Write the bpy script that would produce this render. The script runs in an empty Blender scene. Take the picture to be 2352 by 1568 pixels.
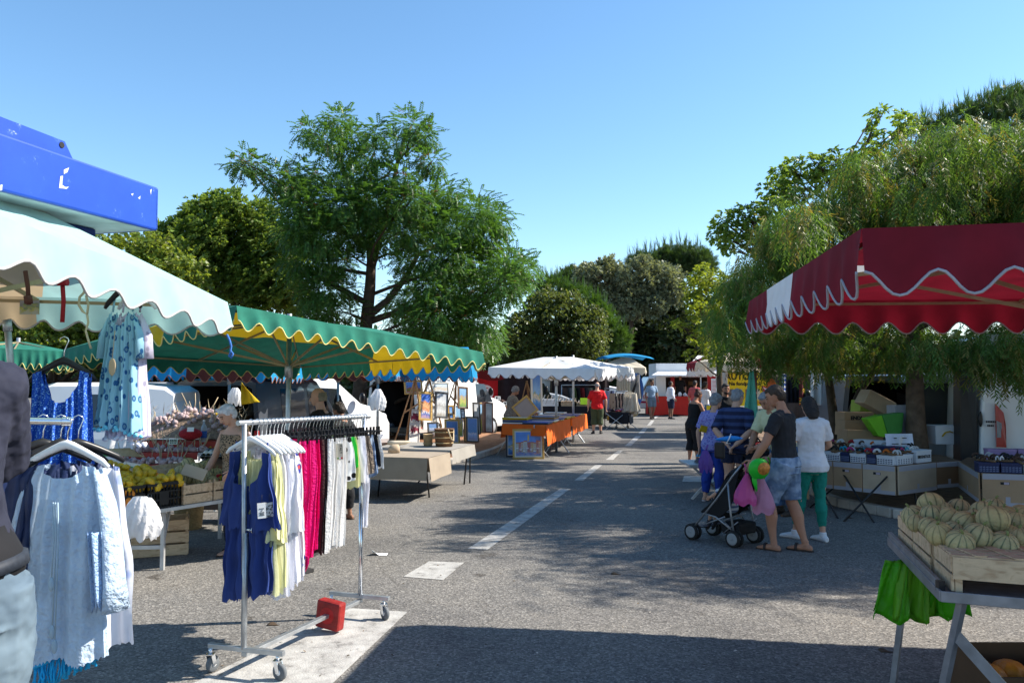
import bpy, math, random
import numpy as np
from mathutils import Vector, Matrix, Euler
random.seed(11)
rng = np.random.default_rng(11)
sc = bpy.context.scene
COL = sc.collection
PI = math.pi
V3 = Vector
# ---------------------------------------------------------------- camera
FPX, CXP, CYP, CH = 1829.0, 1176.0, 784.0, 1.85
PITCH = math.atan((871 - CYP) / FPX)
CP, SP = math.cos(PITCH), math.sin(PITCH)
def ray(u, v):
 a, b = (u - CXP) / FPX, -(v - CYP) / FPX
 return (a, CP - SP * b, SP + CP * b)
def at(u, v, Y):
 d = ray(u, v); t = Y / d[1]
 return V3((d[0] * t, Y, CH + d[2] * t))
def gp(u, v, z=0.0):
 d = ray(u, v); t = (z - CH) / d[2]
 return V3((d[0] * t, d[1] * t, z))
cam = bpy.data.cameras.new('camera'); camo = bpy.data.objects.new('camera', cam); COL.objects.link(camo)
camo.location = (0, 0, CH); camo.rotation_euler = (PI / 2 + PITCH, 0, 0)
cam.sensor_width = 36; cam.lens = FPX / 2352 * 36; cam.clip_end = 2000; cam.clip_start = 0.05
sc.camera = camo
# ---------------------------------------------------------------- light
SUN = V3((0.745, 0.12, 0.655)).normalized()
EL = math.asin(SUN.z); AZ = math.atan2(SUN.x, SUN.y)
w = bpy.data.worlds.new("World"); sc.world = w; w.use_nodes = True
nt = w.node_tree; bg = nt.nodes['Background']
sky = nt.nodes.new('ShaderNodeTexSky'); sky.sky_type = 'NISHITA'; sky.sun_disc = False
sky.sun_elevation = EL; sky.sun_rotation = AZ; sky.altitude = 20; sky.air_density = 1.0; sky.dust_density = 0.2; sky.ozone_density = 3.2
shs = nt.nodes.new('ShaderNodeHueSaturation'); shs.inputs['Saturation'].default_value = 1.1; shs.inputs['Value'].default_value = 1.15; shs.inputs['Hue'].default_value = 0.494
nt.links.new(sky.outputs[0], shs.inputs['Color']); nt.links.new(shs.outputs[0], bg.inputs[0]); bg.inputs[1].default_value = 0.10
sl = bpy.data.lights.new('sun', 'SUN'); sl.energy = 5.0; sl.angle = math.radians(0.53); sl.color = (1.0, 0.93, 0.82)
so = bpy.data.objects.new('sun', sl); COL.objects.link(so)
so.rotation_euler = SUN.to_track_quat('Z', 'Y').to_euler()
sc.view_settings.view_transform = 'Standard'; sc.view_settings.look = 'None'
sc.view_settings.exposure = 1.08; sc.view_settings.gamma = 1
sc.render.engine = 'CYCLES'; sc.cycles.max_bounces = 6; sc.cycles.diffuse_bounces = 3
sc.cycles.transparent_max_bounces = 6; sc.cycles.use_denoising = True
# ---------------------------------------------------------------- materials
MATS = {}
def S(r, g, b):
 f = lambda c: (c / 255 / 12.92) if c <= 10 else ((c / 255 + 0.055) / 1.055) ** 2.4
 return (f(r), f(g), f(b))
def M(name, rgb, rough=0.75, var=0.14, scale=5.0, bump=0.0, bscale=40.0, metal=0.0, transl=0.0, spec=0.3, island=0.0, hue=0.0, detail=4.0, coat=0.0, tcol=None, emit=0.0):
 if name in MATS: return MATS[name]
 m = bpy.data.materials.new(name); m.use_nodes = True; t = m.node_tree; n = t.nodes; L = t.links
 p = n['Principled BSDF']; out = n['Material Output']
 p.inputs['Roughness'].default_value = rough; p.inputs['Metallic'].default_value = metal
 p.inputs['Specular IOR Level'].default_value = spec; p.inputs['Coat Weight'].default_value = coat
 tc = n.new('ShaderNodeTexCoord')
 nz = n.new('ShaderNodeTexNoise'); nz.inputs['Scale'].default_value = scale; nz.inputs['Detail'].default_value = detail
 L.new(tc.outputs['Object'], nz.inputs['Vector'])
 mp = n.new('ShaderNodeMapRange'); mp.inputs['From Min'].default_value = 0.25; mp.inputs['From Max'].default_value = 0.75
 mp.inputs['To Min'].default_value = 1 - var; mp.inputs['To Max'].default_value = 1 + var
 L.new(nz.outputs['Fac'], mp.inputs['Value'])
 hs = n.new('ShaderNodeHueSaturation'); hs.inputs['Color'].default_value = (*rgb, 1)
 val = mp.outputs[0]
 if island:
  g = n.new('ShaderNodeNewGeometry')
  m2 = n.new('ShaderNodeMapRange'); m2.inputs['To Min'].default_value = 1 - island; m2.inputs['To Max'].default_value = 1 + island
  L.new(g.outputs['Random Per Island'], m2.inputs['Value'])
  mu = n.new('ShaderNodeMath'); mu.operation = 'MULTIPLY'; L.new(val, mu.inputs[0]); L.new(m2.outputs[0], mu.inputs[1]); val = mu.outputs[0]
  if hue:
   m3 = n.new('ShaderNodeMapRange'); m3.inputs['To Min'].default_value = 0.5 - hue; m3.inputs['To Max'].default_value = 0.5 + hue
   ml = n.new('ShaderNodeMath'); ml.operation = 'MULTIPLY'; ml.inputs[1].default_value = 7.31
   fr = n.new('ShaderNodeMath'); fr.operation = 'FRACT'
   L.new(g.outputs['Random Per Island'], ml.inputs[0]); L.new(ml.outputs[0], fr.inputs[0]); L.new(fr.outputs[0], m3.inputs['Value'])
   L.new(m3.outputs[0], hs.inputs['Hue'])
 L.new(val, hs.inputs['Value'])
 L.new(hs.outputs[0], p.inputs['Base Color'])
 if bump:
  b2 = n.new('ShaderNodeTexNoise'); b2.inputs['Scale'].default_value = bscale; b2.inputs['Detail'].default_value = 3
  L.new(tc.outputs['Object'], b2.inputs['Vector'])
  bp = n.new('ShaderNodeBump'); bp.inputs['Strength'].default_value = bump; bp.inputs['Distance'].default_value = 0.02
  L.new(b2.outputs['Fac'], bp.inputs['Height']); L.new(bp.outputs[0], p.inputs['Normal'])
 if transl:
  tr = n.new('ShaderNodeBsdfTranslucent'); mx = n.new('ShaderNodeMixShader'); mx.inputs[0].default_value = transl
  if tcol: tr.inputs['Color'].default_value = (*tcol, 1)
  else: L.new(hs.outputs[0], tr.inputs['Color'])
  L.new(p.outputs[0], mx.inputs[1]); L.new(tr.outputs[0], mx.inputs[2]); L.new(mx.outputs[0], out.inputs['Surface'])
 m['hs'] = hs.name
 MATS[name] = m
 return m
def nodes(m): return m.node_tree.nodes, m.node_tree.links, m.node_tree.nodes['Principled BSDF']
def ramp(n, stops, interp='LINEAR'):
 r = n.new('ShaderNodeValToRGB'); r.color_ramp.interpolation = interp
 e = r.color_ramp.elements
 while len(e) < len(stops): e.new(0.5)
 for k, (pos, c) in enumerate(stops): e[k].position = pos; e[k].color = (*c, 1)
 return r
def pattern(m, build):
 """Recolour a material made by M with a node pattern: build(n, L, texcoord) returns a colour socket."""
 n, L, p = nodes(m); tc = [x for x in n if x.type == 'TEX_COORD'][0]
 c = build(n, L, tc); hs = n[m['hs']]
 L.new(c, hs.inputs['Color'])
 return m
# ---------------------------------------------------------------- mesh builder
def frame(d, up=V3((0, 0, 1))):
 z = V3(d).normalized(); x = up.cross(z)
 if x.length < 1e-4: x = V3((1, 0, 0)).cross(z)
 x.normalize(); y = z.cross(x)
 return Matrix((x, y, z)).transposed()
class MB:
 def __init__(s): s.v = []; s.f = []; s.m = []; s.s = []
 def add(s, vs, fs, mi=0, sm=False):
  n = len(s.v); s.v += [tuple(v) for v in vs]
  for f in fs: s.f.append(tuple(n + i for i in f)); s.m.append(mi); s.s.append(sm)
  return s
 def box(s, c, sz, rot=None, mi=0):
  c = V3(c); h = V3(sz) / 2; vs = []
  for x in (-1, 1):
   for y in (-1, 1):
    for z in (-1, 1):
     p = V3((x * h.x, y * h.y, z * h.z)); vs.append(c + (rot @ p if rot else p))
  return s.add(vs, [(0, 1, 3, 2), (4, 6, 7, 5), (0, 4, 5, 1), (2, 3, 7, 6), (0, 2, 6, 4), (1, 5, 7, 3)], mi)
 def bar(s, p, q, w, h=None, mi=0, up=V3((0, 0, 1))):
  p, q = V3(p), V3(q); R = frame(q - p, up)
  return s.box((p + q) / 2, (w, h or w, (q - p).length), R, mi)
 def tube(s, pts, r, n=8, mi=0, caps=True, up=V3((0, 0, 1)), sm=True, flat=1.0):
  pts = [V3(p) for p in pts]; k = len(pts); vs = []; fs = []; pd = None
  for i, p in enumerate(pts):
   d = (pts[min(i + 1, k - 1)] - pts[max(i - 1, 0)])
   if d.length < 1e-7: d = pd or V3((0, 0, 1))
   d.normalize()
   if pd is None: R = frame(d, up if abs(d.dot(up)) < .97 else V3((0, 1, 0)))
   else: R = (pd.rotation_difference(d).to_matrix()) @ R
   pd = d
   rr = r[i] if isinstance(r, (list, tuple)) else r
   for j in range(n):
    a = 2 * PI * j / n; vs.append(p + R @ V3((rr * math.cos(a), rr * flat * math.sin(a), 0)))
  for i in range(k - 1):
   for j in range(n):
    a, b = i * n + j, i * n + (j + 1) % n; fs.append((a, b, b + n, a + n))
  s.add(vs, fs, mi, sm)
  if caps:
   o = len(s.v) - len(vs)
   s.f.append(tuple(o + j for j in reversed(range(n)))); s.m.append(mi); s.s.append(False)
   s.f.append(tuple(o + (k - 1) * n + j for j in range(n))); s.m.append(mi); s.s.append(False)
  return s
 def loft(s, secs, n=14, mi=0, sm=True):
  """secs: (centre, ax, ay) with vectors ax, ay as half axes; closed with end fans"""
  vs = []; fs = []; k = len(secs)
  for c, ax, ay in secs:
   for j in range(n):
    a = 2 * PI * j / n; vs.append(V3(c) + V3(ax) * math.cos(a) + V3(ay) * math.sin(a))
  for i in range(k - 1):
   for j in range(n):
    a, b = i * n + j, i * n + (j + 1) % n; fs.append((a, b, b + n, a + n))
  fs.append(tuple(reversed(range(n)))); fs.append(tuple((k - 1) * n + j for j in range(n)))
  return s.add(vs, fs, mi, sm)
 def ell(s, c, r, rot=None, nu=12, nv=8, mi=0):
  c = V3(c); vs = []; fs = []
  if not isinstance(r, (tuple, list, Vector)): r = (r, r, r)
  for i in range(1, nv):
   t = PI * i / nv
   for j in range(nu):
    a = 2 * PI * j / nu; p = V3((r[0] * math.sin(t) * math.cos(a), r[1] * math.sin(t) * math.sin(a), r[2] * math.cos(t)))
    vs.append(c + (rot @ p if rot else p))
  for i in range(nv - 2):
   for j in range(nu):
    a, b = i * nu + j, i * nu + (j + 1) % nu; fs.append((a, a + nu, b + nu, b))
  top, bot = V3((0, 0, r[2])), V3((0, 0, -r[2])); vs += [c + (rot @ top if rot else top), c + (rot @ bot if rot else bot)]
  T = len(vs) - 2
  for j in range(nu):
   fs.append((T, j, (j + 1) % nu)); o = (nv - 2) * nu; fs.append((T + 1, o + (j + 1) % nu, o + j))
  return s.add(vs, fs, mi, True)
 def lathe(s, prof, n=16, c=(0, 0, 0), mi=0, rot=None, sm=True):
  c = V3(c); vs = []; fs = []; k = len(prof)
  for r, z in prof:
   for j in range(n):
    a = 2 * PI * j / n; p = V3((r * math.cos(a), r * math.sin(a), z)); vs.append(c + (rot @ p if rot else p))
  for i in range(k - 1):
   for j in range(n):
    a, b = i * n + j, i * n + (j + 1) % n; fs.append((a, b, b + n, a + n))
  if prof[0][0] > 1e-6: fs.append(tuple(reversed(range(n))))
  if prof[-1][0] > 1e-6: fs.append(tuple((k - 1) * n + j for j in range(n)))
  return s.add(vs, fs, mi, sm)
 def sheet(s, fn, nu, nv, mi=0, sm=True, mif=None):
  vs = [fn(i / nu, j / nv) for j in range(nv + 1) for i in range(nu + 1)]
  o = len(s.v); s.v += [tuple(v) for v in vs]
  for j in range(nv):
   for i in range(nu):
    a = o + j * (nu + 1) + i; s.f.append((a, a + 1, a + nu + 2, a + nu + 1))
    s.m.append(mif((i + .5) / nu, (j + .5) / nv) if mif else mi); s.s.append(sm)
  return s
 def prism(s, pts, ext, mi=0):
  ext = V3(ext); n = len(pts); vs = [V3(p) for p in pts] + [V3(p) + ext for p in pts]
  fs = [tuple(reversed(range(n))), tuple(range(n, 2 * n))] + [(i, (i + 1) % n, n + (i + 1) % n, n + i) for i in range(n)]
  return s.add(vs, fs, mi)
 def build(s, name, mats, parent=None, world=True, bevel=0.0, solid=0.0):
  me = bpy.data.meshes.new(name)
  off = V3((0, 0, 0))
  if parent is not None and world:
   q = parent
   while q is not None: off = off + q.location; q = q.parent
  vs = [(x - off.x, y - off.y, z - off.z) for x, y, z in s.v] if off.length else s.v
  me.from_pydata(vs, [], s.f)
  if not isinstance(mats, (list, tuple)): mats = [mats]
  for m in mats: me.materials.append(m)
  me.polygons.foreach_set('material_index', s.m); me.polygons.foreach_set('use_smooth', s.s)
  me.update()
  o = bpy.data.objects.new(name, me); COL.objects.link(o)
  if parent is not None: o.parent = parent
  if solid:
   q = o.modifiers.new('solid', 'SOLIDIFY'); q.thickness = solid; q.offset = 0
  if bevel:
   q = o.modifiers.new('bevel', 'BEVEL'); q.width = bevel; q.segments = 2; q.limit_method = 'ANGLE'
  return o
def tag(o, label, cat, group=None):
 o['label'] = label; o['category'] = cat
 if group: o['group'] = group
 return o
def thing(name, label, cat, loc=(0, 0, 0), group=None, rz=0.0):
 o = bpy.data.objects.new(name, None); COL.objects.link(o); o.location = loc; o.rotation_euler = (0, 0, rz)
 o.empty_display_size = 0.1
 return tag(o, label, cat, group)
def struct(o): o['kind'] = 'structure'; return o
def stuff(o): o['kind'] = 'stuff'; return o
KIDS = {}
def dup(root, loc=None, rot=None, scale=None, label=None, group=None):
 r = root.copy(); COL.objects.link(r)
 if loc is not None: r.location = loc
 if rot is not None: r.rotation_euler = rot
 if scale is not None: r.scale = (scale, scale, scale) if not isinstance(scale, (tuple, list)) else scale
 if label: r['label'] = label
 if group: r['group'] = group
 def rec(a, b):
  for ch in list(a.children):
   c = ch.copy(); COL.objects.link(c); c.parent = b; rec(ch, c)
 rec(root, r)
 return r
def text(body, size, mat, parent, mtx, name='lettering', bold=0.0, sx=1.0, ext=0.001):
 cu = bpy.data.curves.new(name, 'FONT'); cu.body = body; cu.size = size; cu.align_x = 'CENTER'; cu.align_y = 'CENTER'
 cu.extrude = ext; cu.offset = bold; cu.resolution_u = 2
 tmp = bpy.data.objects.new(name, cu); COL.objects.link(tmp)
 me = bpy.data.meshes.new_from_object(tmp); bpy.data.objects.remove(tmp)
 me.materials.clear(); me.materials.append(mat)
 o = bpy.data.objects.new(name, me); COL.objects.link(o)
 if parent is not None: o.parent = parent
 o.matrix_local = mtx @ Matrix.Diagonal((sx, 1, 1, 1))
 return o
def lerp(a, b, t): return a + (b - a) * t
def jit(a): return random.uniform(-a, a)
# ---------------------------------------------------------------- shared materials
steel = M('galvanised', (0.42, 0.44, 0.46), 0.42, 0.2, 14, metal=0.75, spec=0.5)
chrome = M('chrome', (0.7, 0.72, 0.75), 0.22, 0.08, 14, metal=1.0, spec=0.5)
alu = M('aluminium', (0.5, 0.5, 0.5), 0.5, 0.15, 10, metal=0.5)
blackp = M('black plastic', (0.014, 0.014, 0.016), 0.35, 0.2, 10)
rubber = M('grey rubber', (0.12, 0.13, 0.14), 0.7, 0.15, 20)
whitep = M('white plastic', (0.75, 0.76, 0.78), 0.35, 0.05, 10)
def wood_mat(name, rgb, dark, sc_=(1, 14, 14), rough=0.7):
 m = M(name, rgb, rough, 0.12, 3, bump=0.15, bscale=30)
 def f(n, L, tc):
  mp = n.new('ShaderNodeMapping'); mp.inputs['Scale'].default_value = sc_
  nz = n.new('ShaderNodeTexNoise'); nz.inputs['Scale'].default_value = 2.2; nz.inputs['Detail'].default_value = 6; nz.inputs['Distortion'].default_value = 0.8
  L.new(tc.outputs['Object'], mp.inputs['Vector']); L.new(mp.outputs[0], nz.inputs['Vector'])
  r = ramp(n, [(0.3, dark), (0.48, rgb), (0.62, tuple(c * 1.12 for c in rgb)), (0.75, dark)]); L.new(nz.outputs['Fac'], r.inputs[0]); return r.outputs[0]
 return pattern(m, f)
crate_wood = wood_mat('pale crate wood', (0.56, 0.40, 0.25), (0.40, 0.25, 0.14))
dark_wood = wood_mat('brown wood', (0.16, 0.085, 0.045), (0.08, 0.04, 0.02))
easel_wood = wood_mat('easel wood', (0.34, 0.19, 0.09), (0.2, 0.1, 0.045))
gold_frame = wood_mat('gilt frame', (0.55, 0.34, 0.10), (0.38, 0.2, 0.05))
white_frame = M('white frame', (0.72, 0.70, 0.66), 0.5, 0.06)
black_frame = M('dark frame', (0.05, 0.045, 0.045), 0.5, 0.1)
mat_board = M('pale mount board', (0.68, 0.66, 0.6), 0.8, 0.05)
card = M('cardboard', (0.36, 0.235, 0.135), 0.85, 0.1, 4, bump=0.1, bscale=60)
card_pale = M('pale cardboard', (0.46, 0.35, 0.24), 0.85, 0.1, 4)
tape = M('grey tape', (0.34, 0.33, 0.36), 0.5, 0.08)
paper = M('white paper', (0.78, 0.78, 0.78), 0.8, 0.04)
ink = M('black print', (0.012, 0.012, 0.014), 0.6, 0.05)
redink = M('red print', (0.5, 0.02, 0.02), 0.6, 0.05)
glass = M('dark car glass', (0.012, 0.015, 0.02), 0.06, 0.1, 3, spec=0.7)
dark_in = M('dark interior', (0.02, 0.02, 0.022), 0.9, 0.3, 3)
vanwhite = M('white van paint', (0.74, 0.75, 0.76), 0.3, 0.05, 1.5, coat=0.4)
vangrey = M('silver van paint', (0.30, 0.32, 0.35), 0.35, 0.06, 1.5, coat=0.4)
tyre = M('tyre rubber', (0.018, 0.018, 0.018), 0.85, 0.2, 20)
redlamp = M('red lamp lens', (0.42, 0.012, 0.012), 0.2, 0.1, 10, spec=0.6)
clearlamp = M('clear lamp lens', (0.6, 0.62, 0.65), 0.15, 0.1, 10, spec=0.7)
amber = M('amber lamp lens', (0.6, 0.2, 0.03), 0.2, 0.1, 10, spec=0.6)
skin_l = M('light skin', (0.52, 0.29, 0.20), 0.55, 0.06, 9)
skin_m = M('tanned skin', (0.38, 0.185, 0.115), 0.55, 0.07, 9)
skin_d = M('brown skin', (0.23, 0.115, 0.07), 0.55, 0.07, 9)
def cloth(name, rgb, var=0.1, bump=0.35, bscale=9, transl=0.0, rough=0.85): return M(name, rgb, rough, var, 6, bump=bump, bscale=bscale, transl=transl)
def mix2(name, a, b, tex='VORONOI', scale=30, lo=0.3, hi=0.36, transl=0.0, c=None, stretch=(1, 1, 1)):
 """Printed cloth: pattern b over ground a (optionally a third colour c inside)."""
 m = M(name, a, 0.85, 0.08, 6, bump=0.3, bscale=9, transl=transl)
 def f(n, L, tc):
  mp = n.new('ShaderNodeMapping'); mp.inputs['Scale'].default_value = stretch; L.new(tc.outputs['Object'], mp.inputs['Vector'])
  if tex == 'VORONOI':
   t = n.new('ShaderNodeTexVoronoi'); t.inputs['Scale'].default_value = scale; o = t.outputs['Distance']
  elif tex == 'NOISE':
   t = n.new('ShaderNodeTexNoise'); t.inputs['Scale'].default_value = scale; o = t.outputs['Fac']
  else:
   t = n.new('ShaderNodeTexWave'); t.inputs['Scale'].default_value = scale; t.bands_direction = 'Z'; o = t.outputs['Fac']
  L.new(mp.outputs[0], t.inputs['Vector'])
  st = [(0.0, b if c is None else c), (lo, b), (hi, a)] if c is None else [(0.0, c), (lo * 0.55, c), (lo * 0.7, b), (lo, b), (hi, a)]
  r = ramp(n, st); L.new(o, r.inputs[0]); return r.outputs[0]
 return pattern(m, f)
def painting_mat(name, stops, vscale=9, amt=0.16, axis='Z'):
 """Procedural canvas: colour bands from bottom to top broken by brushwork (Generated coordinates of the canvas)."""
 m = M(name, (0.5, 0.5, 0.5), 0.5, 0.12, 30)
 def f(n, L, tc):
  sp = n.new('ShaderNodeSeparateXYZ'); L.new(tc.outputs['Generated'], sp.inputs[0])
  vo = n.new('ShaderNodeTexVoronoi'); vo.inputs['Scale'].default_value = vscale; L.new(tc.outputs['Generated'], vo.inputs['Vector'])
  s2 = n.new('ShaderNodeSeparateColor'); L.new(vo.outputs['Color'], s2.inputs[0])
  a = n.new('ShaderNodeMath'); a.operation = 'SUBTRACT'; a.inputs[1].default_value = 0.5; L.new(s2.outputs[0], a.inputs[0])
  b = n.new('ShaderNodeMath'); b.operation = 'MULTIPLY_ADD'; b.inputs[1].default_value = amt; L.new(a.outputs[0], b.inputs[0]); L.new(sp.outputs[axis], b.inputs[2])
  r = ramp(n, stops); L.new(b.outputs[0], r.inputs[0]); return r.outputs[0]
 return pattern(m, f)
SKYB, SEAB, TERR, CREAM, REDR, GREEN_, PALE = (0.08, 0.22, 0.62), (0.05, 0.12, 0.4), (0.62, 0.22, 0.07), (0.75, 0.6, 0.4), (0.5, 0.07, 0.06), (0.12, 0.25, 0.06), (0.7, 0.7, 0.68)
P_HARB = painting_mat('painted warm harbour', [(0.0, (0.45, 0.3, 0.4)), (0.16, SEAB), (0.24, PALE), (0.34, TERR), (0.5, (0.75, 0.42, 0.2)), (0.68, TERR), (0.74, SKYB), (1, (0.05, 0.12, 0.5))])
P_BLUE = painting_mat('painted blue bay', [(0.0, SEAB), (0.25, (0.1, 0.3, 0.6)), (0.35, CREAM), (0.42, (0.3, 0.35, 0.2)), (0.5, (0.25, 0.45, 0.75)), (1, SKYB)])
P_PALE = painting_mat('painted pale grey scene', [(0.0, (0.4, 0.36, 0.3)), (0.2, PALE), (0.45, (0.35, 0.34, 0.32)), (0.6, PALE), (1, (0.45, 0.47, 0.5))])
P_FIELD = painting_mat('painted field with poppies', [(0.0, (0.45, 0.04, 0.03)), (0.2, GREEN_), (0.35, (0.5, 0.1, 0.05)), (0.5, (0.1, 0.16, 0.3)), (0.62, SKYB), (1, (0.1, 0.25, 0.6))], 14, 0.3)
P_GARD = painting_mat('painted garden terrace', [(0.0, (0.2, 0.35, 0.1)), (0.3, (0.5, 0.5, 0.12)), (0.5, (0.5, 0.32, 0.2)), (0.65, (0.2, 0.4, 0.6)), (1, (0.3, 0.5, 0.75))], 10, 0.35)
P_FLOW = painting_mat('painted dark red flowers', [(0.0, PALE), (0.28, PALE), (0.32, (0.25, 0.03, 0.06)), (0.45, (0.2, 0.02, 0.05)), (0.5, PALE), (0.65, PALE), (0.68, (0.28, 0.03, 0.07)), (0.85, (0.2, 0.02, 0.05)), (0.88, PALE)], 6, 0.12)
P_SAIL = painting_mat('painted sails at dusk', [(0.0, (0.25, 0.25, 0.35)), (0.22, (0.3, 0.4, 0.6)), (0.3, (0.6, 0.55, 0.55)), (0.36, (0.12, 0.25, 0.45)), (1, (0.15, 0.25, 0.5))], 7, 0.1)
PICS = [P_HARB, P_BLUE, P_PALE, P_FIELD, P_GARD, P_SAIL]
bark = M('bark', (0.12, 0.085, 0.06), 0.9, 0.35, 9, bump=0.8, bscale=25)
bark_d = M('dark bark', (0.07, 0.05, 0.036), 0.9, 0.35, 9, bump=0.8, bscale=22)
def leafm(name, rgb, tr=0.35, isl=0.4, hue=0.03, rough=0.45, spec=0.35):
 return M(name, rgb, rough, 0.3, 0.6, island=isl, hue=hue, transl=tr, spec=spec, tcol=(min(1, rgb[0] * 2.2), min(1, rgb[1] * 2.0), rgb[2] * 0.9))
# ---------------------------------------------------------------- setting
def asphalt_mat():
 m = bpy.data.materials.new('asphalt'); m.use_nodes = True; n, L = m.node_tree.nodes, m.node_tree.links; p = n['Principled BSDF']
 tc = n.new('ShaderNodeTexCoord')
 v = n.new('ShaderNodeTexVoronoi'); v.inputs['Scale'].default_value = 70; L.new(tc.outputs['Object'], v.inputs['Vector'])
 a = n.new('ShaderNodeTexNoise'); a.inputs['Scale'].default_value = 110; a.inputs['Detail'].default_value = 2; L.new(tc.outputs['Object'], a.inputs['Vector'])
 b = n.new('ShaderNodeTexNoise'); b.inputs['Scale'].default_value = 0.5; b.inputs['Detail'].default_value = 7; b.inputs['Roughness'].default_value = 0.62; L.new(tc.outputs['Object'], b.inputs['Vector'])
 s = n.new('ShaderNodeSeparateColor'); L.new(v.outputs['Color'], s.inputs[0])
 r1 = ramp(n, [(0.0, (0.085, 0.082, 0.078)), (0.35, (0.132, 0.127, 0.12)), (0.75, (0.172, 0.165, 0.155)), (1.0, (0.27, 0.258, 0.24))]); L.new(s.outputs[0], r1.inputs[0])
 r2 = ramp(n, [(0.3, (0.62, 0.62, 0.64)), (0.5, (0.95, 0.94, 0.93)), (0.72, (1.16, 1.12, 1.06))]); L.new(b.outputs['Fac'], r2.inputs[0])
 r3 = ramp(n, [(0.34, (0.8, 0.8, 0.8)), (0.62, (1.16, 1.16, 1.16))]); L.new(a.outputs['Fac'], r3.inputs[0])
 m1 = n.new('ShaderNodeMix'); m1.data_type = 'RGBA'; m1.blend_type = 'MULTIPLY'; m1.inputs[0].default_value = 1
 L.new(r1.outputs[0], m1.inputs[6]); L.new(r2.outputs[0], m1.inputs[7])
 m2 = n.new('ShaderNodeMix'); m2.data_type = 'RGBA'; m2.blend_type = 'MULTIPLY'; m2.inputs[0].default_value = 1
 L.new(m1.outputs[2], m2.inputs[6]); L.new(r3.outputs[0], m2.inputs[7])
 st = n.new('ShaderNodeTexNoise'); st.inputs['Scale'].default_value = 2.3; st.inputs['Detail'].default_value = 5; L.new(tc.outputs['Object'], st.inputs['Vector'])
 rs = ramp(n, [(0.27, (0.5, 0.48, 0.46)), (0.33, (1, 1, 1))]); L.new(st.outputs['Fac'], rs.inputs[0])
 m3 = n.new('ShaderNodeMix'); m3.data_type = 'RGBA'; m3.blend_type = 'MULTIPLY'; m3.inputs[0].default_value = 1
 L.new(m2.outputs[2], m3.inputs[6]); L.new(rs.outputs[0], m3.inputs[7])
 ck = n.new('ShaderNodeTexVoronoi'); ck.feature = 'DISTANCE_TO_EDGE'; ck.inputs['Scale'].default_value = 0.42
 wn = n.new('ShaderNodeTexNoise'); wn.inputs['Scale'].default_value = 1.6; wn.inputs['Detail'].default_value = 6; L.new(tc.outputs['Object'], wn.inputs['Vector'])
 va = n.new('ShaderNodeVectorMath'); va.operation = 'MULTIPLY_ADD'; va.inputs[1].default_value = (.9, .9, .9); L.new(wn.outputs['Color'], va.inputs[0]); L.new(tc.outputs['Object'], va.inputs[2]); L.new(va.outputs[0], ck.inputs['Vector'])
 rc = ramp(n, [(0.0, (.52, .5, .48)), (0.006, (1, 1, 1))]); L.new(ck.outputs['Distance'], rc.inputs[0])
 m4 = n.new('ShaderNodeMix'); m4.data_type = 'RGBA'; m4.blend_type = 'MULTIPLY'; m4.inputs[0].default_value = 0.55; L.new(m3.outputs[2], m4.inputs[6]); L.new(rc.outputs[0], m4.inputs[7])
 L.new(m4.outputs[2], p.inputs['Base Color']); p.inputs['Roughness'].default_value = 0.88; p.inputs['Specular IOR Level'].default_value = 0.25
 bp = n.new('ShaderNodeBump'); bp.inputs['Strength'].default_value = 0.4; bp.inputs['Distance'].default_value = 0.008
 L.new(v.outputs['Distance'], bp.inputs['Height']); L.new(bp.outputs[0], p.inputs['Normal'])
 return m
asph = asphalt_mat()
g = MB(); g.sheet(lambda a, b: V3((-350 + 700 * a, -150 + 700 * b, 0)), 20, 20, sm=False); struct(g.build('ground', asph))
def paint_mat():
 m = M('worn road paint', (0.5, 0.49, 0.46), 0.75, 0.12, 3, bump=0.3, bscale=90)
 def f(n, L, tc):
  a = n.new('ShaderNodeTexNoise'); a.inputs['Scale'].default_value = 7; a.inputs['Detail'].default_value = 9; a.inputs['Roughness'].default_value = 0.72; L.new(tc.outputs['Object'], a.inputs['Vector'])
  r = ramp(n, [(0.35, (0.15, 0.145, 0.135)), (0.43, (0.30, 0.29, 0.275)), (0.55, (0.39, 0.38, 0.36)), (0.7, (0.44, 0.43, 0.41))]); L.new(a.outputs['Fac'], r.inputs[0]); return r.outputs[0]
 return pattern(m, f)
roadpaint = paint_mat()
def mark(pts, z=0.004):
 P = [gp(u, v) for u, v in pts]
 m = MB(); m.sheet(lambda a, b: lerp(lerp(P[0], P[1], a), lerp(P[3], P[2], a), b) + V3((0, 0, z)), 12, 12, sm=False)
 o = m.build('road_marking', roadpaint); o['kind'] = 'structure'; return o
mark([(300, 1640), (690, 1640), (936, 1405), (795, 1396)])
mark([(926, 1324), (1018, 1332), (1066, 1292), (986, 1289)])
mark([(1074, 1260), (1120, 1262), (1309, 1123), (1287, 1122)])
for a, b, c, d in (((1319, 1103), (1340, 1103), (1383, 1068), (1367, 1068)), ((1391, 1056), (1408, 1056), (1431, 1034), (1420, 1034)), ((1435, 1024), (1449, 1024), (1472, 1001.5), (1460, 1001.5)),
                   ((1466, 995.5), (1478, 995.5), (1488, 982), (1478, 982)), ((1486, 977), (1495, 977), (1503, 965), (1496, 965)), ((1499, 961), (1506, 961), (1516, 953), (1509, 953))):
 mark([a, b, c, d])
mark([(1567, 1106), (1640, 1107), (1640, 1093), (1571, 1093)])
dirt = M('brown earth', (0.26, 0.135, 0.075), 0.95, 0.3, 6, bump=0.8, bscale=60)
mulch = M('leaf litter', (0.17, 0.11, 0.07), 0.95, 0.4, 9, bump=0.8, bscale=50)
kerbm = M('kerb stone', (0.40, 0.36, 0.31), 0.9, 0.22, 5, bump=0.4, bscale=40)
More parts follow.
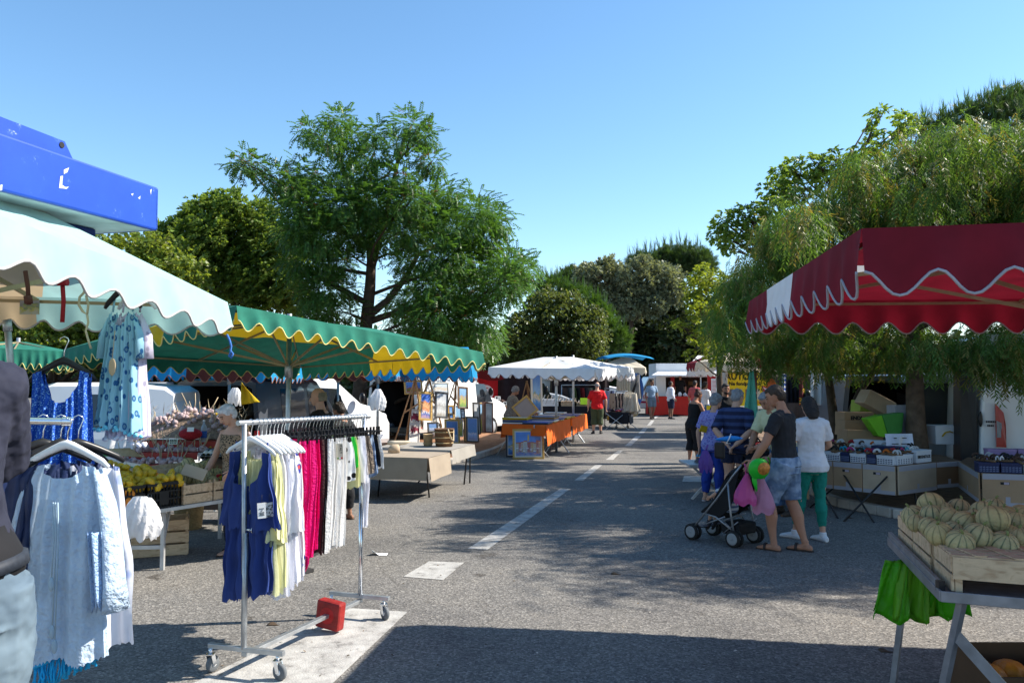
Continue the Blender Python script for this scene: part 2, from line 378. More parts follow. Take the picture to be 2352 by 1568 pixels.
def island(front, back, mat, seed):
 rr = random.Random(seed); n = len(front)
 m = MB(); m.sheet(lambda a, b: lerp(curve(front, a), curve(back, a), b) + V3((0, 0, 0.10 + 0.03 * math.sin(a * 17 + b * 5) * math.sin(b * 13) + 0.02 * rr.random())), 60, 24)
 struct(m.build('earth', mat))
 seg = 26
 m = MB()
 for i in range(seg):
  a, b = curve(front, i / seg), curve(front, (i + 0.975) / seg)
  m.bar(a + V3((0, 0, 0.065)), b + V3((0, 0, 0.065)), 0.14, 0.13)
 struct(m.build('kerb', kerbm, bevel=0.015))
def curve(P, t):
 k = len(P) - 1; x = min(t * k, k - 1e-6); i = int(x); return lerp(V3(P[i]), V3(P[i + 1]), x - i)
island([gp(560, 1058), gp(800, 1075), gp(990, 1074), gp(1085, 1056), gp(1135, 1040), gp(1168, 1022), gp(1172, 1000)], [gp(420, 985), gp(700, 985), gp(900, 985), gp(1010, 985), gp(1090, 985), gp(1160, 984), gp(1170, 984)], dirt, 3)
island([gp(1730, 1010), gp(1800, 1100), gp(1915, 1160), gp(2075, 1193), gp(2300, 1195), gp(2600, 1190)], [gp(1740, 960), gp(1800, 960), gp(1900, 962), gp(2100, 964), gp(2300, 965), gp(2600, 965)], mulch, 5)
# ---------------------------------------------------------------- trees
def quad_leaf(b, t, wv):
 b, t, wv = np.array(b, float), np.array(t, float), np.array(wv, float); m = b * 0.55 + t * 0.45
 return [b, m + wv, t, m - wv]
def tpl_pinnate(n=5, L=1.0, ll=0.34, lw=0.07, droop=0.55):
 q = []
 for i in range(n):
  x = L * (0.25 + 0.75 * i / (n - 1)); z = -droop * (x / L) ** 2 * L * 0.6
  for s in (-1, 1):
   q.append(quad_leaf((x, 0, z), (x + ll * 0.6, s * ll * 0.7, z - ll * 0.35), (lw * 0.8, -s * lw * 0.6, lw * 0.15)))
 z = -droop * 0.6 * L; q.append(quad_leaf((L, 0, z), (L + ll, 0, z - ll * 0.5), (0, lw, 0)))
 return np.array(q)
def tpl_round(n=7, seed=0, L=1.0, w=0.2, droop=0.3):
 r = np.random.default_rng(seed); q = []
 for i in range(n):
  a = r.uniform(-1.9, 1.9); e = r.uniform(-0.5, 0.7); d = np.array([math.cos(a) * math.cos(e), math.sin(a) * math.cos(e), math.sin(e) - droop])
  b = np.array([r.uniform(0, 0.5), r.uniform(-.15, .15), r.uniform(-.15, .15)]); side = np.cross(d, r.normal(size=3)); side /= np.linalg.norm(side)
  q.append(quad_leaf(b, b + d * L * r.uniform(0.45, 0.75), side * w))
 return np.array(q)
def tpl_needle(n=12, seed=0, w=0.03):
 r = np.random.default_rng(seed); q = []
 for i in range(n):
  a = 2 * PI * i / n + r.uniform(-.2, .2); t = r.uniform(0.25, 0.75); x0 = r.uniform(0, 0.7)
  d = np.array([math.cos(t), math.sin(t) * math.cos(a), math.sin(t) * math.sin(a)]); b = np.array([x0, 0, 0]); side = np.cross(d, [0.3, 0.5, 0.8]); side /= np.linalg.norm(side)
  q.append(quad_leaf(b, b + d * 0.55, side * w))
 q.append(quad_leaf((0, 0, 0), (1.25, 0, 0), (0, 0.035, 0.0)))
 return np.array(q)
def tpl_strand(n=9, seed=0, ll=0.22, lw=0.022):
 r = np.random.default_rng(seed); q = []
 for i in range(n):
  x = 0.1 + 0.9 * i / n; y = 0.06 * math.sin(x * 5 + seed)
  for s in (-1, 1):
   q.append(quad_leaf((x, y, 0), (x + ll * 0.75, y + s * ll * 0.6, r.uniform(-.08, .08)), (lw * .7, -s * lw * .7, r.uniform(-.01, .01))))
 return np.array(q)
def foliage(name, P, D, tpls, scale, mats, parent, rolls=None):
 P = np.asarray(P); D = np.asarray(D); D = D / np.linalg.norm(D, axis=1, keepdims=True); N = len(P)
 up = np.tile(np.array([[0, 0, 1.0]]), (N, 1)); bad = np.abs(D[:, 2]) > 0.9; up[bad] = rng.normal(size=(bad.sum(), 3))
 Y = np.cross(up, D); Y /= np.linalg.norm(Y, axis=1, keepdims=True); Z = np.cross(D, Y)
 sc_ = np.broadcast_to(np.asarray(scale), (N,)) * rng.uniform(0.75, 1.25, N)
 allv = []; mi = []
 pick = rng.integers(0, len(tpls), N)
 matpick = rng.integers(0, len(mats), N) if len(mats) > 1 else np.zeros(N, int)
 for k, T in enumerate(tpls):
  idx = np.where(pick == k)[0]
  if not len(idx): continue
  t = T.reshape(-1, 3)
  v = P[idx][:, None, :] + sc_[idx][:, None, None] * (t[None, :, 0:1] * D[idx][:, None, :] + t[None, :, 1:2] * Y[idx][:, None, :] + t[None, :, 2:3] * Z[idx][:, None, :])
  allv.append(v.reshape(-1, 3)); mi.append(np.repeat(matpick[idx], len(T)))
 v = np.concatenate(allv).astype(np.float32); mi = np.concatenate(mi).astype(np.int32); nf = len(v) // 4
 if parent is not None: v -= np.array(parent.location, np.float32)
 me = bpy.data.meshes.new(name); me.vertices.add(len(v)); me.vertices.foreach_set('co', v.ravel())
 me.loops.add(len(v)); me.loops.foreach_set('vertex_index', np.arange(len(v), dtype=np.int32))
 me.polygons.add(nf); me.polygons.foreach_set('loop_start', np.arange(0, nf * 4, 4, dtype=np.int32))
 for m in mats: me.materials.append(m)
 me.polygons.foreach_set('material_index', mi); me.update(); me.validate()
 o = bpy.data.objects.new(name, me); COL.objects.link(o); o.parent = parent
 return o
def clump_pts(C, Rr, dens, shell=0.5, up=0.25, flat=0.85):
 """Points and outward directions filling ellipsoidal clumps; dens = sprays per square metre of clump surface."""
 Ps, Ds = [], []
 for c, r in zip(C, Rr):
  n = max(6, int(dens * 4 * PI * r * r)); d = rng.normal(size=(n, 3)); d /= np.linalg.norm(d, axis=1, keepdims=True)
  rad = r * (shell + (1.08 - shell) * rng.random(n) ** 0.7) * (1 + 0.22 * (rng.random(n) < 0.07)) * (1 + 0.24 * np.sin(d[:, 0] * 5 + c[0] * 3) * np.sin(d[:, 2] * 6 + c[2]))
  p = np.array(c) + d * rad[:, None] * np.array([1, 1, flat]); dd = d + np.array([0, 0, up]) + rng.normal(size=(n, 3)) * 0.45
  Ps.append(p); Ds.append(dd)
 return np.concatenate(Ps), np.concatenate(Ds)
def conv(px, fx, fy, Y, dy, extra=1, r_scale=1.0):
 C, Rr = [], []
 for (x, y, r) in px:
  for k in range(extra):
   yy = Y + random.uniform(-dy, dy) if k or extra == 1 else Y - dy * 0.4
   u, v = fx(x), fy(y)
   rp = r * fx.s * r_scale
   C.append(at(u, v, yy)); Rr.append(rp * Y / FPX)
 return C, Rr
class Lin:
 def __init__(s, sc_, o): s.s = sc_; s.o = o
 def __call__(s, x): return x * s.s + s.o
def limbs(trunk_pts, r0, C, Rr, mat, parent, frac=0.7, nl=None, thin=0.03, maxl=99):
 m = MB(); k = len(trunk_pts); tp = [V3(p) for p in trunk_pts]
 m.tube(tp, [r0 * (1 - 0.72 * i / (k - 1)) * (1.35 if i == 0 else 1) for i in range(k)], 10)
 idx = list(range(len(C))); random.shuffle(idx)
 for i in idx[:nl or int(len(C) * frac)]:
  c = V3(C[i]); fine = []
  for q in range(len(tp) - 1): fine += [lerp(tp[q], tp[q + 1], w_) for w_ in (0, .25, .5, .75)]
  cand = [p for p in fine[2:] if p.z < c.z - 0.45 * math.hypot(p.x - c.x, p.y - c.y)] or [fine[2]]
  b = min(cand, key=lambda p: (p - c).length); L = (c - b).length
  if L > maxl: continue
  mid = lerp(b, c, 0.5) + V3((jit(.12 * L), jit(.12 * L), -0.06 * L + jit(.05 * L)))
  rr = min(r0 * 0.32, 0.012 + 0.013 * L)
  m.tube([b, lerp(b, mid, .55) + V3((jit(.04 * L), jit(.04 * L), 0)), mid, lerp(mid, c, .6) + V3((0, 0, .04 * L)), c], [rr, rr * .8, rr * .62, rr * .4, thin * .4], 6)
  for q in range(3):
   e = c + V3((jit(1), jit(1), jit(.6) + .3)) * Rr[i] * 0.8
   m.tube([lerp(mid, c, .5), lerp(mid, e, .7), e], [rr * .4, rr * .25, .006], 5)
 return m.build('trunk', mat, parent)
def tree(label, base, trunk, r0, C, Rr, tpls, dens, scale, leaf_mats, bmat, name='tree', group=None, shell=0.45, up=0.25, nl=None, flat=0.85, cat='tree', extra_fn=None):
 t = thing(name, label, cat, base, group)
 limbs(trunk, r0, C, Rr, bmat, t, nl=nl)
 P, D = clump_pts(C, Rr, dens * 2.9, shell, up, flat)
 foliage('crown', P, D, tpls, scale * 0.66, leaf_mats, t)
 if extra_fn: extra_fn(t, C, Rr)
 return t
ZX, ZY = Lin(.3947, 343.9), Lin(.3947, 223.5)
# --- the big feathery tree behind the paintings
px = [(1100,140,80),(930,200,75),(1030,250,85),(1180,230,95),(1150,330,85),(1520,170,95),(1600,230,75),(1300,215,70),(1310,330,70),(1450,260,70),(1640,375,62),(1590,370,40),(560,385,70),(640,395,55),(490,380,36),(760,470,95),(880,430,80),(950,470,70),(840,540,85),(1230,440,75),(1350,470,80),(1480,470,70),(1080,500,75),
 (900,650,130),(1100,620,130),(1300,620,140),(1500,620,120),(1730,560,85),(1650,650,120),(1900,670,115),(2010,720,85),(1750,760,130),(1950,820,95),(1500,780,130),(1250,770,130),(1000,800,130),(850,780,110),
 (900,950,130),(1080,960,110),(1700,930,130),(1880,970,115),(2100,960,95),(2180,1020,80),(2050,1080,115),(1850,1120,130),(1650,1100,130),(1500,960,80),(1000,1130,130),(1160,1120,70),(1500,1180,110),(1700,1260,130),(1900,1300,120),(1960,1430,85),(1850,1430,95),(1000,1250,110),(1180,1260,80),(1600,1350,120),(1780,1400,110),(1420,1300,90)]
C, Rr = conv(px, ZX, ZY, 24.0, 2.6, 1, 1.15)
C2, R2 = conv([p for p in px if p[1] > 560 and not (1150 < p[0] < 1460 and p[1] > 900)], ZX, ZY, 25.5, 2.4, 1, 1.15)
lf1 = leafm('feathery green leaf', (0.05, 0.116, 0.023), 0.38, 0.6, 0.03, 0.42, 0.38)
lf1b = leafm('dry seed cluster', (0.18, 0.075, 0.032), 0.2, 0.3, 0.01)
Y0 = 24.0
trk = [at(822, 1012, Y0), at(826, 900, Y0), at(842, 735, Y0), at(850, 660, Y0), at(853, 600, Y0), at(848, 520, Y0), at(800, 430, Y0), at(775, 350, Y0)]
T1 = thing('tree', 'tall feathery tree with arching branches behind the easels and white van', 'tree', (trk[0].x, Y0, 0))
trk[0].z = 0
limbs(trk, 0.24, C, Rr, bark_d, T1, frac=0.5)
C3, R3 = conv([p for p in px if not (1130 < p[0] < 1480 and p[1] > 880)], ZX, ZY, 22.4, 1.0, 1, 1.1)
m = MB()
for path, r in (([(846, 725), (890, 690), (930, 640), (960, 585), (1010, 560)], .13), ([(850, 640), (880, 520), (900, 430), (925, 330), (945, 290)], .09), ([(848, 560), (760, 520), (690, 490), (670, 470), (625, 430)], .09), ([(852, 600), (840, 470), (838, 400), (860, 350)], .08), ([(846, 740), (960, 700), (1050, 690), (1120, 650)], .1), ([(850, 700), (740, 640), (700, 620)], .1)):
 m.tube([at(u, v, Y0 + 0.2 * i) for i, (u, v) in enumerate(path)], [r * (1 - .8 * i / len(path)) for i in range(len(path))], 7)
m.build('limb', bark_d, T1)
P, D = clump_pts(C + C2 + C3, Rr + R2 + R3, 30, 0.15, -0.2, 0.85)
foliage('crown', P, D, [tpl_pinnate(5, 1, .36, .075, .5), tpl_pinnate(4, .8, .38, .08, .8)], 0.26, [lf1], T1)
P, D = clump_pts(C, [r * .8 for r in Rr], 1.2, 0.6, -0.6)
foliage('seed_cluster', P, D, [tpl_round(9, 3, .35, .05)], 0.3, [lf1b], T1)
# --- olive-green tree left of it
px = [(300,680,100),(400,620,80),(480,620,70),(200,760,80),(330,800,140),(500,780,140),(650,700,110),(700,850,140),(480,950,150),(250,950,140),(80,790,65),(60,900,90),(600,1050,140),(400,1100,120),(750,1100,120),(620,1180,90),(150,1050,130),(0,980,110),(840,1180,110),(780,960,130)]
C, Rr = conv(px, ZX, ZY, 29.0, 2.2, 2)
lf2 = leafm('olive green leaf', (0.11, 0.17, 0.032), 0.42, 0.5, 0.025, 0.5, 0.3)
b = at(560, 1000, 29); b.z = 0
tree('dark olive green broadleaf tree left of the tall feathery tree', b, [b, at(560, 900, 29), at(545, 780, 29), at(530, 640, 29), at(520, 520, 29)], 0.22, C, Rr, [tpl_round(8, 1), tpl_round(8, 2)], 12, 0.33, [lf2], bark_d, shell=.3)
# --- trees behind the left stalls
px = [(-120,600,80),(-30,620,70),(60,640,70),(130,600,60),(210,575,45),(300,570,42),(370,565,36),(170,640,70),(270,640,70),(360,640,65),(60,720,70),(150,720,70),(240,730,70),(330,720,70),(-50,720,80),(20,790,60),(110,790,60),(200,790,60),(290,780,60),(-60,800,60),(420,620,50),(420,700,60),(400,780,60)]
I1 = Lin(1, 0)
C, Rr = conv(px, I1, I1, 21.0, 1.8, 2)
lf3 = leafm('sunlit hedge leaf', (0.15, 0.2, 0.035), 0.42, 0.5, 0.03)
b = at(120, 1000, 22); b.z = 0
tree('yellowish green tree showing above and below the mint stall awning', b, [b, at(125, 850, 22), at(130, 740, 22), at(140, 620, 22)], 0.2, C, Rr, [tpl_round(8, 4), tpl_round(7, 5)], 13, 0.28, [lf3], bark_d, shell=.3)
# --- bushy tree and young pine behind the white parasols
QX, QY = Lin(.2485, 1100.3), Lin(.2485, 533)
px = [(650,620,110),(850,640,120),(500,800,140),(700,800,140),(900,800,140),(1060,800,110),(400,1000,140),(600,1000,140),(800,1000,150),(1000,1000,140),(1120,960,90),(500,1130,110),(900,1130,110),(1080,1100,100),(300,1150,110),(250,1000,120),(700,1150,120),(350,850,110),(520,660,90)]
C, Rr = conv(px, QX, QY, 37.0, 1.6, 2)
lf4 = leafm('grey green oak leaf', (0.095, 0.125, 0.035), 0.32, 0.6, 0.05, 0.42, 0.45)
b = at(1270, 960, 37); b.z = 0
tree('round grey green oak behind the white parasols', b, [b, at(1270, 900, 37), at(1275, 800, 37), at(1280, 720, 37)], 0.2, C, Rr, [tpl_round(8, 6), tpl_round(8, 7)], 12, 0.3, [lf4], bark_d, shell=.35)
lf5 = leafm('pine needle', (0.055, 0.115, 0.022), 0.22, 0.35, 0.02, 0.55)
nee = [tpl_needle(14, 1), tpl_needle(14, 2)]
def candles(t, C, Rr, mat, n=5, L=0.5, front=True):
 Ps, Ds = [], []
 for c, r in zip(C, Rr):
  for k in range(max(3, int(n * r))):
   a = random.uniform(0, 2 * PI); e = random.uniform(.1, 1.4)
   Ps.append(c + V3((math.cos(a) * math.cos(e), math.sin(a) * math.cos(e), math.sin(e))) * r); Ds.append((jit(.18), jit(.18), 1))
 foliage('candle', Ps, Ds, [tpl_needle(16, 5, .028) * np.array([1.5, .55, .55])], L, [mat], t)
px = [(600,490,65),(700,500,65),(830,570,65),(940,590,60),(1060,670,65),(1160,740,55),(1200,840,55),(1320,980,70),(1300,1090,60),(1240,920,60),(1000,700,80),(1100,800,70),(560,560,60),(1200,1000,60)]
C, Rr = conv(px, QX, QY, 38.5, 0.8, 2)
b = at(1330, 960, 39); b.z = 0
tree('young pine with upright candles rising behind the grey green oak', b, [b, at(1330, 880, 39), at(1310, 780, 39), at(1290, 670, 39)], 0.16, C, Rr, nee, 16, 0.5, [lf5], bark, name='pine_tree', up=.7, extra_fn=lambda t, C, R: candles(t, C, R, lf5, 12, .45))
# --- grey olive grove, umbrella pine, dark wood
px = [(970,370,80),(1050,350,62),(1180,330,95),(1330,380,75),(1480,300,75),(1560,330,80),(1150,480,140),(1350,500,140),(1550,480,140),(1750,430,120),(1800,560,110),(1600,650,140),(1400,680,140),(1200,640,110),(1000,470,100),(1680,360,70)]
C, Rr = conv(px, QX, QY, 52.0, 2.5, 2)
lf6 = leafm('silvery olive leaf', (0.15, 0.175, 0.11), 0.25, 0.45, 0.015, 0.5, 0.35)
b = at(1440, 940, 52); b.z = 0
tree('silvery grey olive tree between the young pine and the umbrella pine', b, [b, at(1440, 850, 52), at(1450, 760, 52), at(1450, 680, 52)], 0.3, C, Rr, [tpl_round(10, 8, w=.13), tpl_round(10, 9, w=.13)], 8.5, 0.5, [lf6], bark_d, shell=.4)
px = [(1750,230,75),(1900,225,90),(2050,260,85),(1680,250,60),(2100,330,75),(1500,265,50),(1950,330,90),(1850,330,80),(1600,270,50),(1420,280,45)]
C, Rr = conv(px, QX, QY, 62.0, 2.5, 2)
lf7 = leafm('dark pine needle', (0.045, 0.085, 0.026), 0.2, 0.4, 0.04, 0.6)
b = at(1570, 930, 62); b.z = 0
tree('wide flat topped umbrella pine behind the olive grove', b, [b, at(1570, 820, 62), at(1565, 700, 62), at(1560, 620, 62)], 0.35, C, Rr, nee, 11, 0.75, [lf7], bark, name='pine_tree', up=.8, extra_fn=lambda t, C, R: candles(t, C, R, lf7, 4, .8))
px = [(830,400,75),(760,440,60),(900,460,70),(820,520,80)]
C, Rr = conv(px, QX, QY, 58.0, 1.0, 2)
b = at(1300, 930, 58); b.z = 0
tree('small dark green pine left of the silvery olive tree', b, [b, at(1300, 760, 58), at(1305, 650, 58)], 0.25, C, Rr, nee, 12, 0.6, [lf7], bark, name='pine_tree', up=.7)
px = [(1400,850,140),(1600,850,140),(1800,760,140),(1500,1050,150),(1750,950,150),(1900,1050,140),(1300,1000,120),(1350,1150,130),(1600,1180,120),(1850,1200,130),(2000,1150,130),(2050,900,140),(1450,1200,120),(1700,1200,100)]
C, Rr = conv(px, QX, QY, 56.0, 4, 2)
lf8 = leafm('deep shade leaf', (0.028, 0.045, 0.014), 0.15, 0.5, 0.03)  # shade inside the thicket is put into this dark leaf colour
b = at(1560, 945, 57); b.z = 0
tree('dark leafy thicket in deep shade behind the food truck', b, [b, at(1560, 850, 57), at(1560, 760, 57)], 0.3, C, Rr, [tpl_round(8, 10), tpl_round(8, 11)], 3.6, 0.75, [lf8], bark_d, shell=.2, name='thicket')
P = []; D = []
Cw = [V3((x + jit(2), 88 + jit(6), random.uniform(0.5, 5.5))) for x in np.arange(-75, 100, 2.0) for k in range(3)]
Cw = [c for c in Cw if not (-6 < c.x < 14 and c.z > 4.2)]
P, D = clump_pts(Cw, [random.uniform(2.0, 3.0) for c in Cw], 1.1, .3, .3)
wood = foliage('far_woods', P, D, [tpl_round(8, 12), tpl_round(8, 13)], 1.1, [leafm('far wood leaf', (0.04, 0.065, 0.022), 0.15, 0.5, 0.03)], None); stuff(wood)
# --- yellow-green tree on the right
px = [(2050,400,100),(1980,520,90),(2100,600,130),(2050,750,110),(2150,800,110),(2100,950,100),(2150,1080,95),(2200,1180,60),(1900,880,35),(1830,850,25),(1950,1140,40),(2180,460,110),(2200,700,110),(1990,640,80),(2000,980,60)]
C, Rr = conv(px, QX, QY, 21.0, 1.2, 2)
lf9 = leafm('yellow green leaf', (0.16, 0.205, 0.026), 0.45, 0.4, 0.025)
b = at(1655, 1015, 21); b.z = 0
tree('yellow green leafy tree at the left edge of the right grove', b, [b, at(1655, 930, 21), at(1650, 800, 21), at(1650, 680, 21)], 0.12, C, Rr, [tpl_round(9, 14, w=.15), tpl_round(9, 15, w=.15)], 12, 0.24, [lf9], bark_d, shell=.35)
WX, WY = Lin(.3839, 1530), Lin(.3839, 172)
px = [(350,870,70),(460,840,70),(570,830,60),(330,960,70),(400,1000,80),(700,600,75),(650,700,75),(760,560,55),(880,570,75),(800,680,95),(950,620,70),(1000,480,42),(990,530,40),(780,500,30),(1250,250,36),(1220,330,26),(1280,230,30),(1420,270,60),(1450,300,60),(1320,420,85),(1190,470,70),(640,800,80),(520,920,80),(1240,350,40),(900,520,40),(720,700,80),(1100,560,90),(1250,540,90),(560,1000,90)]
C, Rr = conv(px, WX, WY, 18.5, 1.2, 2)
lf10 = leafm('bright green maple leaf', (0.12, 0.19, 0.032), 0.45, 0.4, 0.03)
b = at(1925, 1010, 17); b.z = 0
tree('airy light green tree with bare twigs above the pepper tree', b, [b, at(1930, 900, 17.5), at(1900, 760, 18), at(1880, 600, 18.5), at(1900, 460, 18.5), at(1960, 340, 18.5)], 0.14, C, Rr, [tpl_round(9, 16, w=.15), tpl_round(9, 17, w=.15)], 12, 0.22, [lf10], bark_d, shell=.4)
# --- weeping pepper tree over the shoe stall
px = [(1150,560,120),(1250,620,140),(1450,450,120),(1600,400,110),(1750,350,120),(1900,400,130),(2050,350,120),(1400,700,150),(1650,620,160),(1900,620,170),(2100,600,140),(1000,780,140),(800,850,130),(650,950,120),(1200,850,150),(1500,850,150),(1800,820,160),(2050,800,150),(900,1000,140),(700,1100,140),(500,1150,115),(450,1300,115),(380,1230,80),(600,1320,130),(330,1440,90),(480,1450,100),(2200,480,130),(2250,700,150),(2300,900,150),(1000,1150,120),(1300,1050,120),(1650,1050,120),(2000,1050,120)]
C, Rr = conv(px, WX, WY, 13.2, 3.6, 4)
C = [V3((c.x, c.y, max(c.z, 2.3))) for c in C]
low = [(1690,790,45),(1770,800,45),(1850,800,48),(1950,800,48),(2050,790,45),(2150,790,45),(2250,790,40),(2320,800,40),(1900,760,60),(2100,750,60),(2300,760,60),(1800,760,50)]
Cl, Rl = conv(low, I1, I1, 13.5, 1.4, 2)
hang = [(2230,800,32),(2265,830,30),(2310,820,30),(2345,850,28),(2200,780,32),(2350,800,30),(2160,800,30),(2290,790,34),(2330,770,34),(2240,770,34),(2130,780,30)]
Ch, Rh = conv(hang, I1, I1, 10.5, .4, 2)
lfp = leafm('pepper tree leaf', (0.07, 0.132, 0.028), 0.4, 0.5, 0.03, 0.5, 0.2)
lfq = leafm('pepper tree bloom', (0.17, 0.15, 0.036), 0.3, 0.3, 0.02)
PT = thing('pepper_tree', 'weeping pepper tree with drooping narrow leaves over the shoe stall', 'tree', (6.55, 12.9, 0))
b = V3(PT.location); Yb = b.y
trk = [b, at(2103, 960, Yb), at(2100, 850, Yb), at(2095, 760, Yb), at(2080, 640, Yb), at(2090, 500, Yb), at(2120, 380, Yb)]
limbs(trk, 0.165, C, Rr, bark, PT, nl=60, maxl=2.8)
P, D = clump_pts(C + Cl + Ch, Rr + Rl + Rh, 46, 0.1, -0.9, 0.95)
D[:, 2] -= 0.9; D[:, :2] *= 0.65
foliage('crown', P, D, [tpl_strand(9, 1), tpl_strand(9, 2), tpl_strand(8, 3)], 0.37, [lfp, lfp, lfp, lfp, lfq], PT)
m = MB()
for path, r in (([(1925, 1035), (1915, 960), (1905, 880), (1890, 780)], .10), ([(1935, 1035), (1945, 970), (1975, 900), (2010, 850), (2040, 760)], .085)):
 m.tube([at(u, v, 15.0) for u, v in path], [r, r * .9, r * .75, r * .6, r * .4][:len(path)], 9)
t2 = thing('pepper_tree', 'forked dark trunk of a second pepper tree left of the thick trunk', 'tree', tuple(gp(1928, 1075)))
m.tube([gp(1928, 1075), at(1928, 1035, 15.0)], [.16, .14], 9)
m.build('trunk', bark_d, t2)
px = [(1880,720,60),(1960,720,60),(2040,730,55),(1830,700,60),(1990,640,70),(1900,620,60),(1780,720,50),(1840,790,40),(1930,790,40)]
C, Rr = conv(px, I1, I1, 15.5, 1.2, 2)
P, D = clump_pts(C, Rr, 22, .3, -.9); D[:, 2] -= .8
foliage('crown', P, D, [tpl_strand(9, 4), tpl_strand(9, 5)], .5, [lfp, lfp, lfq], t2)
# --- pine with candles behind, top right
px = [(1550,340,50),(1650,320,55),(1800,260,70),(1950,215,75),(2050,180,80),(2140,200,90),(2250,170,100),(1720,300,60),(1880,300,90),(2100,300,110),(1480,400,50)]
C, Rr = conv(px, WX, WY, 25.0, 1.5, 2)
b = at(2330, 1000, 25); b.z = 0
tree('tall dark pine with upright shoots behind the pepper tree', b, [b, at(2330, 800, 25), at(2320, 500, 25), at(2300, 330, 25)], 0.3, C, Rr, nee, 13, 0.5, [leafm('pine shoot needle', (0.05, 0.095, 0.03), 0.2, 0.35, 0.02, 0.55)], bark, name='pine_tree', up=.7, extra_fn=lambda t, C, R: candles(t, C, R, lf5, 14, .38))
# --- a pepper tree added out of view on the right to shade the road
Cx = [V3((10.4 + 3.9 * math.cos(a) * r, 11.2 + 3.4 * math.sin(a) * r, z)) for a, r, z in ((i * 2.4, math.sqrt((i + .5) / 60), 3.1 + 3.0 * ((i * 7) % 10) / 10) for i in range(60))]
Cx = [c for c in Cx if c.x > .70 * c.y + .5 and c.y > 8.7]
Rx = [random.uniform(.9, 1.3) for c in Cx]
t3 = thing('pepper_tree', 'unseen pepper tree added right of the view to shade the road', 'tree', (10.9, 11.8, 0))
limbs([V3((10.9, 11.8, 0)), V3((10.4, 12.4, 1.5)), V3((10.2, 12, 3)), V3((10, 11.6, 4.6))], .2, Cx, Rx, bark, t3)
P, D = clump_pts(Cx, Rx, 34, .3, -.9); D[:, 2] -= .8
foliage('crown', P, D, [tpl_strand(9, 1), tpl_strand(9, 2)], .55, [lfp, lfp, lfp, lfq], t3)
# ---------------------------------------------------------------- market parasols
mint = cloth('mint canvas', (0.40, 0.64, 0.62), 0.1, .25, 5, transl=0.35)
tan = cloth('tan canvas', (0.52, 0.40, 0.25), 0.06, .25, 5, transl=0.35)
green = cloth('green canvas', (0.018, 0.16, 0.11), 0.22, .45, 5, transl=0.10)
yellow = cloth('yellow canvas', (0.58, 0.40, 0.015), 0.1, .3, 5, transl=0.22)
burg = cloth('burgundy canvas', (0.19, 0.008, 0.02), 0.2, .4, 5, transl=0.25)
cream = cloth('cream canvas', (0.70, 0.62, 0.48), 0.07, .3, 5, transl=0.3)
whitec = cloth('white canvas', (0.78, 0.78, 0.78), 0.05, .3, 5, transl=0.25)
sky_c = cloth('bright blue canvas', (0.015, 0.28, 0.55), 0.08, .3, 5, transl=0.35)
maroon = cloth('maroon canvas', (0.10, 0.025, 0.02), 0.1, .3, 5, transl=0.25)
trim_y = cloth('yellow piping', (0.72, 0.60, 0.22)); trim_g = cloth('grey piping', (0.42, 0.41, 0.4)); trim_b = cloth('brown piping', (0.25, 0.10, 0.06)); trim_w = cloth('pale piping', (0.36, 0.34, 0.37))
rod = M('painted frame rod', (0.36, 0.29, 0.17), 0.5, 0.15, 10, metal=0.3)
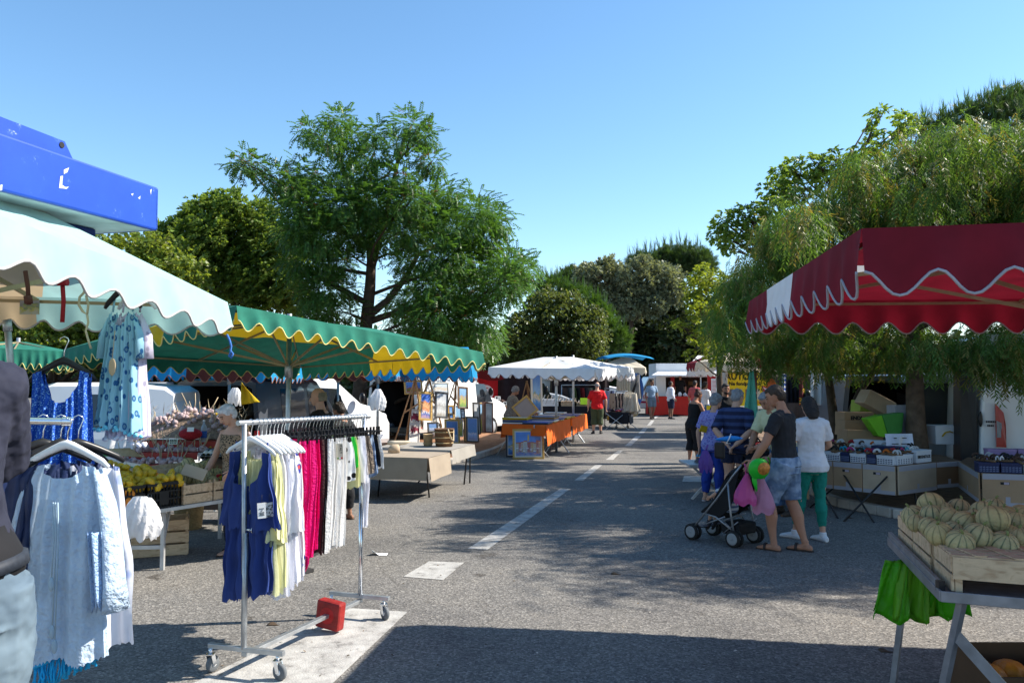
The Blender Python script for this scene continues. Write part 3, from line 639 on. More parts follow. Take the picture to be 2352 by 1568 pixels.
def canopy(name, label, c, A, B, h, nl, cmats, stripe=None, smat=None, trim=None, amp=None, sag=0.05, group=None, pole=None, hub=None, foot=None, poler=0.025, slope_stripe=False, spokes=True, drop=None, side_mats=None, pole_mat=None):
 """c: 4 valance-top corners (world); ridge A (near side 3) .. B (near side 1). stripe: {side: (t0, t1)} painted smat."""
 c = [V3(p) for p in c]; A, B = V3(A), V3(B); amp = amp if amp is not None else h * .34
 base = V3((pole[0], pole[1], 0)) if pole else V3(((c[0] + c[2]) / 2).xy.to_3d())
 t = thing(name, label, 'market parasol', base, group)
 mats = [cmats, smat or cmats]; st = stripe or {}
 m = MB()
 for i in range(4):
  p, q = c[i], c[(i + 1) % 4]
  tp, tq = ((A, B), (B, B), (B, A), (A, A))[i]
  s0, s1 = st.get(i, (2, 2))
  def fn(a, b, p=p, q=q, tp=tp, tq=tq):
   v = lerp(lerp(p, q, a), lerp(tp, tq, a), b); k = math.sin(PI * a) * math.sin(PI * b)
   return v - V3((0, 0, sag * k + .014 * math.sin(a * 23 + b * 9 + i) * k + .010 * math.sin(a * 11 - b * 17 + 2 * i) * k + .006 * math.sin(a * 41 + b * 31) * k))
  if i in (0, 2) and slope_stripe and i == 2: mif = lambda a, b: 1 if b > .60 else 0
  elif i in (1, 3): mif = lambda a, b, s0=s0, s1=s1: 1 if s0 < a < s1 else 0
  else: mif = lambda a, b, s0=s0, s1=s1: 1 if s0 < a < s1 else 0
  m.sheet(fn, 24, 10, mif=mif)
 m.build('roof', mats, t)
 ctr = (c[0] + c[1] + c[2] + c[3]) / 4
 for i in range(4):
  p, q = c[i], c[(i + 1) % 4]; L = (q - p).length; n = nl[i] if isinstance(nl, (list, tuple)) else nl
  out = ((p + q) / 2 - ctr); out.z = 0; out.normalize(); s0, s1 = st.get(i, (2, 2))
  def edge(a): return h - amp * (0.5 + 0.5 * math.cos(2 * PI * n * a)) ** 1.15
  def fn(a, b): 
   d = edge(a) * b
   return lerp(p, q, a) + out * (.02 * b + .012 * b * math.sin(a * n * 6.28 + 1.1) + .015 * b * math.sin(a * 9 + i)) - V3((0, 0, d))
  m = MB(); m.sheet(fn, n * 10, 5, mif=lambda a, b: 1 if s0 < a < s1 else 0)
  va = m.build('valance', mats, t)
  if trim:
   m = MB(); m.tube([fn(j / (n * 10), 1.0) for j in range(n * 10 + 1)], .0062, 5); m.build('piping', trim, va)
 if pole:
  ph = hub if hub else (A.z + B.z) / 2
  top = V3((pole[0], pole[1], ph))
  m = MB(); m.tube([base, top], poler, 10); m.tube([top - V3((0, 0, .75)), top - V3((0, 0, .55))], poler * 1.6, 10); m.build('pole', pole_mat or steel, t)
  if spokes:
   hp = top - V3((0, 0, .62)); tp_ = top - V3((0, 0, .08))
   ends = c + [(c[i] + c[(i + 1) % 4]) / 2 for i in range(4)]
   for e in ends:
    e2 = lerp(e, ctr, .03) - V3((0, 0, .03)); mid = lerp(tp_, e2, .55) - V3((0, 0, .03))
    m = MB(); m.bar(hp, mid, .014, .024); m.bar(tp_, e2, .014, .024); m.build('strut', rod, t)
   m = MB()
   ci = [lerp(q, ctr, .03) - V3((0, 0, .035)) for q in c]
   for i in range(4): m.bar(ci[i], ci[(i + 1) % 4], .014, .02)
   m.build('edge_rod', rod, t)
  if foot:
   for k in range(4):
    a = PI / 4 + k * PI / 2; m = MB(); d = V3((math.cos(a), math.sin(a), 0))
    m.bar(base + V3((0, 0, .42)) + d * .03, base + d * .42 + V3((0, 0, .02)), .022, .022); m.build('leg', steel, t)
 return t
c = [V3((-1.99, 2.2, 2.52)), V3((-1.72, 4.8, 2.315)), V3((-4.2, 5.2, 2.42)), V3((-4.6, 2.5, 2.6))]
A, B = V3((-2.95, 3.3, 2.86)), V3((-2.50, 4.25, 2.74))
MC = canopy('parasol', 'mint green and tan market parasol with scalloped edge over the clothes racks', c, A, B, .205, [9, 10, 9, 10], mint, {1: (.52, 1.1), 2: (-1, 2), 3: (2, 3)}, tan, trim_g, amp=.06, pole=(-3.05, 3.75), hub=2.75)
def strap(pts, wd, mat, name, label, cat):
 m = MB(); m.tube(pts, wd, 6, flat=.4); return tag(m.build(name, mat), label, cat)
m = MB(); p0 = at(143, 645, 4.0); m.tube([p0, at(146, 690, 4.0), at(143, 740, 4.0)], .012, 6, flat=.4); m.tube([at(133, 648, 4.0), at(155, 648, 4.0)], .02, 6)
tag(m.build('strap', M('red strap', (.3, .012, .02))), 'red strap hanging from the edge of the mint parasol', 'strap')
m = MB(); m.tube([at(58, 622, 3.6), at(64, 660, 3.6), at(66, 700, 3.6)], .011, 6, flat=.5); m.tube([at(64, 680, 3.6), at(66, 697, 3.6)], .02, 6)
tag(m.build('strap', M('brown strap', (.09, .03, .02))), 'dark brown buckled strap hanging inside the mint parasol', 'strap')
m = MB(); m.tube([at(u, v, 4.05) for u, v in ((195, 655), (193, 672), (183, 682), (181, 700), (190, 715), (200, 722), (203, 700), (198, 680), (201, 675))], .007, 6)
m.tube([at(u, v, 4.05) for u, v in ((200, 722), (203, 740), (197, 760), (204, 785), (209, 800))], .006, 6)
tag(m.build('twine', M('straw twine', (.5, .43, .28))), 'knotted straw coloured twine dangling from the mint parasol edge', 'twine')
m = MB(); m.tube([at(u, v, 4.82) for u, v in ((521, 768), (527, 780), (531, 795), (529, 805), (535, 812), (531, 822), (526, 818), (531, 806))], .007, 6)
tag(m.build('cord', M('blue cord', (.04, .14, .42))), 'blue cord dangling from the corner of the mint parasol', 'cord')
m = MB(); p = at(46, 690, 4.93); q = at(90, 722, 4.93); m.box((p + q) / 2 + V3((0, 0, 0)), (abs(q.x - p.x), .004, abs(p.z - q.z)))
pm = painting_mat('faded parasol picture', [(0, (.42, .42, .36)), (.35, (.45, .42, .12)), (.55, (.2, .26, .14)), (.7, (.25, .24, .25)), (1, (.33, .33, .34))], 5, .5)
o = m.build('sticker', pm, MC)
c = [V3((-2.43, 7.0, 2.50)), V3((-.335, 9.1, 2.16)), V3((-3.16, 11.93, 2.06)), V3((-5.30, 9.4, 2.20))]
A, B = V3((-3.45, 9.0, 2.66)), V3((-1.75, 10.35, 2.50))
canopy('parasol', 'large green and yellow market parasol with yellow piping over the fruit stall', c, A, B, .215, [15, 18, 15, 18], green, {1: (.24, .56), 3: (.36, .66)}, yellow, trim_y, amp=.085, sag=.03, pole=(-2.62, 9.35), hub=2.62, slope_stripe=True, poler=.03)
m = MB(); m.box(at(914, 834, 10.35) + V3((0, -.03, 0)), (.10, .004, .09)); tag(m.build('tag', M('maker patch', (.42, .33, .12))), 'small square patch on the yellow valance of the green parasol', 'patch')
c = [at(-110, 800, 11.5), at(165, 803, 12.3), at(150, 812, 15.2), at(-250, 800, 15)]
c2 = [V3((p.x, p.y, z)) for p, z in zip(c, (2.33, 2.28, 2.25, 2.3))]
canopy('parasol', 'green parasol with yellow piping half hidden behind the blue dress', c2, at(-70, 785, 13), at(60, 785, 13.6), .3, [14, 14, 14, 14], green, {1: (.3, .6)}, yellow, trim_y, amp=.09, pole=(at(42, 800, 13.4).x, 13.4), hub=2.55, poler=.03)
def blue_par(label, us, Y, w, d, zt, st, lean=0.0, pole=None, nl=9):
 p = at(us, 870, Y); x0 = p.x
 c = [V3((x0, Y, zt)), V3((x0 + w, Y + lean, zt - .03)), V3((x0 + w, Y + d + lean, zt - .05)), V3((x0, Y + d, zt))]
 ctr = (c[0] + c[2]) / 2
 return canopy('parasol', label, c, ctr + V3((-.5, 0, .42)), ctr + V3((.5, 0, .42)), .3, [nl] * 4, sky_c, st, maroon, trim_b, amp=.10, pole=pole or (ctr.x, ctr.y), hub=zt + .4)
blue_par('bright blue parasol with a maroon middle behind the green parasol', 325, 12.6, 2.0, 2.2, 2.12, {0: (.35, .9), 2: (.2, .8)})
blue_par('bright blue and maroon parasol in front of the white van with the open door', 578, 14.6, 2.6, 2.6, 2.14, {0: (.55, .8), 2: (.3, .9)})
blue_par('bright cyan parasol beside the open van with the paintings', 935, 15.4, 1.25, 2.4, 2.12, {2: (.3, .7)}, -.3, pole=(at(868, 870, 15.6).x, 15.6), nl=6)
c = [V3((at(1122, 845, 20.5).x, 20.5, 2.16)), V3((at(1366, 850, 18.3).x, 18.3, 2.09)), V3((3.2, 21.0, 2.16)), V3((.7, 23.0, 2.14))]
base1 = gp(1278, 1039)
canopy('parasol', 'white market parasol standing over the front of the orange table', c, V3((.8, 20.4, 2.42)), V3((1.5, 20.2, 2.42)), .27, [8, 8, 8, 8], whitec, None, None, trim_w, amp=.1, pole=(base1.x, base1.y), hub=2.44, foot=True, poler=.032)
m = MB(); m.tube([V3((base1.x, base1.y, 2.4)), V3((base1.x, base1.y, 2.5))], .06, 8)
base2 = gp(1317, 1016)
c = [V3((1.0, 22.9, 2.08)), V3((3.0, 21.1, 2.06)), V3((3.75, 24.4, 2.05)), V3((1.6, 26.0, 2.08))]
canopy('parasol', 'second white parasol behind the first, over the far end of the orange table', c, V3((2.0, 23.7, 2.38)), V3((2.5, 23.5, 2.38)), .27, [8, 8, 8, 8], whitec, None, None, trim_w, amp=.1, pole=(base2.x, base2.y), hub=2.56, foot=True, poler=.032)
Y = 32
c = [V3((at(1385, 850, Y).x, Y, 2.35)), V3((at(1474, 850, Y).x, Y - .8, 2.3)), V3((at(1474, 850, Y).x + .5, Y + 2, 2.35)), V3((at(1385, 850, Y).x, Y + 2.6, 2.4))]
canopy('parasol', 'cream parasol with a blue top over the clothing racks', c, V3((4.5, Y + .9, 2.74)), V3((4.9, Y + .8, 2.74)), .3, [6, 6, 6, 6], cream, {0: (.05, .8)}, cream, trim_w, amp=.1, pole=(4.6, 33), hub=2.7)
m = MB(); m.sheet(lambda a, b: V3((3.75 + 2.0 * a - .2 * b, Y + .2 + 1.6 * b, 2.66 + .14 * math.sin(PI * a) + .12 * math.sin(PI * b))), 10, 8); tag(m.build('tarpaulin', sky_c, solid=.01), 'bright blue tarpaulin lying over the cream parasol', 'tarpaulin')
Y = 25.5
xs = at(1622, 850, Y).x, at(1768, 850, Y).x
c = [V3((xs[0], Y, 2.42)), V3((xs[1], Y - .2, 2.38)), V3((xs[1] + .3, Y + 2.6, 2.4)), V3((xs[0], Y + 2.8, 2.42))]
canopy('parasol', 'cream and burgundy parasol under the trees in front of the yellow banners', c, V3((xs[0] + .6, Y + 1.3, 2.75)), V3((xs[1] - .5, Y + 1.3, 2.75)), .3, [5, 6, 5, 6], cream, {0: (.78, 1.1), 3: (.0, .5)}, burg, trim_w, amp=.12, pole=(xs[0] + 1.0, Y + 1.3), hub=2.7)
c = [V3((at(1578, 850, 29).x, 29, 2.3)), V3((at(1640, 850, 28.6).x, 28.6, 2.3)), V3((at(1650, 850, 30).x, 31, 2.35)), V3((at(1582, 850, 31).x, 31, 2.35))]
canopy('parasol', 'grey white parasol corner poking out left of the yellow banners', c, V3((7.0, 30, 2.75)), V3((7.2, 30, 2.75)), .36, [4, 4, 4, 4], whitec, None, None, trim_w, amp=.08, pole=(7.1, 30), hub=2.7, spokes=False)
c = [V3((1.38, 3.12, 2.445)), V3((5.3, 2.45, 2.47)), V3((5.95, 5.9, 2.47)), V3((1.95, 6.52, 2.49))]
A, B = V3((3.0, 4.7, 2.76)), V3((4.3, 4.45, 2.76))
canopy('parasol', 'burgundy and white market parasol with white piping over the melon table', c, A, B, .27, [15, 13, 15, 13], burg, {3: (.28, .57)}, whitec, trim_w, amp=.095, sag=.04, pole=(3.65, 4.5), hub=2.74, poler=.03)
c = [V3((5.4, 1.6, 2.5)), V3((8.6, 1.2, 2.5)), V3((9.1, 4.7, 2.5)), V3((6.05, 5.15, 2.5))]
canopy('parasol', 'burgundy parasol standing next to the melon table, outside the picture', c, V3((7, 3.2, 2.95)), V3((7.8, 3.1, 2.95)), .27, [12, 12, 12, 12], burg, None, None, trim_w, amp=.095, pole=(7.3, 3.2), hub=2.9)
bl = M('scratched blue paint', (0.014, 0.055, 0.36), 0.42, 0.16, 3, coat=0.15)
def fscr(n, L, tc):
 a = n.new('ShaderNodeTexNoise'); a.inputs['Scale'].default_value = 9; a.inputs['Detail'].default_value = 8; a.inputs['Roughness'].default_value = .75; L.new(tc.outputs['Object'], a.inputs['Vector'])
 r = ramp(n, [(0.0, (.014, .055, .36)), (.61, (.018, .066, .38)), (.65, (.06, .13, .45)), (.69, (.45, .47, .52))]); L.new(a.outputs['Fac'], r.inputs[0]); return r.outputs[0]
pattern(bl, fscr)
under = M('weathered white sheet metal', (0.46, 0.52, 0.54), 0.6, 0.3, 5)
LT = thing('awning_flap', 'scratched blue metal awning flap with a flange jutting out above the mint parasol', 'awning', (-2.6, 3.6, 2.75))
e = V3((-2.15, 4.8, 2.75)); s = V3((-2.80, 2.5, 2.75)); d = (e - s).normalized(); inn = V3((-d.y, d.x, 0))
m = MB(); m.prism([s, e, e + V3((0, 0, .265)), s + V3((0, 0, .29))], inn * .03); m.prism([e - d * .0, e + inn * .62, e + inn * .62 + V3((0, 0, .2)), e + V3((0, 0, .265))], -d * .03)
m.build('fascia', bl, LT, bevel=.012)
m = MB(); k0 = e - d * .62 + inn * .03 + V3((0, 0, .27)); m.prism([s + inn * .03 + V3((0, 0, .29)), k0, k0 - d * .06 + V3((0, 0, .085)), s + inn * .03 + V3((0, 0, .40))], inn * .012); fl = m.build('flange', bl, LT)
for q in (.08, .62):
 m = MB(); cpt = k0 - d * q + V3((0, 0, .06)); m.tube([cpt - inn * .004, cpt + inn * .018], .016, 10); m.build('bolt_hole', ink, fl)
m = MB(); m.prism([s + inn * .03, e + inn * .03 - d * .03, e + inn * .6 - d * .03, s + inn * .6], V3((0, 0, .02))); m.build('underside', under, LT)
m = MB(); m.bar(s + inn * .42 + V3((0, 0, -.03)), e + inn * .34 - d * .16 + V3((0, 0, -.03)), .07, .055); m.build('beam', M('dark blue beam', (.008, .02, .12), .4, .1), LT, bevel=.01)
nf = V3((d.y, -d.x, 0))
def fpt(u, v): r_ = V3(ray(u, v)); o_ = V3((0, 0, CH)); return o_ + r_ * ((s - o_).dot(nf) / r_.dot(nf)) + nf * .002
for pl in ([(146, 390), (158, 385), (154, 396), (146, 400)], [(138, 405), (144, 404), (142, 425), (150, 430), (158, 429), (152, 434), (135, 432)], [(0, 425), (5, 424), (4, 437), (0, 438)], [(300, 446), (306, 444), (304, 450)], [(316, 455), (322, 450), (321, 458)], [(344, 437), (348, 434), (346, 448)]): m = MB(); m.add([fpt(*q_) for q_ in pl], [tuple(range(len(pl)))]); m.build('scrape', M('bare scraped metal', (.55, .57, .6), .6, .3, 60), LT)
# ---------------------------------------------------------------- clothes and racks
def interp(tab, t):
 for (a, x), (b, y) in zip(tab, tab[1:]):
  if t <= b: return x + (y - x) * (t - a) / max(1e-6, b - a)
 return tab[-1][1]
def garment(name, label, cat, H, w, zt, zb, hw, depth, mat, neck=None, ripple=.02, freq=9, hem=0.0, ph=0.0, group=None, nu=40, nv=22, slant=0.0, strap=None, sway=0.0, parent=None, hemfreq=40, backneck=.4):
 """Two-layer hanging garment. H: point under the hook; w: unit width axis; neck (half width share, depth)."""
 H = V3(H); w = V3(w).normalized(); n = V3((-w.y, w.x, 0)); m = MB()
 for side in (1, -1):
  def fn(a, b):
   s = a * 2 - 1; top = zt
   if neck:
    k = abs(s) / neck[0]; dn = neck[1] * (1 if side > 0 else backneck)
    top -= dn * (math.sqrt(max(0, 1 - k * k)) if k < 1 else 0) + max(0, (abs(s) - neck[0])) * .05
   bot = zb + slant * s + hem * (abs(math.sin(s * hemfreq)) - .5) + .012 * math.sin(s * 7 + ph)
   z = lerp(top, bot, b); t = (zt - z) / (zt - zb)
   x = s * interp(hw, t); d = interp(depth, t) if isinstance(depth, list) else depth
   y = side * d * math.sqrt(max(0, 1 - s * s)) + ripple * (.2 + t) * math.sin(freq * s + ph + side) + ripple * .45 * math.sin(freq * 2.3 * s + ph * 2 + t * 3) + sway * t * t + .25 * ripple * math.sin(t * 14 + s * 4 + ph)
   return H.xy.to_3d() + w * x + n * y + V3((0, 0, z))
  m.sheet(fn, nu, nv)
 if strap:
  for s in (-1, 1):
   x = s * strap[0]; m.tube([H.xy.to_3d() + w * x + V3((0, 0, zt)) , H.xy.to_3d() + w * (x * .96) + n * .01 + V3((0, 0, zt + strap[1]))], .006, 5, flat=.4)
 o = m.build(name, mat, parent)
 if parent is None: tag(o, label, cat, group)
 return o
def hanger(H, w, label, mat, kind='shoulder', group='hangers on the rolling rack', width=.2, drop=.12, hookmat=None):
 """H: point on top of the rail."""
 H = V3(H); w = V3(w).normalized()
 t = thing('clothes_hanger', label, 'hanger', H, group)
 pts = [H + w * (.022 * math.cos(a)) + V3((0, 0, .0 + .022 * math.sin(a) - .012)) for a in (PI * 1.05, PI * .8, PI * .5, PI * .2, 0, -PI * .25)]
 m = MB(); m.tube(pts + [H + w * .004 + V3((0, 0, -.06)), H + V3((0, 0, -drop))], .0026, 6); m.build('hook', hookmat or chrome, t)
 m = MB(); c = H - V3((0, 0, drop))
 if kind == 'shoulder':
  m.tube([c + w * x * width + V3((0, 0, z)) for x, z in ((-1, -.095), (-.85, -.07), (-.45, -.03), (-.15, -.004), (0, .004), (.15, -.004), (.45, -.03), (.85, -.07), (1, -.095))], [.007, .011, .012, .014, .016, .014, .012, .011, .007], 8, flat=1.3)
  m.build('body', mat, t)
 else:
  m.tube([c - w * width, c + w * width], .006, 6); m.box(c + V3((0, 0, .01)), (.02, .02, .03)); m.build('bar', mat, t)
  for s in (-1, 1):
   m = MB(); q = c + w * s * width * .82; m.box(q - V3((0, 0, .022)), (.018, .03, .055)); m.box(q + V3((0, 0, .02)), (.014, .02, .03)); m.build('clip', mat, t)
 return t
RA, RB = V3((-1.70, 5.08, 1.575)), V3((-1.165, 6.30, 1.557))
RD = (RB - RA).normalized(); RW = V3((.91, -.42, 0)).normalized()
def caster(p, parent, rz, mr=rubber):
 m = MB(); p = V3(p); d = V3((math.cos(rz), math.sin(rz), 0)); sd = V3((-d.y, d.x, 0))
 c = p + V3((0, 0, .052)); R = frame(sd)
 m.lathe([(.0, -.015), (.045, -.015), (.052, -.008), (.052, .008), (.045, .015), (0, .015)], 18, c, 0, R)
 wh = m.build('wheel', mr, parent)
 m = MB(); m.lathe([(0, -.017), (.018, -.017), (.018, .017), (0, .017)], 12, c, 0, R); m.build('hub', whitep, wh)
 m = MB(); m.bar(c + sd * .02 + V3((0, 0, -.005)), c + sd * .02 + V3((0, 0, .062)) - d * .02, .004, .03); m.bar(c - sd * .02 + V3((0, 0, -.005)), c - sd * .02 + V3((0, 0, .062)) - d * .02, .004, .03)
 m.box(c + V3((0, 0, .066)) - d * .02, (.05, .05, .006)); m.tube([c + V3((0, 0, .066)) - d * .02, c + V3((0, 0, .10)) - d * .02], .012, 8); m.build('fork', chrome, parent)
RK = thing('clothes_rack', 'galvanised rolling clothes rack standing on the white road stripe', 'clothes rack', (-1.45, 5.7, 0))
fz = .165
F1, F2 = V3((-1.925, 5.15, fz)), V3((-1.405, 4.99, fz)); B1, B2 = V3((-1.44, 6.39, fz)), V3((-.945, 6.22, fz))
m = MB(); m.tube([RA - RD * .06, RB + RD * .07], .0165, 12, caps=False); m.tube([RA - RD * .06, RA - RD * .059], .017, 12); rail = m.build('rail', steel, RK)
fb = lerp(F1, F2, .47); bb = lerp(B1, B2, .52)
m = MB(); m.tube([fb, RA], .0155, 12); m.tube([fb, fb + V3((0, 0, .72))], .0185, 12); po = m.build('pole', steel, RK)
m = MB(); m.tube([fb + V3((0, 0, .74)), fb + V3((.05, -.02, .74))], .008, 8); m.tube([fb + V3((.05, -.02, .74)), fb + V3((.058, -.024, .74))], .02, 10); m.build('knob', chrome, po)
m = MB(); m.tube([bb, RB], .0155, 12); m.tube([bb, bb + V3((0, 0, .72))], .0185, 12); m.build('pole', chrome, RK)
for a, b in ((F1, F2), (B1, B2)):
 m = MB(); m.bar(a, b, .035, .03); m.build('foot_bar', steel, RK, bevel=.002)
m = MB(); m.bar(fb + V3((0, 0, -.035)), bb + V3((0, 0, -.035)), .04, .025); m.build('base_bar', steel, RK, bevel=.002)
for a, r in ((F1 + (F2 - F1) * .05, 1.2), (F1 + (F2 - F1) * .95, -.5), (B1 + (B2 - B1) * .06, 1.0), (B1 + (B2 - B1) * .93, -.9)):
 caster(V3((a.x, a.y, 0)), RK, r)
rw = M('chipped red paint', (.24, .016, .014), .55, .25, 14, bump=.2, bscale=40)
WB = lerp(fb, bb, .70) - V3((0, 0, .035)); Rw = frame(RD)
m = MB(); wt = thing('weight_block', 'chipped red square weight block slid onto the base bar of the rolling rack', 'weight', WB)
rr_ = Matrix.Rotation(.1, 3, RD)
m.box(WB, (.205, .205, .09), rr_ @ Rw); bdy = m.build('body', rw, wt, bevel=.018)
m = MB(); m.tube([WB - RD * .046, WB - RD * .038], .06, 20); m.build('boss', M('bright red paint', (.38, .012, .012), .5, .2, 14), wt)
royal = cloth('royal blue voile', (.028, .055, .22), .12, .4, 12, transl=.15); lemon = cloth('pale lemon voile', (.72, .72, .42), .06, .4, 12, transl=.3)
wht = cloth('white voile', (.78, .79, .86), .05, .4, 12, transl=.3); lace_w = cloth('white lace', (.82, .82, .82), .06, .5, 70, transl=.3)
pinkh = cloth('hot pink lace', (.78, .006, .20), .12, .8, 70, transl=.2); rose = cloth('rose pink voile', (.62, .05, .2), .1, .4, 12, transl=.25)
brownd = cloth('dark brown lace', (.045, .018, .018), .2, .8, 60); crochet = cloth('taupe crochet', (.20, .16, .125), .3, 1.0, 60); blackc = cloth('black crochet', (.012, .012, .014), .3, 1.0, 60)
denim = mix2('bleached denim', (.12, .19, .33), (.4, .48, .6), 'NOISE', 14, .42, .55); polka = mix2('black dots on white', (.74, .74, .72), (.01, .01, .012), 'VORONOI', 17, .33, .37)
aztec = mix2('blue and red aztec print', (.72, .7, .72), (.03, .04, .3), 'VORONOI', 22, .34, .36, c=(.55, .07, .08), stretch=(1, 1, .7)); lime = cloth('bright green cotton', (.03, .55, .06))
SHW = [(0, .13), (.12, .17), (.5, .18), (1, .21)]; PANT = [(0, .155), (.3, .17), (.7, .155), (1, .14)]; SHORT = [(0, .16), (.5, .19), (1, .2)]
TM = [(0, 0), (.1, .09), (.30, .265), (.335, .285), (.495, .425), (.56, .485), (.735, .655), (.765, .70), (1.02, 1.02)]
def rp(t): return lerp(RA, RB, interp(TM, t))
def hung(t, kind, name, label, cat, mat, zb, hw, depth=.018, mat_h=None, ripple=.012, hem=.006, **k):
 p = rp(t); wv = RW + V3((jit(.05), jit(.05), 0)); ztop = p.z + .016
 hanger(V3((p.x, p.y, p.z + .012)), wv, ('white plastic hanger' if kind == 'shoulder' else 'black clip hanger') + ' holding the ' + k.pop('what'), mat_h or (whitep if kind == 'shoulder' else blackp), kind, width=.205 if kind == 'shoulder' else .16)
 return garment(name, label, cat, p, wv, p.z - (.185 if kind == 'shoulder' else .135), zb, hw, depth, mat, ripple=ripple, hem=hem, ph=t * 40, **k)
tank = dict(neck=(.62, .15), strap=(.135, .04))
hung(.05, 'shoulder', 'tank_dress', 'royal blue sleeveless dress, frontmost garment on the rolling rack', 'dress', royal, .90, [(0, .15), (.25, .17), (.6, .215), (1, .245)], .05, what='royal blue dress', ripple=.03, freq=8, hem=.025, neck=(.8, .27), strap=(.135, .06), backneck=.8)
p = rp(.05); garment('skirt', 'royal blue frilled lower tier with lace hem under the blue dress front', 'skirt', p + RW * .0, RW, 1.0, .47, [(0, .165), (.5, .19), (1, .205)], .05, royal, ripple=.035, freq=12, hem=.03, slant=.05)
for k_, t in enumerate((.10, .135)):
 hung(t, 'shoulder', 'tank_dress', ('pale lemon lace edged dress just behind the royal blue one', 'second pale lemon dress, next to the white dresses')[k_], 'dress', lemon, .50 + .03 * k_, SHW, .03, what=('pale lemon dress behind the royal blue one', 'second pale lemon dress')[k_], hem=.02, ripple=.02, **tank)
 garment('overlayer', 'pale lemon short upper tier with scalloped lace on the ' + ('first', 'second')[k_] + ' lemon dress', 'overlayer', rp(t) + RW * .03 - RD * .02, RW, 1.33, .84 - .03 * k_, [(0, .12), (1, .2)], .03, lemon, ripple=.03, hem=.02)
for k_, t in enumerate((.17, .20, .235, .265)):
 o_ = ('first', 'second', 'third', 'fourth')[k_]
 hung(t, 'shoulder', 'tank_dress', o_ + ' of the four white voile dresses behind the lemon ones', 'dress', wht, .45 + .03 * k_, SHW, .026, what=o_ + ' white voile dress', hem=.018, ripple=.02, **tank)
garment('overlayer', 'white short upper tier with lace hem over the white dresses', 'overlayer', rp(.245) + RW * .05, RW, 1.33, .86, [(0, .12), (1, .2)], .03, wht, ripple=.03, hem=.02)
hung(.30, 'shoulder', 'tunic', 'blue and red aztec print tunic between the white dresses and the pink trousers', 'tunic', aztec, .56, SHW, .026, what='aztec print tunic', ripple=.02, **tank)
hung(.335, 'clip', 'skirt', 'dusty rose voile skirt next to the aztec tunic', 'skirt', rose, .60, [(0, .15), (1, .19)], .03, what='dusty rose skirt', ripple=.03, hem=.03)
for k_, t in enumerate((.375, .415, .455, .495)):
 o_ = ('first', 'second', 'third', 'fourth')[k_]
 hung(t, 'clip', 'lace_trousers', o_ + ' of the four hot pink lace trousers on the rolling rack', 'trousers', pinkh, .58 + .03 * k_, PANT, .026, what=o_ + ' hot pink lace trousers', ripple=.016)
m = MB(); p = rp(.345); 
m.sheet(lambda a, b: p.xy.to_3d() + RW * (.02 + .2 * a) + V3((0, 0, lerp(.68, .52 + .1 * a - .06 * math.sin(PI * a), b))) - RD * (.02 + .02 * math.sin(6 * a)), 10, 6)
tag(m.build('fabric_sash', pinkh, solid=.003), 'hot pink sash end dangling below the pink trousers', 'sash')
for k_, t in enumerate((.53, .56)):
 o_ = ('first', 'second')[k_]
 hung(t, 'clip', 'lace_trousers', o_ + ' of the two dark brown lace trousers between pink and white', 'trousers', brownd, .64, PANT, .024, what=o_ + ' dark brown trousers')
for k_, t in enumerate((.595, .625, .655, .685, .71, .735)):
 o_ = ('first', 'second', 'third', 'fourth', 'fifth', 'sixth')[k_]
 hung(t, 'clip', 'lace_trousers', o_ + ' of the six white lace trousers on the rolling rack', 'trousers', lace_w, .64 + .01 * (k_ % 3), PANT, .026, what=o_ + ' white lace trousers', ripple=.016, hem=.012)
hung(.765, 'clip', 'shorts', 'black dots on white shorts with a cream price card', 'shorts', polka, 1.12, SHORT, .022, what='dotted shorts')
hung(.785, 'clip', 'shorts', 'bright green shorts mostly hidden behind the dotted ones', 'shorts', lime, 1.2, SHORT, .02, what='bright green shorts')
hung(.81, 'clip', 'shorts', 'pale lemon fringed shorts behind the dotted ones', 'shorts', lemon, 1.05, SHORT, .024, what='pale lemon shorts', hem=.025, hemfreq=70)
for k_, t in enumerate((.84, .865)):
 o_ = ('first', 'second')[k_]
 hung(t, 'clip', 'shorts', o_ + ' white fringed shorts beside the lemon pair', 'shorts', wht, 1.08, SHORT, .024, what=o_ + ' white fringed shorts', hem=.025, hemfreq=70)
for k_, t in enumerate((.89, .91)):
 o_ = ('first', 'second')[k_]
 hung(t, 'clip', 'shorts', o_ + ' taupe crochet shorts before the denim skirt', 'shorts', crochet, 1.15, SHORT, .022, what=o_ + ' taupe crochet shorts', hem=.015)
hung(.94, 'clip', 'skirt', 'bleached denim skirt with a frayed slanting hem', 'skirt', denim, 1.07, [(0, .15), (1, .21)], .03, what='denim skirt', slant=.06)
hung(.968, 'clip', 'shorts', 'black crochet shorts between denim and white', 'shorts', blackc, 1.17, SHORT, .022, what='black crochet shorts', hem=.02)
hung(.99, 'clip', 'shorts', 'white lace shorts last on the rolling rack', 'shorts', lace_w, 1.15, SHORT, .022, what='white lace shorts', hem=.02)
hung(1.01, 'clip', 'scarf', 'long white scarf dangling at the far end of the rolling rack', 'scarf', wht, .70, [(0, .17), (.25, .05), (.6, .045), (1, .03)], .02, what='long white scarf', slant=0)
def card_tag(label, p, w, h, rot, mat, string=.05):
 t = thing('price_card', label, 'price card', p); m = MB(); m.box(p, (w, .003, h), rot); m.build('card', mat, t)
 m = MB(); m.tube([V3(p) + V3((0, 0, h / 2)), V3(p) + V3((0, 0, h / 2 + string))], .0015, 4); m.build('string', ink, t); return t
Rt = Matrix.Rotation(.35, 3, 'Z') @ Matrix.Rotation(-.06, 3, 'Y')
t = card_tag('white swing tag on the royal blue dress', at(601, 1172, 4.98), .05, .095, Rt, paper)
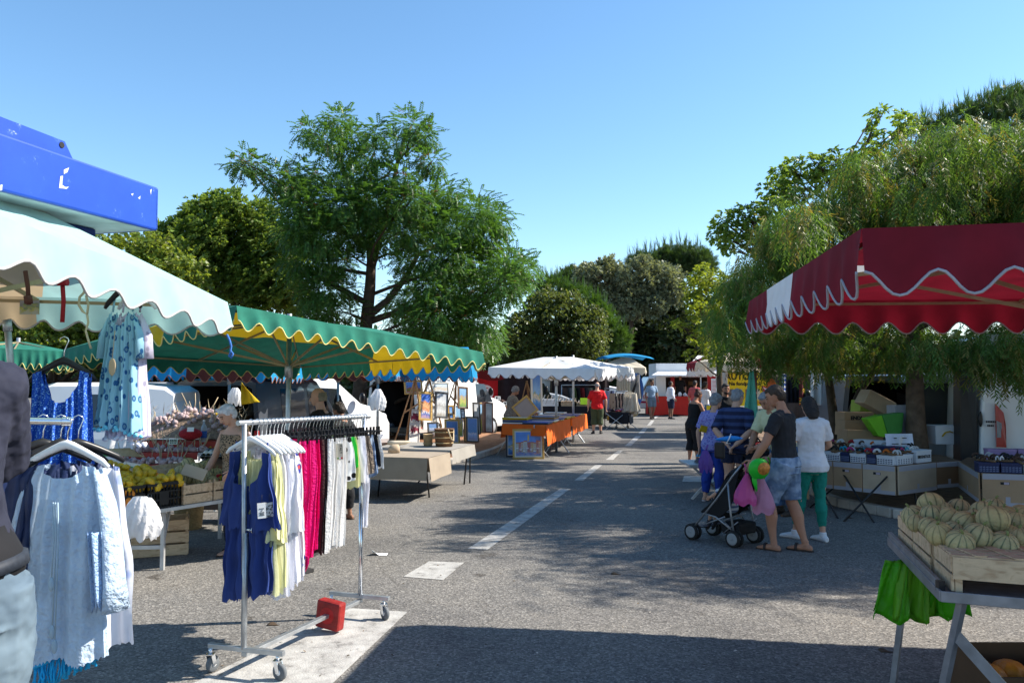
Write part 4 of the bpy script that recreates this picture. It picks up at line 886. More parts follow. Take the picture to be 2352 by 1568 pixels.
m = MB(); [m.box(at(601, 1172, 4.98) + Rt @ V3((0, -.0025, z)), (wd, .001, .004), Rt) for z, wd in ((.012, .03), (0, .01), (-.012, .03), (-.02, .026), (-.028, .03))]; m.build('print', ink, t)
card_tag('grey patterned swing tag half behind the white one', at(618, 1170, 5.02), .05, .09, Rt, mix2('grey scribble', (.5, .5, .5), (.1, .1, .1), 'NOISE', 60, .45, .5))
pc = at(780, 1037, 5.72); Rp_ = Matrix.Rotation(.15, 3, 'Z') @ Matrix.Rotation(-.06, 3, 'Y')
t = card_tag('cream price card with an Italian flag on the dotted shorts', pc, .048, .115, Rp_, M('cream card', (.62, .55, .42), .7))
text('ITALY', .026, ink, t, Matrix.Translation(V3((.008, -.004, .02))) @ Rp_.to_4x4() @ Euler((PI / 2, 0, 0)).to_matrix().to_4x4() @ Matrix.Rotation(-PI / 2, 4, 'Z'))
for x, mt in ((-.013, GREEN_), (0, (.7, .7, .7)), (.013, (.5, .02, .02))):
 m = MB(); m.box(pc + Rp_ @ V3((x, -.003, -.045)), (.012, .001, .012), Rp_); m.build('flag_stripe', M('flag %.2f' % mt[0], mt), t)
# ---- foreground rack at the left with its clothes
Yf = 3.55
r1 = at(162, 968, Yf); r0 = at(-120, 964, Yf - .25); LD = (r1 - r0).normalized()
LR = thing('clothes_rack', 'chrome clothes rack in the left foreground behind the man in grey', 'clothes rack', (r0.x, r0.y, 0))
m = MB(); m.tube([r0, r1], .0165, 14, caps=False); m.tube([r1 - LD * .035, r1 + LD * .002], .021, 14, caps=False); m.tube([r1 - LD * .03, r1 - LD * .029], .0165, 14); m.build('rail', chrome, LR)
for s in (-.05, .35):
 q = lerp(r0, r1, s); m = MB(); m.tube([V3((q.x, q.y, .05)), q], .0155, 12); m.build('pole', chrome, LR); m = MB(); m.bar(V3((q.x, q.y - .25, .08)), V3((q.x, q.y + .25, .08)), .03, .03); m.build('foot_bar', steel, LR)
paleb = M('pale blue crinkled cotton', (.50, .62, .76), .85, .14, 7, bump=1.0, bscale=38, transl=.25)
Hb = at(155, 968, Yf - .02); wb = V3((1, -.12, 0)).normalized()
hanger(V3((Hb.x, Hb.y, Hb.z + .012)), wb, 'white hanger with sloping arms carrying the pale blue blouse', whitep, width=.20, drop=.115, group=None)
garment('blouse', 'pale blue crinkled blouse with lace sleeves, frontmost on the left foreground rack', 'blouse', Hb, wb, Hb.z - .185, .64, [(0, .125), (.1, .165), (.3, .175), (.8, .205), (1, .215)], [(0, .03), (.3, .06), (1, .07)], paleb, neck=(.72, .2), ripple=.017, freq=8, hem=.014, nu=90, nv=36, backneck=.3, ph=1.0)
BL = [o for o in COL.objects if o.name.startswith("blouse")][-1]
for s, bot, lean in ((1, .86, .085), (-1, .9, -.06)):
 m = MB(); sh = Hb + wb * s * .155 + V3((0, 0, -.21)); el = V3((Hb.x, Hb.y, 0)) + wb * (s * .155 + lean) + V3((0, -.03, (sh.z + bot) / 2)); hd = V3((Hb.x, Hb.y, 0)) + wb * (s * .155 + lean * 1.35) + V3((0, -.035, bot))
 m.tube([sh, lerp(sh, el, .5) + wb * s * .01, el, lerp(el, hd, .6), hd], [.03, .046, .05, .056, .07], 14, flat=.45)
 m.build('sleeve', paleb, BL)
lacep = M('pale blue lace', (.36, .52, .78), .9, .2, 30, bump=1.0, bscale=90)
m = MB()
def lc(a, b): 
 s = a; return V3((Hb.x, Hb.y - .085, 0)) + wb * (.155 + .06 * s + .03 * b) + V3((0, .02 * math.sin(9 * s), lerp(1.2, .86 + .05 * abs(math.sin(s * 9)), b)))
m.sheet(lc, 14, 14); m.build('lace_panel', lacep, BL, solid=.004)
m = MB()
for x, zz in ((.004, .80), (.016, .74), (-.006, 1.0)):
 q = V3((Hb.x, Hb.y - .085, Hb.z - .34)) + wb * x; m.tube([q, q + V3((.01, -.005, -.16)), V3((q.x + .008, q.y - .01, zz))], .003, 5); m.ell(V3((q.x + .008, q.y - .01, zz - .02)), (.012, .012, .03))
m.build('tie_cord', M('blue grey cord', (.32, .42, .5)), BL)
wpale = mix2('white cotton with lilac flowers', (.74, .75, .82), (.38, .46, .74), 'VORONOI', 9, .2, .3, transl=.25)
garment('blouse', 'white blouse with faint lilac flowers behind the pale blue one', 'blouse', Hb + V3((.055, .12, 0)), wb, Hb.z - .2, .66, [(0, .13), (.5, .20), (1, .22)], .05, wpale, neck=(.5, .1), ripple=.03, ph=2, hem=.02)
turq = M('turquoise fringe', (.01, .36, .72), .8, .2, 20)
m = MB(); q0 = at(78, 1545, Yf - .02); q1 = at(226, 1478, Yf - .02)
for i in range(46):
 a = lerp(q0, q1, (i + .5) / 46) + V3((0, jit(.02), .02)); m.tube([a, a + V3((jit(.012), jit(.01), -.05)), a + V3((jit(.02), jit(.012), -.085 - .03 * random.random()))], [.005, .0045, .006], 5)
m.tube([q0 + V3((0, 0, .025)), lerp(q0, q1, .5) + V3((0, 0, .02)), q1 + V3((0, 0, .03))], .016, 6, flat=.5)
sk = thing('fringed_skirt', 'turquoise fringe hem of a pale skirt under the blue blouse', 'skirt', (Hb.x, Hb.y, .4)); m.build('fringe', turq, sk)
garment('underskirt', '', '', V3((lerp(q0, q1, .5).x, q0.y + .03, 0)), wb, .75, lerp(q0.z, q1.z, .5) + .03, [(0, .12), (1, .155)], .05, paleb, ripple=.02, slant=(q1.z - q0.z) / 2, parent=sk)
darkd = M('dark navy satin', (.012, .022, .07), .5, .3, 10, bump=.4, bscale=12)
for k_, x in enumerate((-.03, -.10, -.17)):
 H2 = Hb + LD * x + V3((0, .15, 0)); wq = V3((.75, .66, 0)).normalized()
 hanger(V3((H2.x, H2.y, H2.z + .012)), wq, ('black hanger next to the white one', 'second black hanger from the white one', 'black hanger by the grey shoulder')[k_] + ' on the left foreground rack', blackp, width=.2, group=None)
 garment('top', ('dark navy satin top behind the pale blue blouse', 'second dark navy top behind the pale blue blouse', 'dark navy top nearest the man in grey')[k_], 'top', H2, wq, H2.z - .19, .95, SHW, .04, darkd, neck=(.6, .1), ripple=.02, ph=k_)
fleck = mix2('blue crinkle with pale flecks', (.012, .075, .42), (.25, .5, .78), 'VORONOI', 85, .26, .34, stretch=(1, 1, 1.6))
Hd = at(147, 800, 4.0)
hanger(Hd + V3((0, 0, .05)), V3((1, .15, 0)), 'black hanger with a wire hook carrying the flecked blue dress', blackp, width=.155, drop=.115, group=None)
garment('sundress', 'bright blue flecked sundress with gathered straps hanging under the mint parasol', 'dress', Hd, V3((1, .15, 0)), Hd.z - .11, 1.18, [(0, .14), (.12, .135), (.5, .15), (.72, .18), (1, .26)], [(0, .03), (.5, .06), (1, .08)], fleck, neck=(.62, .23), ripple=.022, freq=15, ph=.6, backneck=.7, nu=60)
m = MB(); m.tube([at(30, 905, 4.3), at(16, 735, 4.3)], .017, 10); m.tube([at(18, 760, 4.3), at(16, 735, 4.3)], .022, 10)
pp = tag(m.build('parasol_pole', steel), 'grey metal pole at the left edge under the mint parasol', 'pole')
m = MB(); q = at(30, 905, 4.3); m.tube([V3((q.x, q.y, 0)), q], .018, 10); m.build('lower_tube', steel, pp)
heart = mix2('aqua chiffon with blue heart spots', (.34, .62, .74), (.02, .13, .34), 'VORONOI', 24, .31, .37, transl=.3, c=(.22, .38, .48), stretch=(1.1, 1.1, .8))
lilac = mix2('lilac chiffon with grey spots', (.66, .62, .76), (.36, .33, .44), 'VORONOI', 24, .22, .34, transl=.3, stretch=(1.1, 1.1, .8))
Hm = at(283, 672, 4.1)
hanger(Hm + V3((0, 0, .055)), V3((1, -.2, 0)), 'black hanger hooked on the mint parasol edge', blackp, width=.105, drop=.04, group=None)
hanger(Hm + V3((.05, .05, .055)), V3((1, -.2, 0)), 'white hanger behind the black one on the mint parasol edge', whitep, width=.11, drop=.04, group=None)
for dx, lab, mt, zb, wd in ((.03, 'lilac spotted chiffon dress behind the aqua one', lilac, 1.55, .1), (0, 'aqua chiffon dress with heart spots hanging from the mint parasol', heart, 1.60, .115)):
 gd = garment('chiffon_dress', lab, 'dress', Hm + V3((dx, dx, 0)), V3((1, -.2, 0)), Hm.z - .10, zb, [(0, wd * .62), (.25, wd * .75), (.7, wd * .95), (1, wd * 1.1)], [(0, .03), (1, .06)], mt, neck=(.6, .09), ripple=.016, freq=14, strap=(wd * .5, .09), slant=-.02 if dx == 0 else 0, hem=.012, nu=50, backneck=.8)
 for s in (-1, 1):
  m = MB(); a = Hm + V3((dx, dx, -.13)) + V3((1, -.2, 0)) * s * wd * .6; m.tube([a, a + V3((s * .035, -.006 * s, -.09)), a + V3((s * .04, -.008 * s, -.21))], [.02, .034, .042], 12, flat=.5)
  m.build('sleeve', mt, gd)
 m = MB()
 for i in range(22):
  a = Hm + V3((dx + lerp(-.12, .12, i / 21) * wd / .11, dx - .04 + jit(.03), zb - Hm.z - .03 * (i > 14) + jit(.012))); m.ell(a, .0105, None, 8, 6)
 m.build('pompom_trim', M('aqua pompoms', (.2, .62, .78)) if dx == 0 else M('white pompoms', (.7, .7, .78)), gd)
 if dx == 0:
  m = MB(); a = Hm + V3((-.01, -.075, -.34)); m.tube([Hm + V3((-.008, -.06, -.2)), a], .002, 4); m.ell(a - V3((0, 0, .045)), (.019, .003, .045)); m.build('swing_tag', M('tan card', (.45, .33, .2)), gd)
# ---------------------------------------------------------------- people
def remesh(o, vox, smooth=4, disp=0.0, dscale=.12):
 q = o.modifiers.new('join', 'REMESH'); q.mode = 'VOXEL'; q.voxel_size = vox; q.use_smooth_shade = True
 if smooth: q = o.modifiers.new('smooth', 'SMOOTH'); q.factor = .5; q.iterations = smooth
 if disp:
  tx = bpy.data.textures.get('folds%.2f' % dscale) or bpy.data.textures.new('folds%.2f' % dscale, 'CLOUDS'); tx.noise_scale = dscale
  q = o.modifiers.new('folds', 'DISPLACE'); q.texture = tx; q.strength = disp; q.mid_level = .5; q.texture_coords = 'LOCAL'
 return o
HAIRS = {}
def hairm(name, rgb): return M('hair ' + name, rgb, .6, .3, 25, bump=.5, bscale=60)
H_GREY, H_WHITE, H_DARK, H_BROWN, H_RED = hairm('grey', (.22, .22, .23)), hairm('white', (.58, .58, .6)), hairm('dark', (.018, .013, .011)), hairm('brown', (.045, .028, .018)), hairm('auburn', (.06, .02, .015))
lipm = M('lips', (.36, .11, .09), .5, .05); eyem = M('eye', (.02, .015, .012), .25, .05); solem = M('sandal sole', (.05, .033, .024), .8, .15); strapm = M('sandal strap', (.04, .03, .028), .7, .15)
JD = dict(hipL=(-.05, 0, .515), hipR=(.05, 0, .515), kneeL=(-.055, .012, .285), kneeR=(.055, .012, .285), ankL=(-.058, -.012, .045), ankR=(.058, -.012, .045),
          elbL=(-.152, -.012, .635), elbR=(.152, -.012, .635), wriL=(-.155, .035, .49), wriR=(.155, .035, .49))
def person(label, x, y, head, h, skin, J=None, lean=0.0, hp=0.0, hy=0.0, build=1.0, belly=0.0, shoulder=1.0, hair=None, top=None, low=None, shoe=None, z0=0.0, detail=.0085, toeL=0.0, toeR=0.0, group=None, fem=False, extra=None, face=True, footz=None, roll=0.0):
 """Local frame: x to the person's right... y forward, z up, in body heights. head: 0 faces away from the camera (+Y), 180 faces it.
 top: (material, sleeve 0..2, hem z, neck z, ease); low: (material, length 0..2, ease, flare); hair: (material, style)."""
 J = {**JD, **(J or {})}; j = {k: V3(v) for k, v in J.items()}
 t = thing('person', label, 'person', (x, y, z0), group, math.radians(head)); W = build
 hipc = (j['hipL'] + j['hipR']) / 2
 Rl = Matrix.Rotation(-lean, 3, 'X') @ Matrix.Rotation(roll, 3, 'Y')
 def U(p): p = V3(p); return hipc + Rl @ (p - V3((0, 0, .515)))
 ux, uy = Rl @ V3((1, 0, 0)), Rl @ V3((0, 1, 0))
 aw = .92 if fem else 1.0
 TOR = [(.455, .062, .05, 0), (.475, .082, .064, -.004), (.515, .093 if fem else .089, .07, -.006), (.56, .085, .063, 0), (.61, .072 * (1.0 if fem else 1.08), .056, .003), (.66, .078, .06, .006), (.71, .09 * aw, .068, .008), (.755, .098 * aw * shoulder, .064, .004), (.795, .098 * aw * shoulder, .05, -.003), (.82, .075 * aw, .04, -.006), (.842, .04, .034, -.004)]
 def torso(m, inf=0.0, lo=.455, hi=.842, flare=0.0):
  secs = []
  rows = [r for r in TOR if lo - .001 <= r[0] <= hi + .001]
  if rows[0][0] > lo: rows = [(lo, rows[0][1] + .003 + flare, rows[0][2] + .003 + flare, rows[0][3])] + rows
  for z, a, b, oy in rows:
   bl = belly * math.exp(-((z - .58) / .07) ** 2)
   c = U((0, oy + bl * .5, z)) if z > .53 else (U((0, oy + bl * .5, z)) if lean < .2 else lerp(hipc + V3((0, oy, z - .515)), U((0, oy, z)), .5))
   secs.append((c, ux * (a * W + inf + flare * max(0, (.62 - z) / .15)), uy * (b * W + bl * .5 + inf + flare * max(0, (.62 - z) / .15))))
  m.loft(secs, 18)
 SH = {s: U((s * .098 * aw * shoulder, -.002, .797)) for s in (-1, 1)}
 nb, nt_ = U((0, -.004, .835)), U((0, .006, .875))
 Rh = Rl @ Matrix.Rotation(math.radians(hy), 3, 'Z') @ Matrix.Rotation(-math.radians(hp), 3, 'X')
 hb = nt_
 def HP(p): return hb + Rh @ V3(p)
 def arm(m, s, inf=0.0, upto=2.0):
  e, wv = j['elbL' if s < 0 else 'elbR'], j['wriL' if s < 0 else 'wriR']; S0 = SH[s]
  f = W ** .5 * (.9 if fem else 1)
  k1 = min(1.0, upto); pts = [lerp(S0, U((0, 0, .8)), .25), S0, lerp(S0, e, .4 * k1), lerp(S0, e, .75 * k1), lerp(S0, e, k1)]
  rr = [.03 * f + inf, .033 * f + inf * 1.2, .0295 * f + inf * 1.2, .026 * f + inf * 1.3, (.0235 + .001 * (1 - k1)) * f + inf * 1.4]
  if upto > 1:
   k2 = upto - 1; pts += [lerp(e, wv, .25 * k2), lerp(e, wv, .6 * k2), lerp(e, wv, k2)]; rr += [.0245 * f + inf, .0205 * f + inf, .0155 * f + inf]
  m.tube(pts, rr, 12)
 def hand(m, s):
  e, wv = j['elbL' if s < 0 else 'elbR'], j['wriL' if s < 0 else 'wriR']; d = (wv - e).normalized()
  side = V3((0, 1, 0)) - d * d.y
  if side.length < .2: side = V3((0, 0, 1)) - d * d.z
  side.normalize(); nrm = d.cross(side) * (-s)
  p0, p1 = wv - d * .006, wv + d * .048
  m.loft([(p0, side * .0145, nrm * .011), (lerp(p0, p1, .4), side * .0215, nrm * .011), (p1, side * .0235, nrm * .0095)], 10)
  for i, L in enumerate((.036, .043, .040, .031)):
   b = p1 + side * (.0175 - .0117 * i) - d * .004; d1 = (d + nrm * -.25).normalized(); d2 = (d + nrm * -1.0).normalized()
   m.tube([b, b + d1 * L * .5, b + d1 * L * .5 + d2 * L * .5], [.0058, .0054, .0044], 7)
  b = lerp(p0, p1, .25) + side * .018; m.tube([b, b + (side * .7 + d * .6) * .024, b + (side * .8 + d * 1.4) * .034], [.0068, .006, .005], 7)
 def leg(m, s, inf=0.0, upto=2.0, flare=0.0, start=0):
  hpn, k, a = (j['hipL'], j['kneeL'], j['ankL']) if s < 0 else (j['hipR'], j['kneeR'], j['ankR'])
  f = W ** .6
  P = [(hpn + V3((0, -.008, .02)), .052), (lerp(hpn, k, .25), .053), (lerp(hpn, k, .55), .046), (lerp(hpn, k, .85), .0365), (k, .0345), (lerp(k, a, .18) + V3((0, -.006, 0)), .035), (lerp(k, a, .35) + V3((0, -.008, 0)), .0355), (lerp(k, a, .6), .027), (lerp(k, a, .85), .0195), (a, .0185)]
  us = [0, .25, .55, .85, 1, 1.18, 1.35, 1.6, 1.85, 2]; pts, rr = [], []
  for (p, r), u in zip(P, us):
   if u > upto: break
   pts.append(p); rr.append(r * f + inf + flare * u)
  if us[len(pts) - 1] < upto - .01 and len(pts) < len(P):
   i = len(pts); w_ = (upto - us[i - 1]) / (us[i] - us[i - 1]); pts.append(lerp(P[i - 1][0], P[i][0], w_)); rr.append(lerp(P[i - 1][1], P[i][1], w_) * f + inf * 1.1 + flare * upto)
  m.tube(pts, rr, 14)
 def footdir(s): 
  a = math.radians((toeL if s < 0 else toeR)); return V3((math.sin(a) * 1.0, math.cos(a), 0))
 def foot(m, s, inf=0.0, thick=1.0):
  a = j['ankL' if s < 0 else 'ankR']; d = footdir(s); k = j['kneeL' if s < 0 else 'kneeR']; sl = 0
  if a.z > .06: d = (d + V3((0, 0, -(a.z - .045) * 6))).normalized()
  sd = d.cross(V3((0, 0, 1))).normalized(); up = sd.cross(d)
  c = a - up * .027
  secs = [(-.04, .012, .012, .0), (-.03, .018, .019, .002), (0, .019, .024, .008), (.04, .021, .018, .002), (.075, .026, .013, -.003), (.098, .023, .009, -.006), (.108, .012, .006, -.007)]
  m.loft([(c + d * q + up * (o_), sd * (w_ + inf), up * (hh + inf)) for q, w_, hh, o_ in secs], 12)
  m.tube([a + up * .02, a - up * .01], [.019 + inf, .021 + inf], 10)
 # --- skin: one continuous body
 m = MB(); torso(m); m.tube([nb - (nb - nt_) * -.3 - uz(ux, uy) * .02, nb, nt_, HP((0, .004, .02))], [.038 * W ** .4, .033 * W ** .4, .030 * W ** .3, .031], 12)
 for s in (-1, 1): arm(m, s); hand(m, s); leg(m, s); foot(m, s)
 m.ell(HP((0, .006, .066)), (.0425, .0525, .056), Rh, 16, 12)
 m.loft([(HP((0, .022, .064)), Rh @ V3((.037, 0, 0)), Rh @ V3((0, .034, 0))), (HP((0, .026, .036)), Rh @ V3((.034, 0, 0)), Rh @ V3((0, .031, 0))), (HP((0, .030, .016)), Rh @ V3((.027, 0, 0)), Rh @ V3((0, .026, 0))), (HP((0, .036, .004)), Rh @ V3((.014, 0, 0)), Rh @ V3((0, .014, 0)))], 12)
 m.tube([HP((0, .056, .066)), HP((0, .064, .050)), HP((0, .067, .043)), HP((0, .058, .038))], [.006, .0075, .0085, .007], 8)
 for s in (-1, 1): m.loft([(HP((s * .041, -.002, .058)), Rh @ V3((.004, 0, 0)), Rh @ V3((0, .009, .015))), (HP((s * .048, -.005, .058)), Rh @ V3((.003, 0, 0)), Rh @ V3((0, .010, .017)))], 8)
 m.v = [(a * h, b * h, c * h) for a, b, c in m.v]
 body = remesh(m.build('body', skin, t, world=False), detail * .62, 2)
 if face:
  for s in (-1, 1):
   m = MB(); m.ell(HP((s * .0175, .0535, .064)) * h, (.0062 * h, .003 * h, .0035 * h), Rh, 8, 6); m.build('eye', eyem, body, world=False)
   m = MB(); m.tube([HP((s * .009, .0575, .075)) * h, HP((s * .02, .056, .078)) * h, HP((s * .029, .048, .075)) * h], .0022 * h, 5); m.build('eyebrow', eyem, body, world=False)
  m = MB(); m.tube([HP((-.013, .0545, .024)) * h, HP((0, .0585, .025)) * h, HP((.013, .0545, .024)) * h], [.002 * h, .0035 * h, .002 * h], 6); m.build('lips', lipm, body, world=False)
 # --- hair
 if hair:
  hm, st = hair; m = MB(); r3 = random.Random(hash(label) % 999)
  def tuft(c, r): m.ell(HP(c), r, Rh, 12, 9)
  if st in ('short', 'crop', 'bald'):
   k = 1.0 if st == 'short' else .6
   if st == 'bald':
    m.loft([(HP((0, -.022, .028)), Rh @ V3((.039, 0, 0)), Rh @ V3((0, .030, 0))), (HP((0, -.022, .06)), Rh @ V3((.0455, 0, 0)), Rh @ V3((0, .034, 0))), (HP((0, -.024, .088)), Rh @ V3((.040, 0, 0)), Rh @ V3((0, .027, 0)))], 16)
   else:
    tuft((0, -.006, .079), (.0455 + .003 * k, .0525 + .003 * k, .048 + .004 * k)); tuft((0, -.022, .052), (.0435 + .002 * k, .036 + .003 * k, .042)); tuft((0, .026, .104), (.034, .026, .016 + .004 * k))
    if k == 1:
     for q in range(16):
      a = r3.uniform(0, 6.28); tuft((.04 * math.cos(a), -.008 + .045 * math.sin(a), .085 + r3.uniform(-.02, .028)), (.012, .012, .010))
  elif st == 'curly':
   tuft((0, -.01, .075), (.052, .06, .054)); tuft((0, -.026, .045), (.047, .042, .04))
   for q in range(60):
    a, e = r3.uniform(0, 6.28), r3.uniform(-.4, 1.5); d = V3((math.cos(a) * math.cos(e) * .05, math.sin(a) * math.cos(e) * .057, math.sin(e) * .052))
    if d.y > .03 and d.z < .025: continue
    tuft(V3((0, -.01, .075)) + d, (.013, .013, .012))
  elif st == 'bun':
   tuft((0, -.008, .078), (.047, .055, .049)); tuft((0, -.022, .05), (.044, .036, .04)); tuft((0, -.055, .10), (.026, .026, .024))
  elif st == 'long':
   tuft((0, -.008, .078), (.049, .058, .05)); m.loft([(HP((0, -.02, .08)), Rh @ V3((.05, 0, 0)), Rh @ V3((0, .045, 0))), (HP((0, -.03, .03)), Rh @ V3((.054, 0, 0)), Rh @ V3((0, .042, 0))), (HP((0, -.045, -.02)), Rh @ V3((.048, 0, 0)), Rh @ V3((0, .032, 0))), (HP((0, -.05, -.055)), Rh @ V3((.032, 0, 0)), Rh @ V3((0, .02, 0)))], 14)
  m.v = [(a * h, b * h, c * h) for a, b, c in m.v]
  remesh(m.build('hair', hm, t, world=False), detail * .7, 2, .006 * h, .025)
 def wear(nm, mat, fn, dsp=.022, ds=.075):
  m = MB(); fn(m); m.v = [(a * h, b * h, c * h) for a, b, c in m.v]
  return remesh(m.build(nm, mat, t, world=False), detail * .9, 3, dsp, ds)
 if low:
  lm, ln, ease, flare = low[:4]
  def fn(m):
   torso(m, ease * .8, .46, .575)
   for s in (-1, 1): leg(m, s, ease, ln, flare)
  wear(low[4] if len(low) > 4 else ('trousers' if ln > 1.2 else 'shorts'), lm, fn)
 if top:
  tm, slv, hem, neck, ease = top[:5]
  def fn(m):
   torso(m, ease, hem, neck, top[6] if len(top) > 6 else 0)
   if slv > 0:
    for s in (-1, 1): arm(m, s, ease * (1.0 if slv < 1.2 else .7), slv)
    m.tube([SH[-1], U((0, -.003, .812)), SH[1]], [.032 + ease, .03 + ease, .032 + ease], 12)
  wear(top[5] if len(top) > 5 and top[5] else 'shirt', tm, fn)
 if shoe:
  sm, kind = shoe
  for s in (-1, 1):
   m = MB()
   if kind == 'sandal':
    a = j['ankL' if s < 0 else 'ankR']; d = footdir(s)
    if a.z > .06: d = (d + V3((0, 0, -(a.z - .045) * 6))).normalized()
    sd = d.cross(V3((0, 0, 1))).normalized(); up = sd.cross(d); c = a - up * .041
    m.loft([(c + d * q, sd * w_, up * .0065) for q, w_ in ((-.045, .014), (-.03, .022), (.02, .024), (.07, .03), (.1, .026), (.115, .012))], 12); nm = 'sandal'
    m.v = [(a_ * h, b_ * h, c_ * h) for a_, b_, c_ in m.v]; o = m.build(nm, sm, t, world=False)
    m = MB(); m.tube([(c + d * .05 + sd * -.029) * h, (c + d * .052 + sd * -.018 + up * .03) * h, (c + d * .054 + up * .038) * h, (c + d * .052 + sd * .018 + up * .03) * h, (c + d * .05 + sd * .029) * h], .0085 * h, 8, flat=.5); m.build('sandal_strap', strapm, o, world=False)
   else:
    foot(m, s, .0045); m.v = [(a_ * h, b_ * h, c_ * h) for a_, b_, c_ in m.v]; remesh(m.build('shoe', sm, t, world=False), detail * .8, 2)
 if extra: extra(t, dict(U=U, HP=HP, j=j, h=h, ux=ux, uy=uy, Rh=Rh))
 return t
def uz(ux, uy): return ux.cross(uy)
black_t = cloth('charcoal cotton', (.018, .019, .024)); white_t = cloth('white cotton knit', (.66, .64, .66)); greenp = cloth('emerald twill', (.008, .20, .15)); denim_l = mix2('washed denim', (.10, .16, .26), (.24, .32, .44), 'NOISE', 9, .4, .6)
navy_s = mix2('navy stripes', (.010, .014, .045), (.03, .05, .14), 'WAVE', 3.1, .35, .6); floral = mix2('lilac and blue floral print', (.24, .24, .52), (.04, .07, .34), 'VORONOI', 32, .34, .42, c=(.42, .24, .42)); royalp = cloth('royal blue trousers', (.012, .04, .27))
black_k = cloth('black jersey', (.009, .009, .011)); red_t = cloth('bright red cotton', (.56, .008, .012)); olive = cloth('olive cargo cotton', (.055, .07, .035)); bluegrey = cloth('grey blue cotton', (.22, .31, .42)); slate = cloth('slate shorts cotton', (.12, .16, .2)); navy = cloth('navy cotton', (.012, .016, .04))
whites = cloth('white shirt cotton', (.7, .7, .76)); coral = cloth('coral cotton', (.5, .09, .09)); jeans = cloth('blue jeans', (.07, .13, .25)); taupe = mix2('taupe print', (.17, .14, .115), (.34, .31, .27), 'VORONOI', 60, .3, .4); taupe_p = cloth('taupe skirt cotton', (.2, .16, .13)); leop = mix2('brown leopard print', (.30, .2, .12), (.015, .012, .01), 'VORONOI', 45, .36, .44); paley = cloth('pale yellow cotton', (.52, .53, .33))
def gxy(u, v): p = gp(u, v); return p.x, p.y
def bag_label(): pass
x, y = 2.97, 8.73
person('young man in black T-shirt and rolled denim shorts pushing the pushchair', x, y, 52, 1.80, skin_m, dict(hipL=(-.05, -.01, .515), kneeL=(-.05, .085, .29), ankL=(-.05, .055, .042), kneeR=(.055, -.02, .285), ankR=(.05, -.10, .045), elbL=(-.172, .055, .645), wriL=(-.18, .125, .54), elbR=(.15, .04, .64), wriR=(.06, .11, .545)),
       lean=.05, hp=24, hy=14, shoulder=1.1, build=1.06, hair=(H_BROWN, 'crop'), top=(black_t, .62, .50, .836, .008), low=(denim_l, .93, .015, .006), shoe=(solem, 'sandal'), toeL=8)
x, y = gxy(1868, 1240)
person('woman in loose white top and emerald trousers, back to the camera', x, y, 8, 1.66, skin_l, dict(kneeL=(-.06, .05, .29), ankL=(-.10, .07, .045), kneeR=(.05, -.01, .285), ankR=(.045, -.05, .045), elbL=(-.14, .03, .65), wriL=(-.10, .14, .62), elbR=(.15, .03, .65), wriR=(.115, .13, .60)),
       lean=.03, hp=22, hy=-8, fem=True, build=.98, hair=(H_DARK, 'long'), top=(white_t, .7, .475, .826, .017, None, .012), low=(greenp, 1.78, .004, 0), shoe=(M('white canvas shoe', (.62, .62, .64), .8, .06), 'shoe'), toeL=-35, toeR=-12)
x, y = gxy(1690, 1170)
person('older man in navy striped polo and navy shorts at the shoe table', x, y, -32, 1.72, skin_l, dict(elbL=(-.135, -.09, .655), wriL=(-.03, -.125, .545), elbR=(.15, -.06, .655), wriR=(.04, -.135, .54)),
       lean=.12, hp=16, hy=-22, build=1.22, belly=.02, shoulder=1.05, hair=(H_GREY, 'short'), top=(navy_s, .95, .485, .845, .011), low=(navy, .55, .012, .004), shoe=(solem, 'sandal'))
x, y = gxy(1640, 1150)
person('older woman in lilac floral blouse and royal blue trousers with a purple bag', x, y, -38, 1.63, skin_l, dict(kneeL=(-.06, .0, .285), ankL=(-.075, -.03, .045), elbL=(-.15, .0, .64), wriL=(-.15, .02, .49), elbR=(.14, .07, .65), wriR=(.10, .17, .6)),
       lean=.10, hp=14, hy=-20, fem=True, build=1.12, hair=(H_GREY, 'curly'), top=(floral, .8, .455, .836, .014), low=(royalp, 1.85, .01, .001), shoe=(M('silver sandal', (.4, .4, .42), .5, .1), 'sandal'))
x, y = gxy(1592, 1064)
person('woman with auburn bun in black tank top and cropped trousers looking at wares', x, y, -62, 1.64, skin_m, dict(elbL=(-.13, .09, .66), wriL=(-.07, .2, .57), elbR=(.13, .10, .655), wriR=(.06, .215, .575), kneeR=(.055, .03, .285), ankR=(.06, .02, .045)),
       lean=.17, hp=26, hy=0, fem=True, build=1.16, hair=(H_RED, 'bun'), top=(black_k, 0, .455, .80, .006), low=(black_k, 1.45, .010, .004), shoe=(M('black sandal', (.012, .012, .012), .7, .1), 'sandal'))
p = at(1800, 985, 11.0)
person('stall keeper in pale yellow T-shirt bending over the shoe table', p.x, p.y, 118, 1.76, skin_m, dict(elbL=(-.10, .20, .60), wriL=(-.02, .33, .53), elbR=(.14, .17, .62), wriR=(.05, .30, .54)), lean=.42, hp=12, hy=10, build=1.12, hair=(H_GREY, 'crop'), top=(paley, .85, .48, .84, .014), low=(jeans, 1.9, .014, .003), shoe=(solem, 'shoe'))
p = at(1667, 960, 17.0)
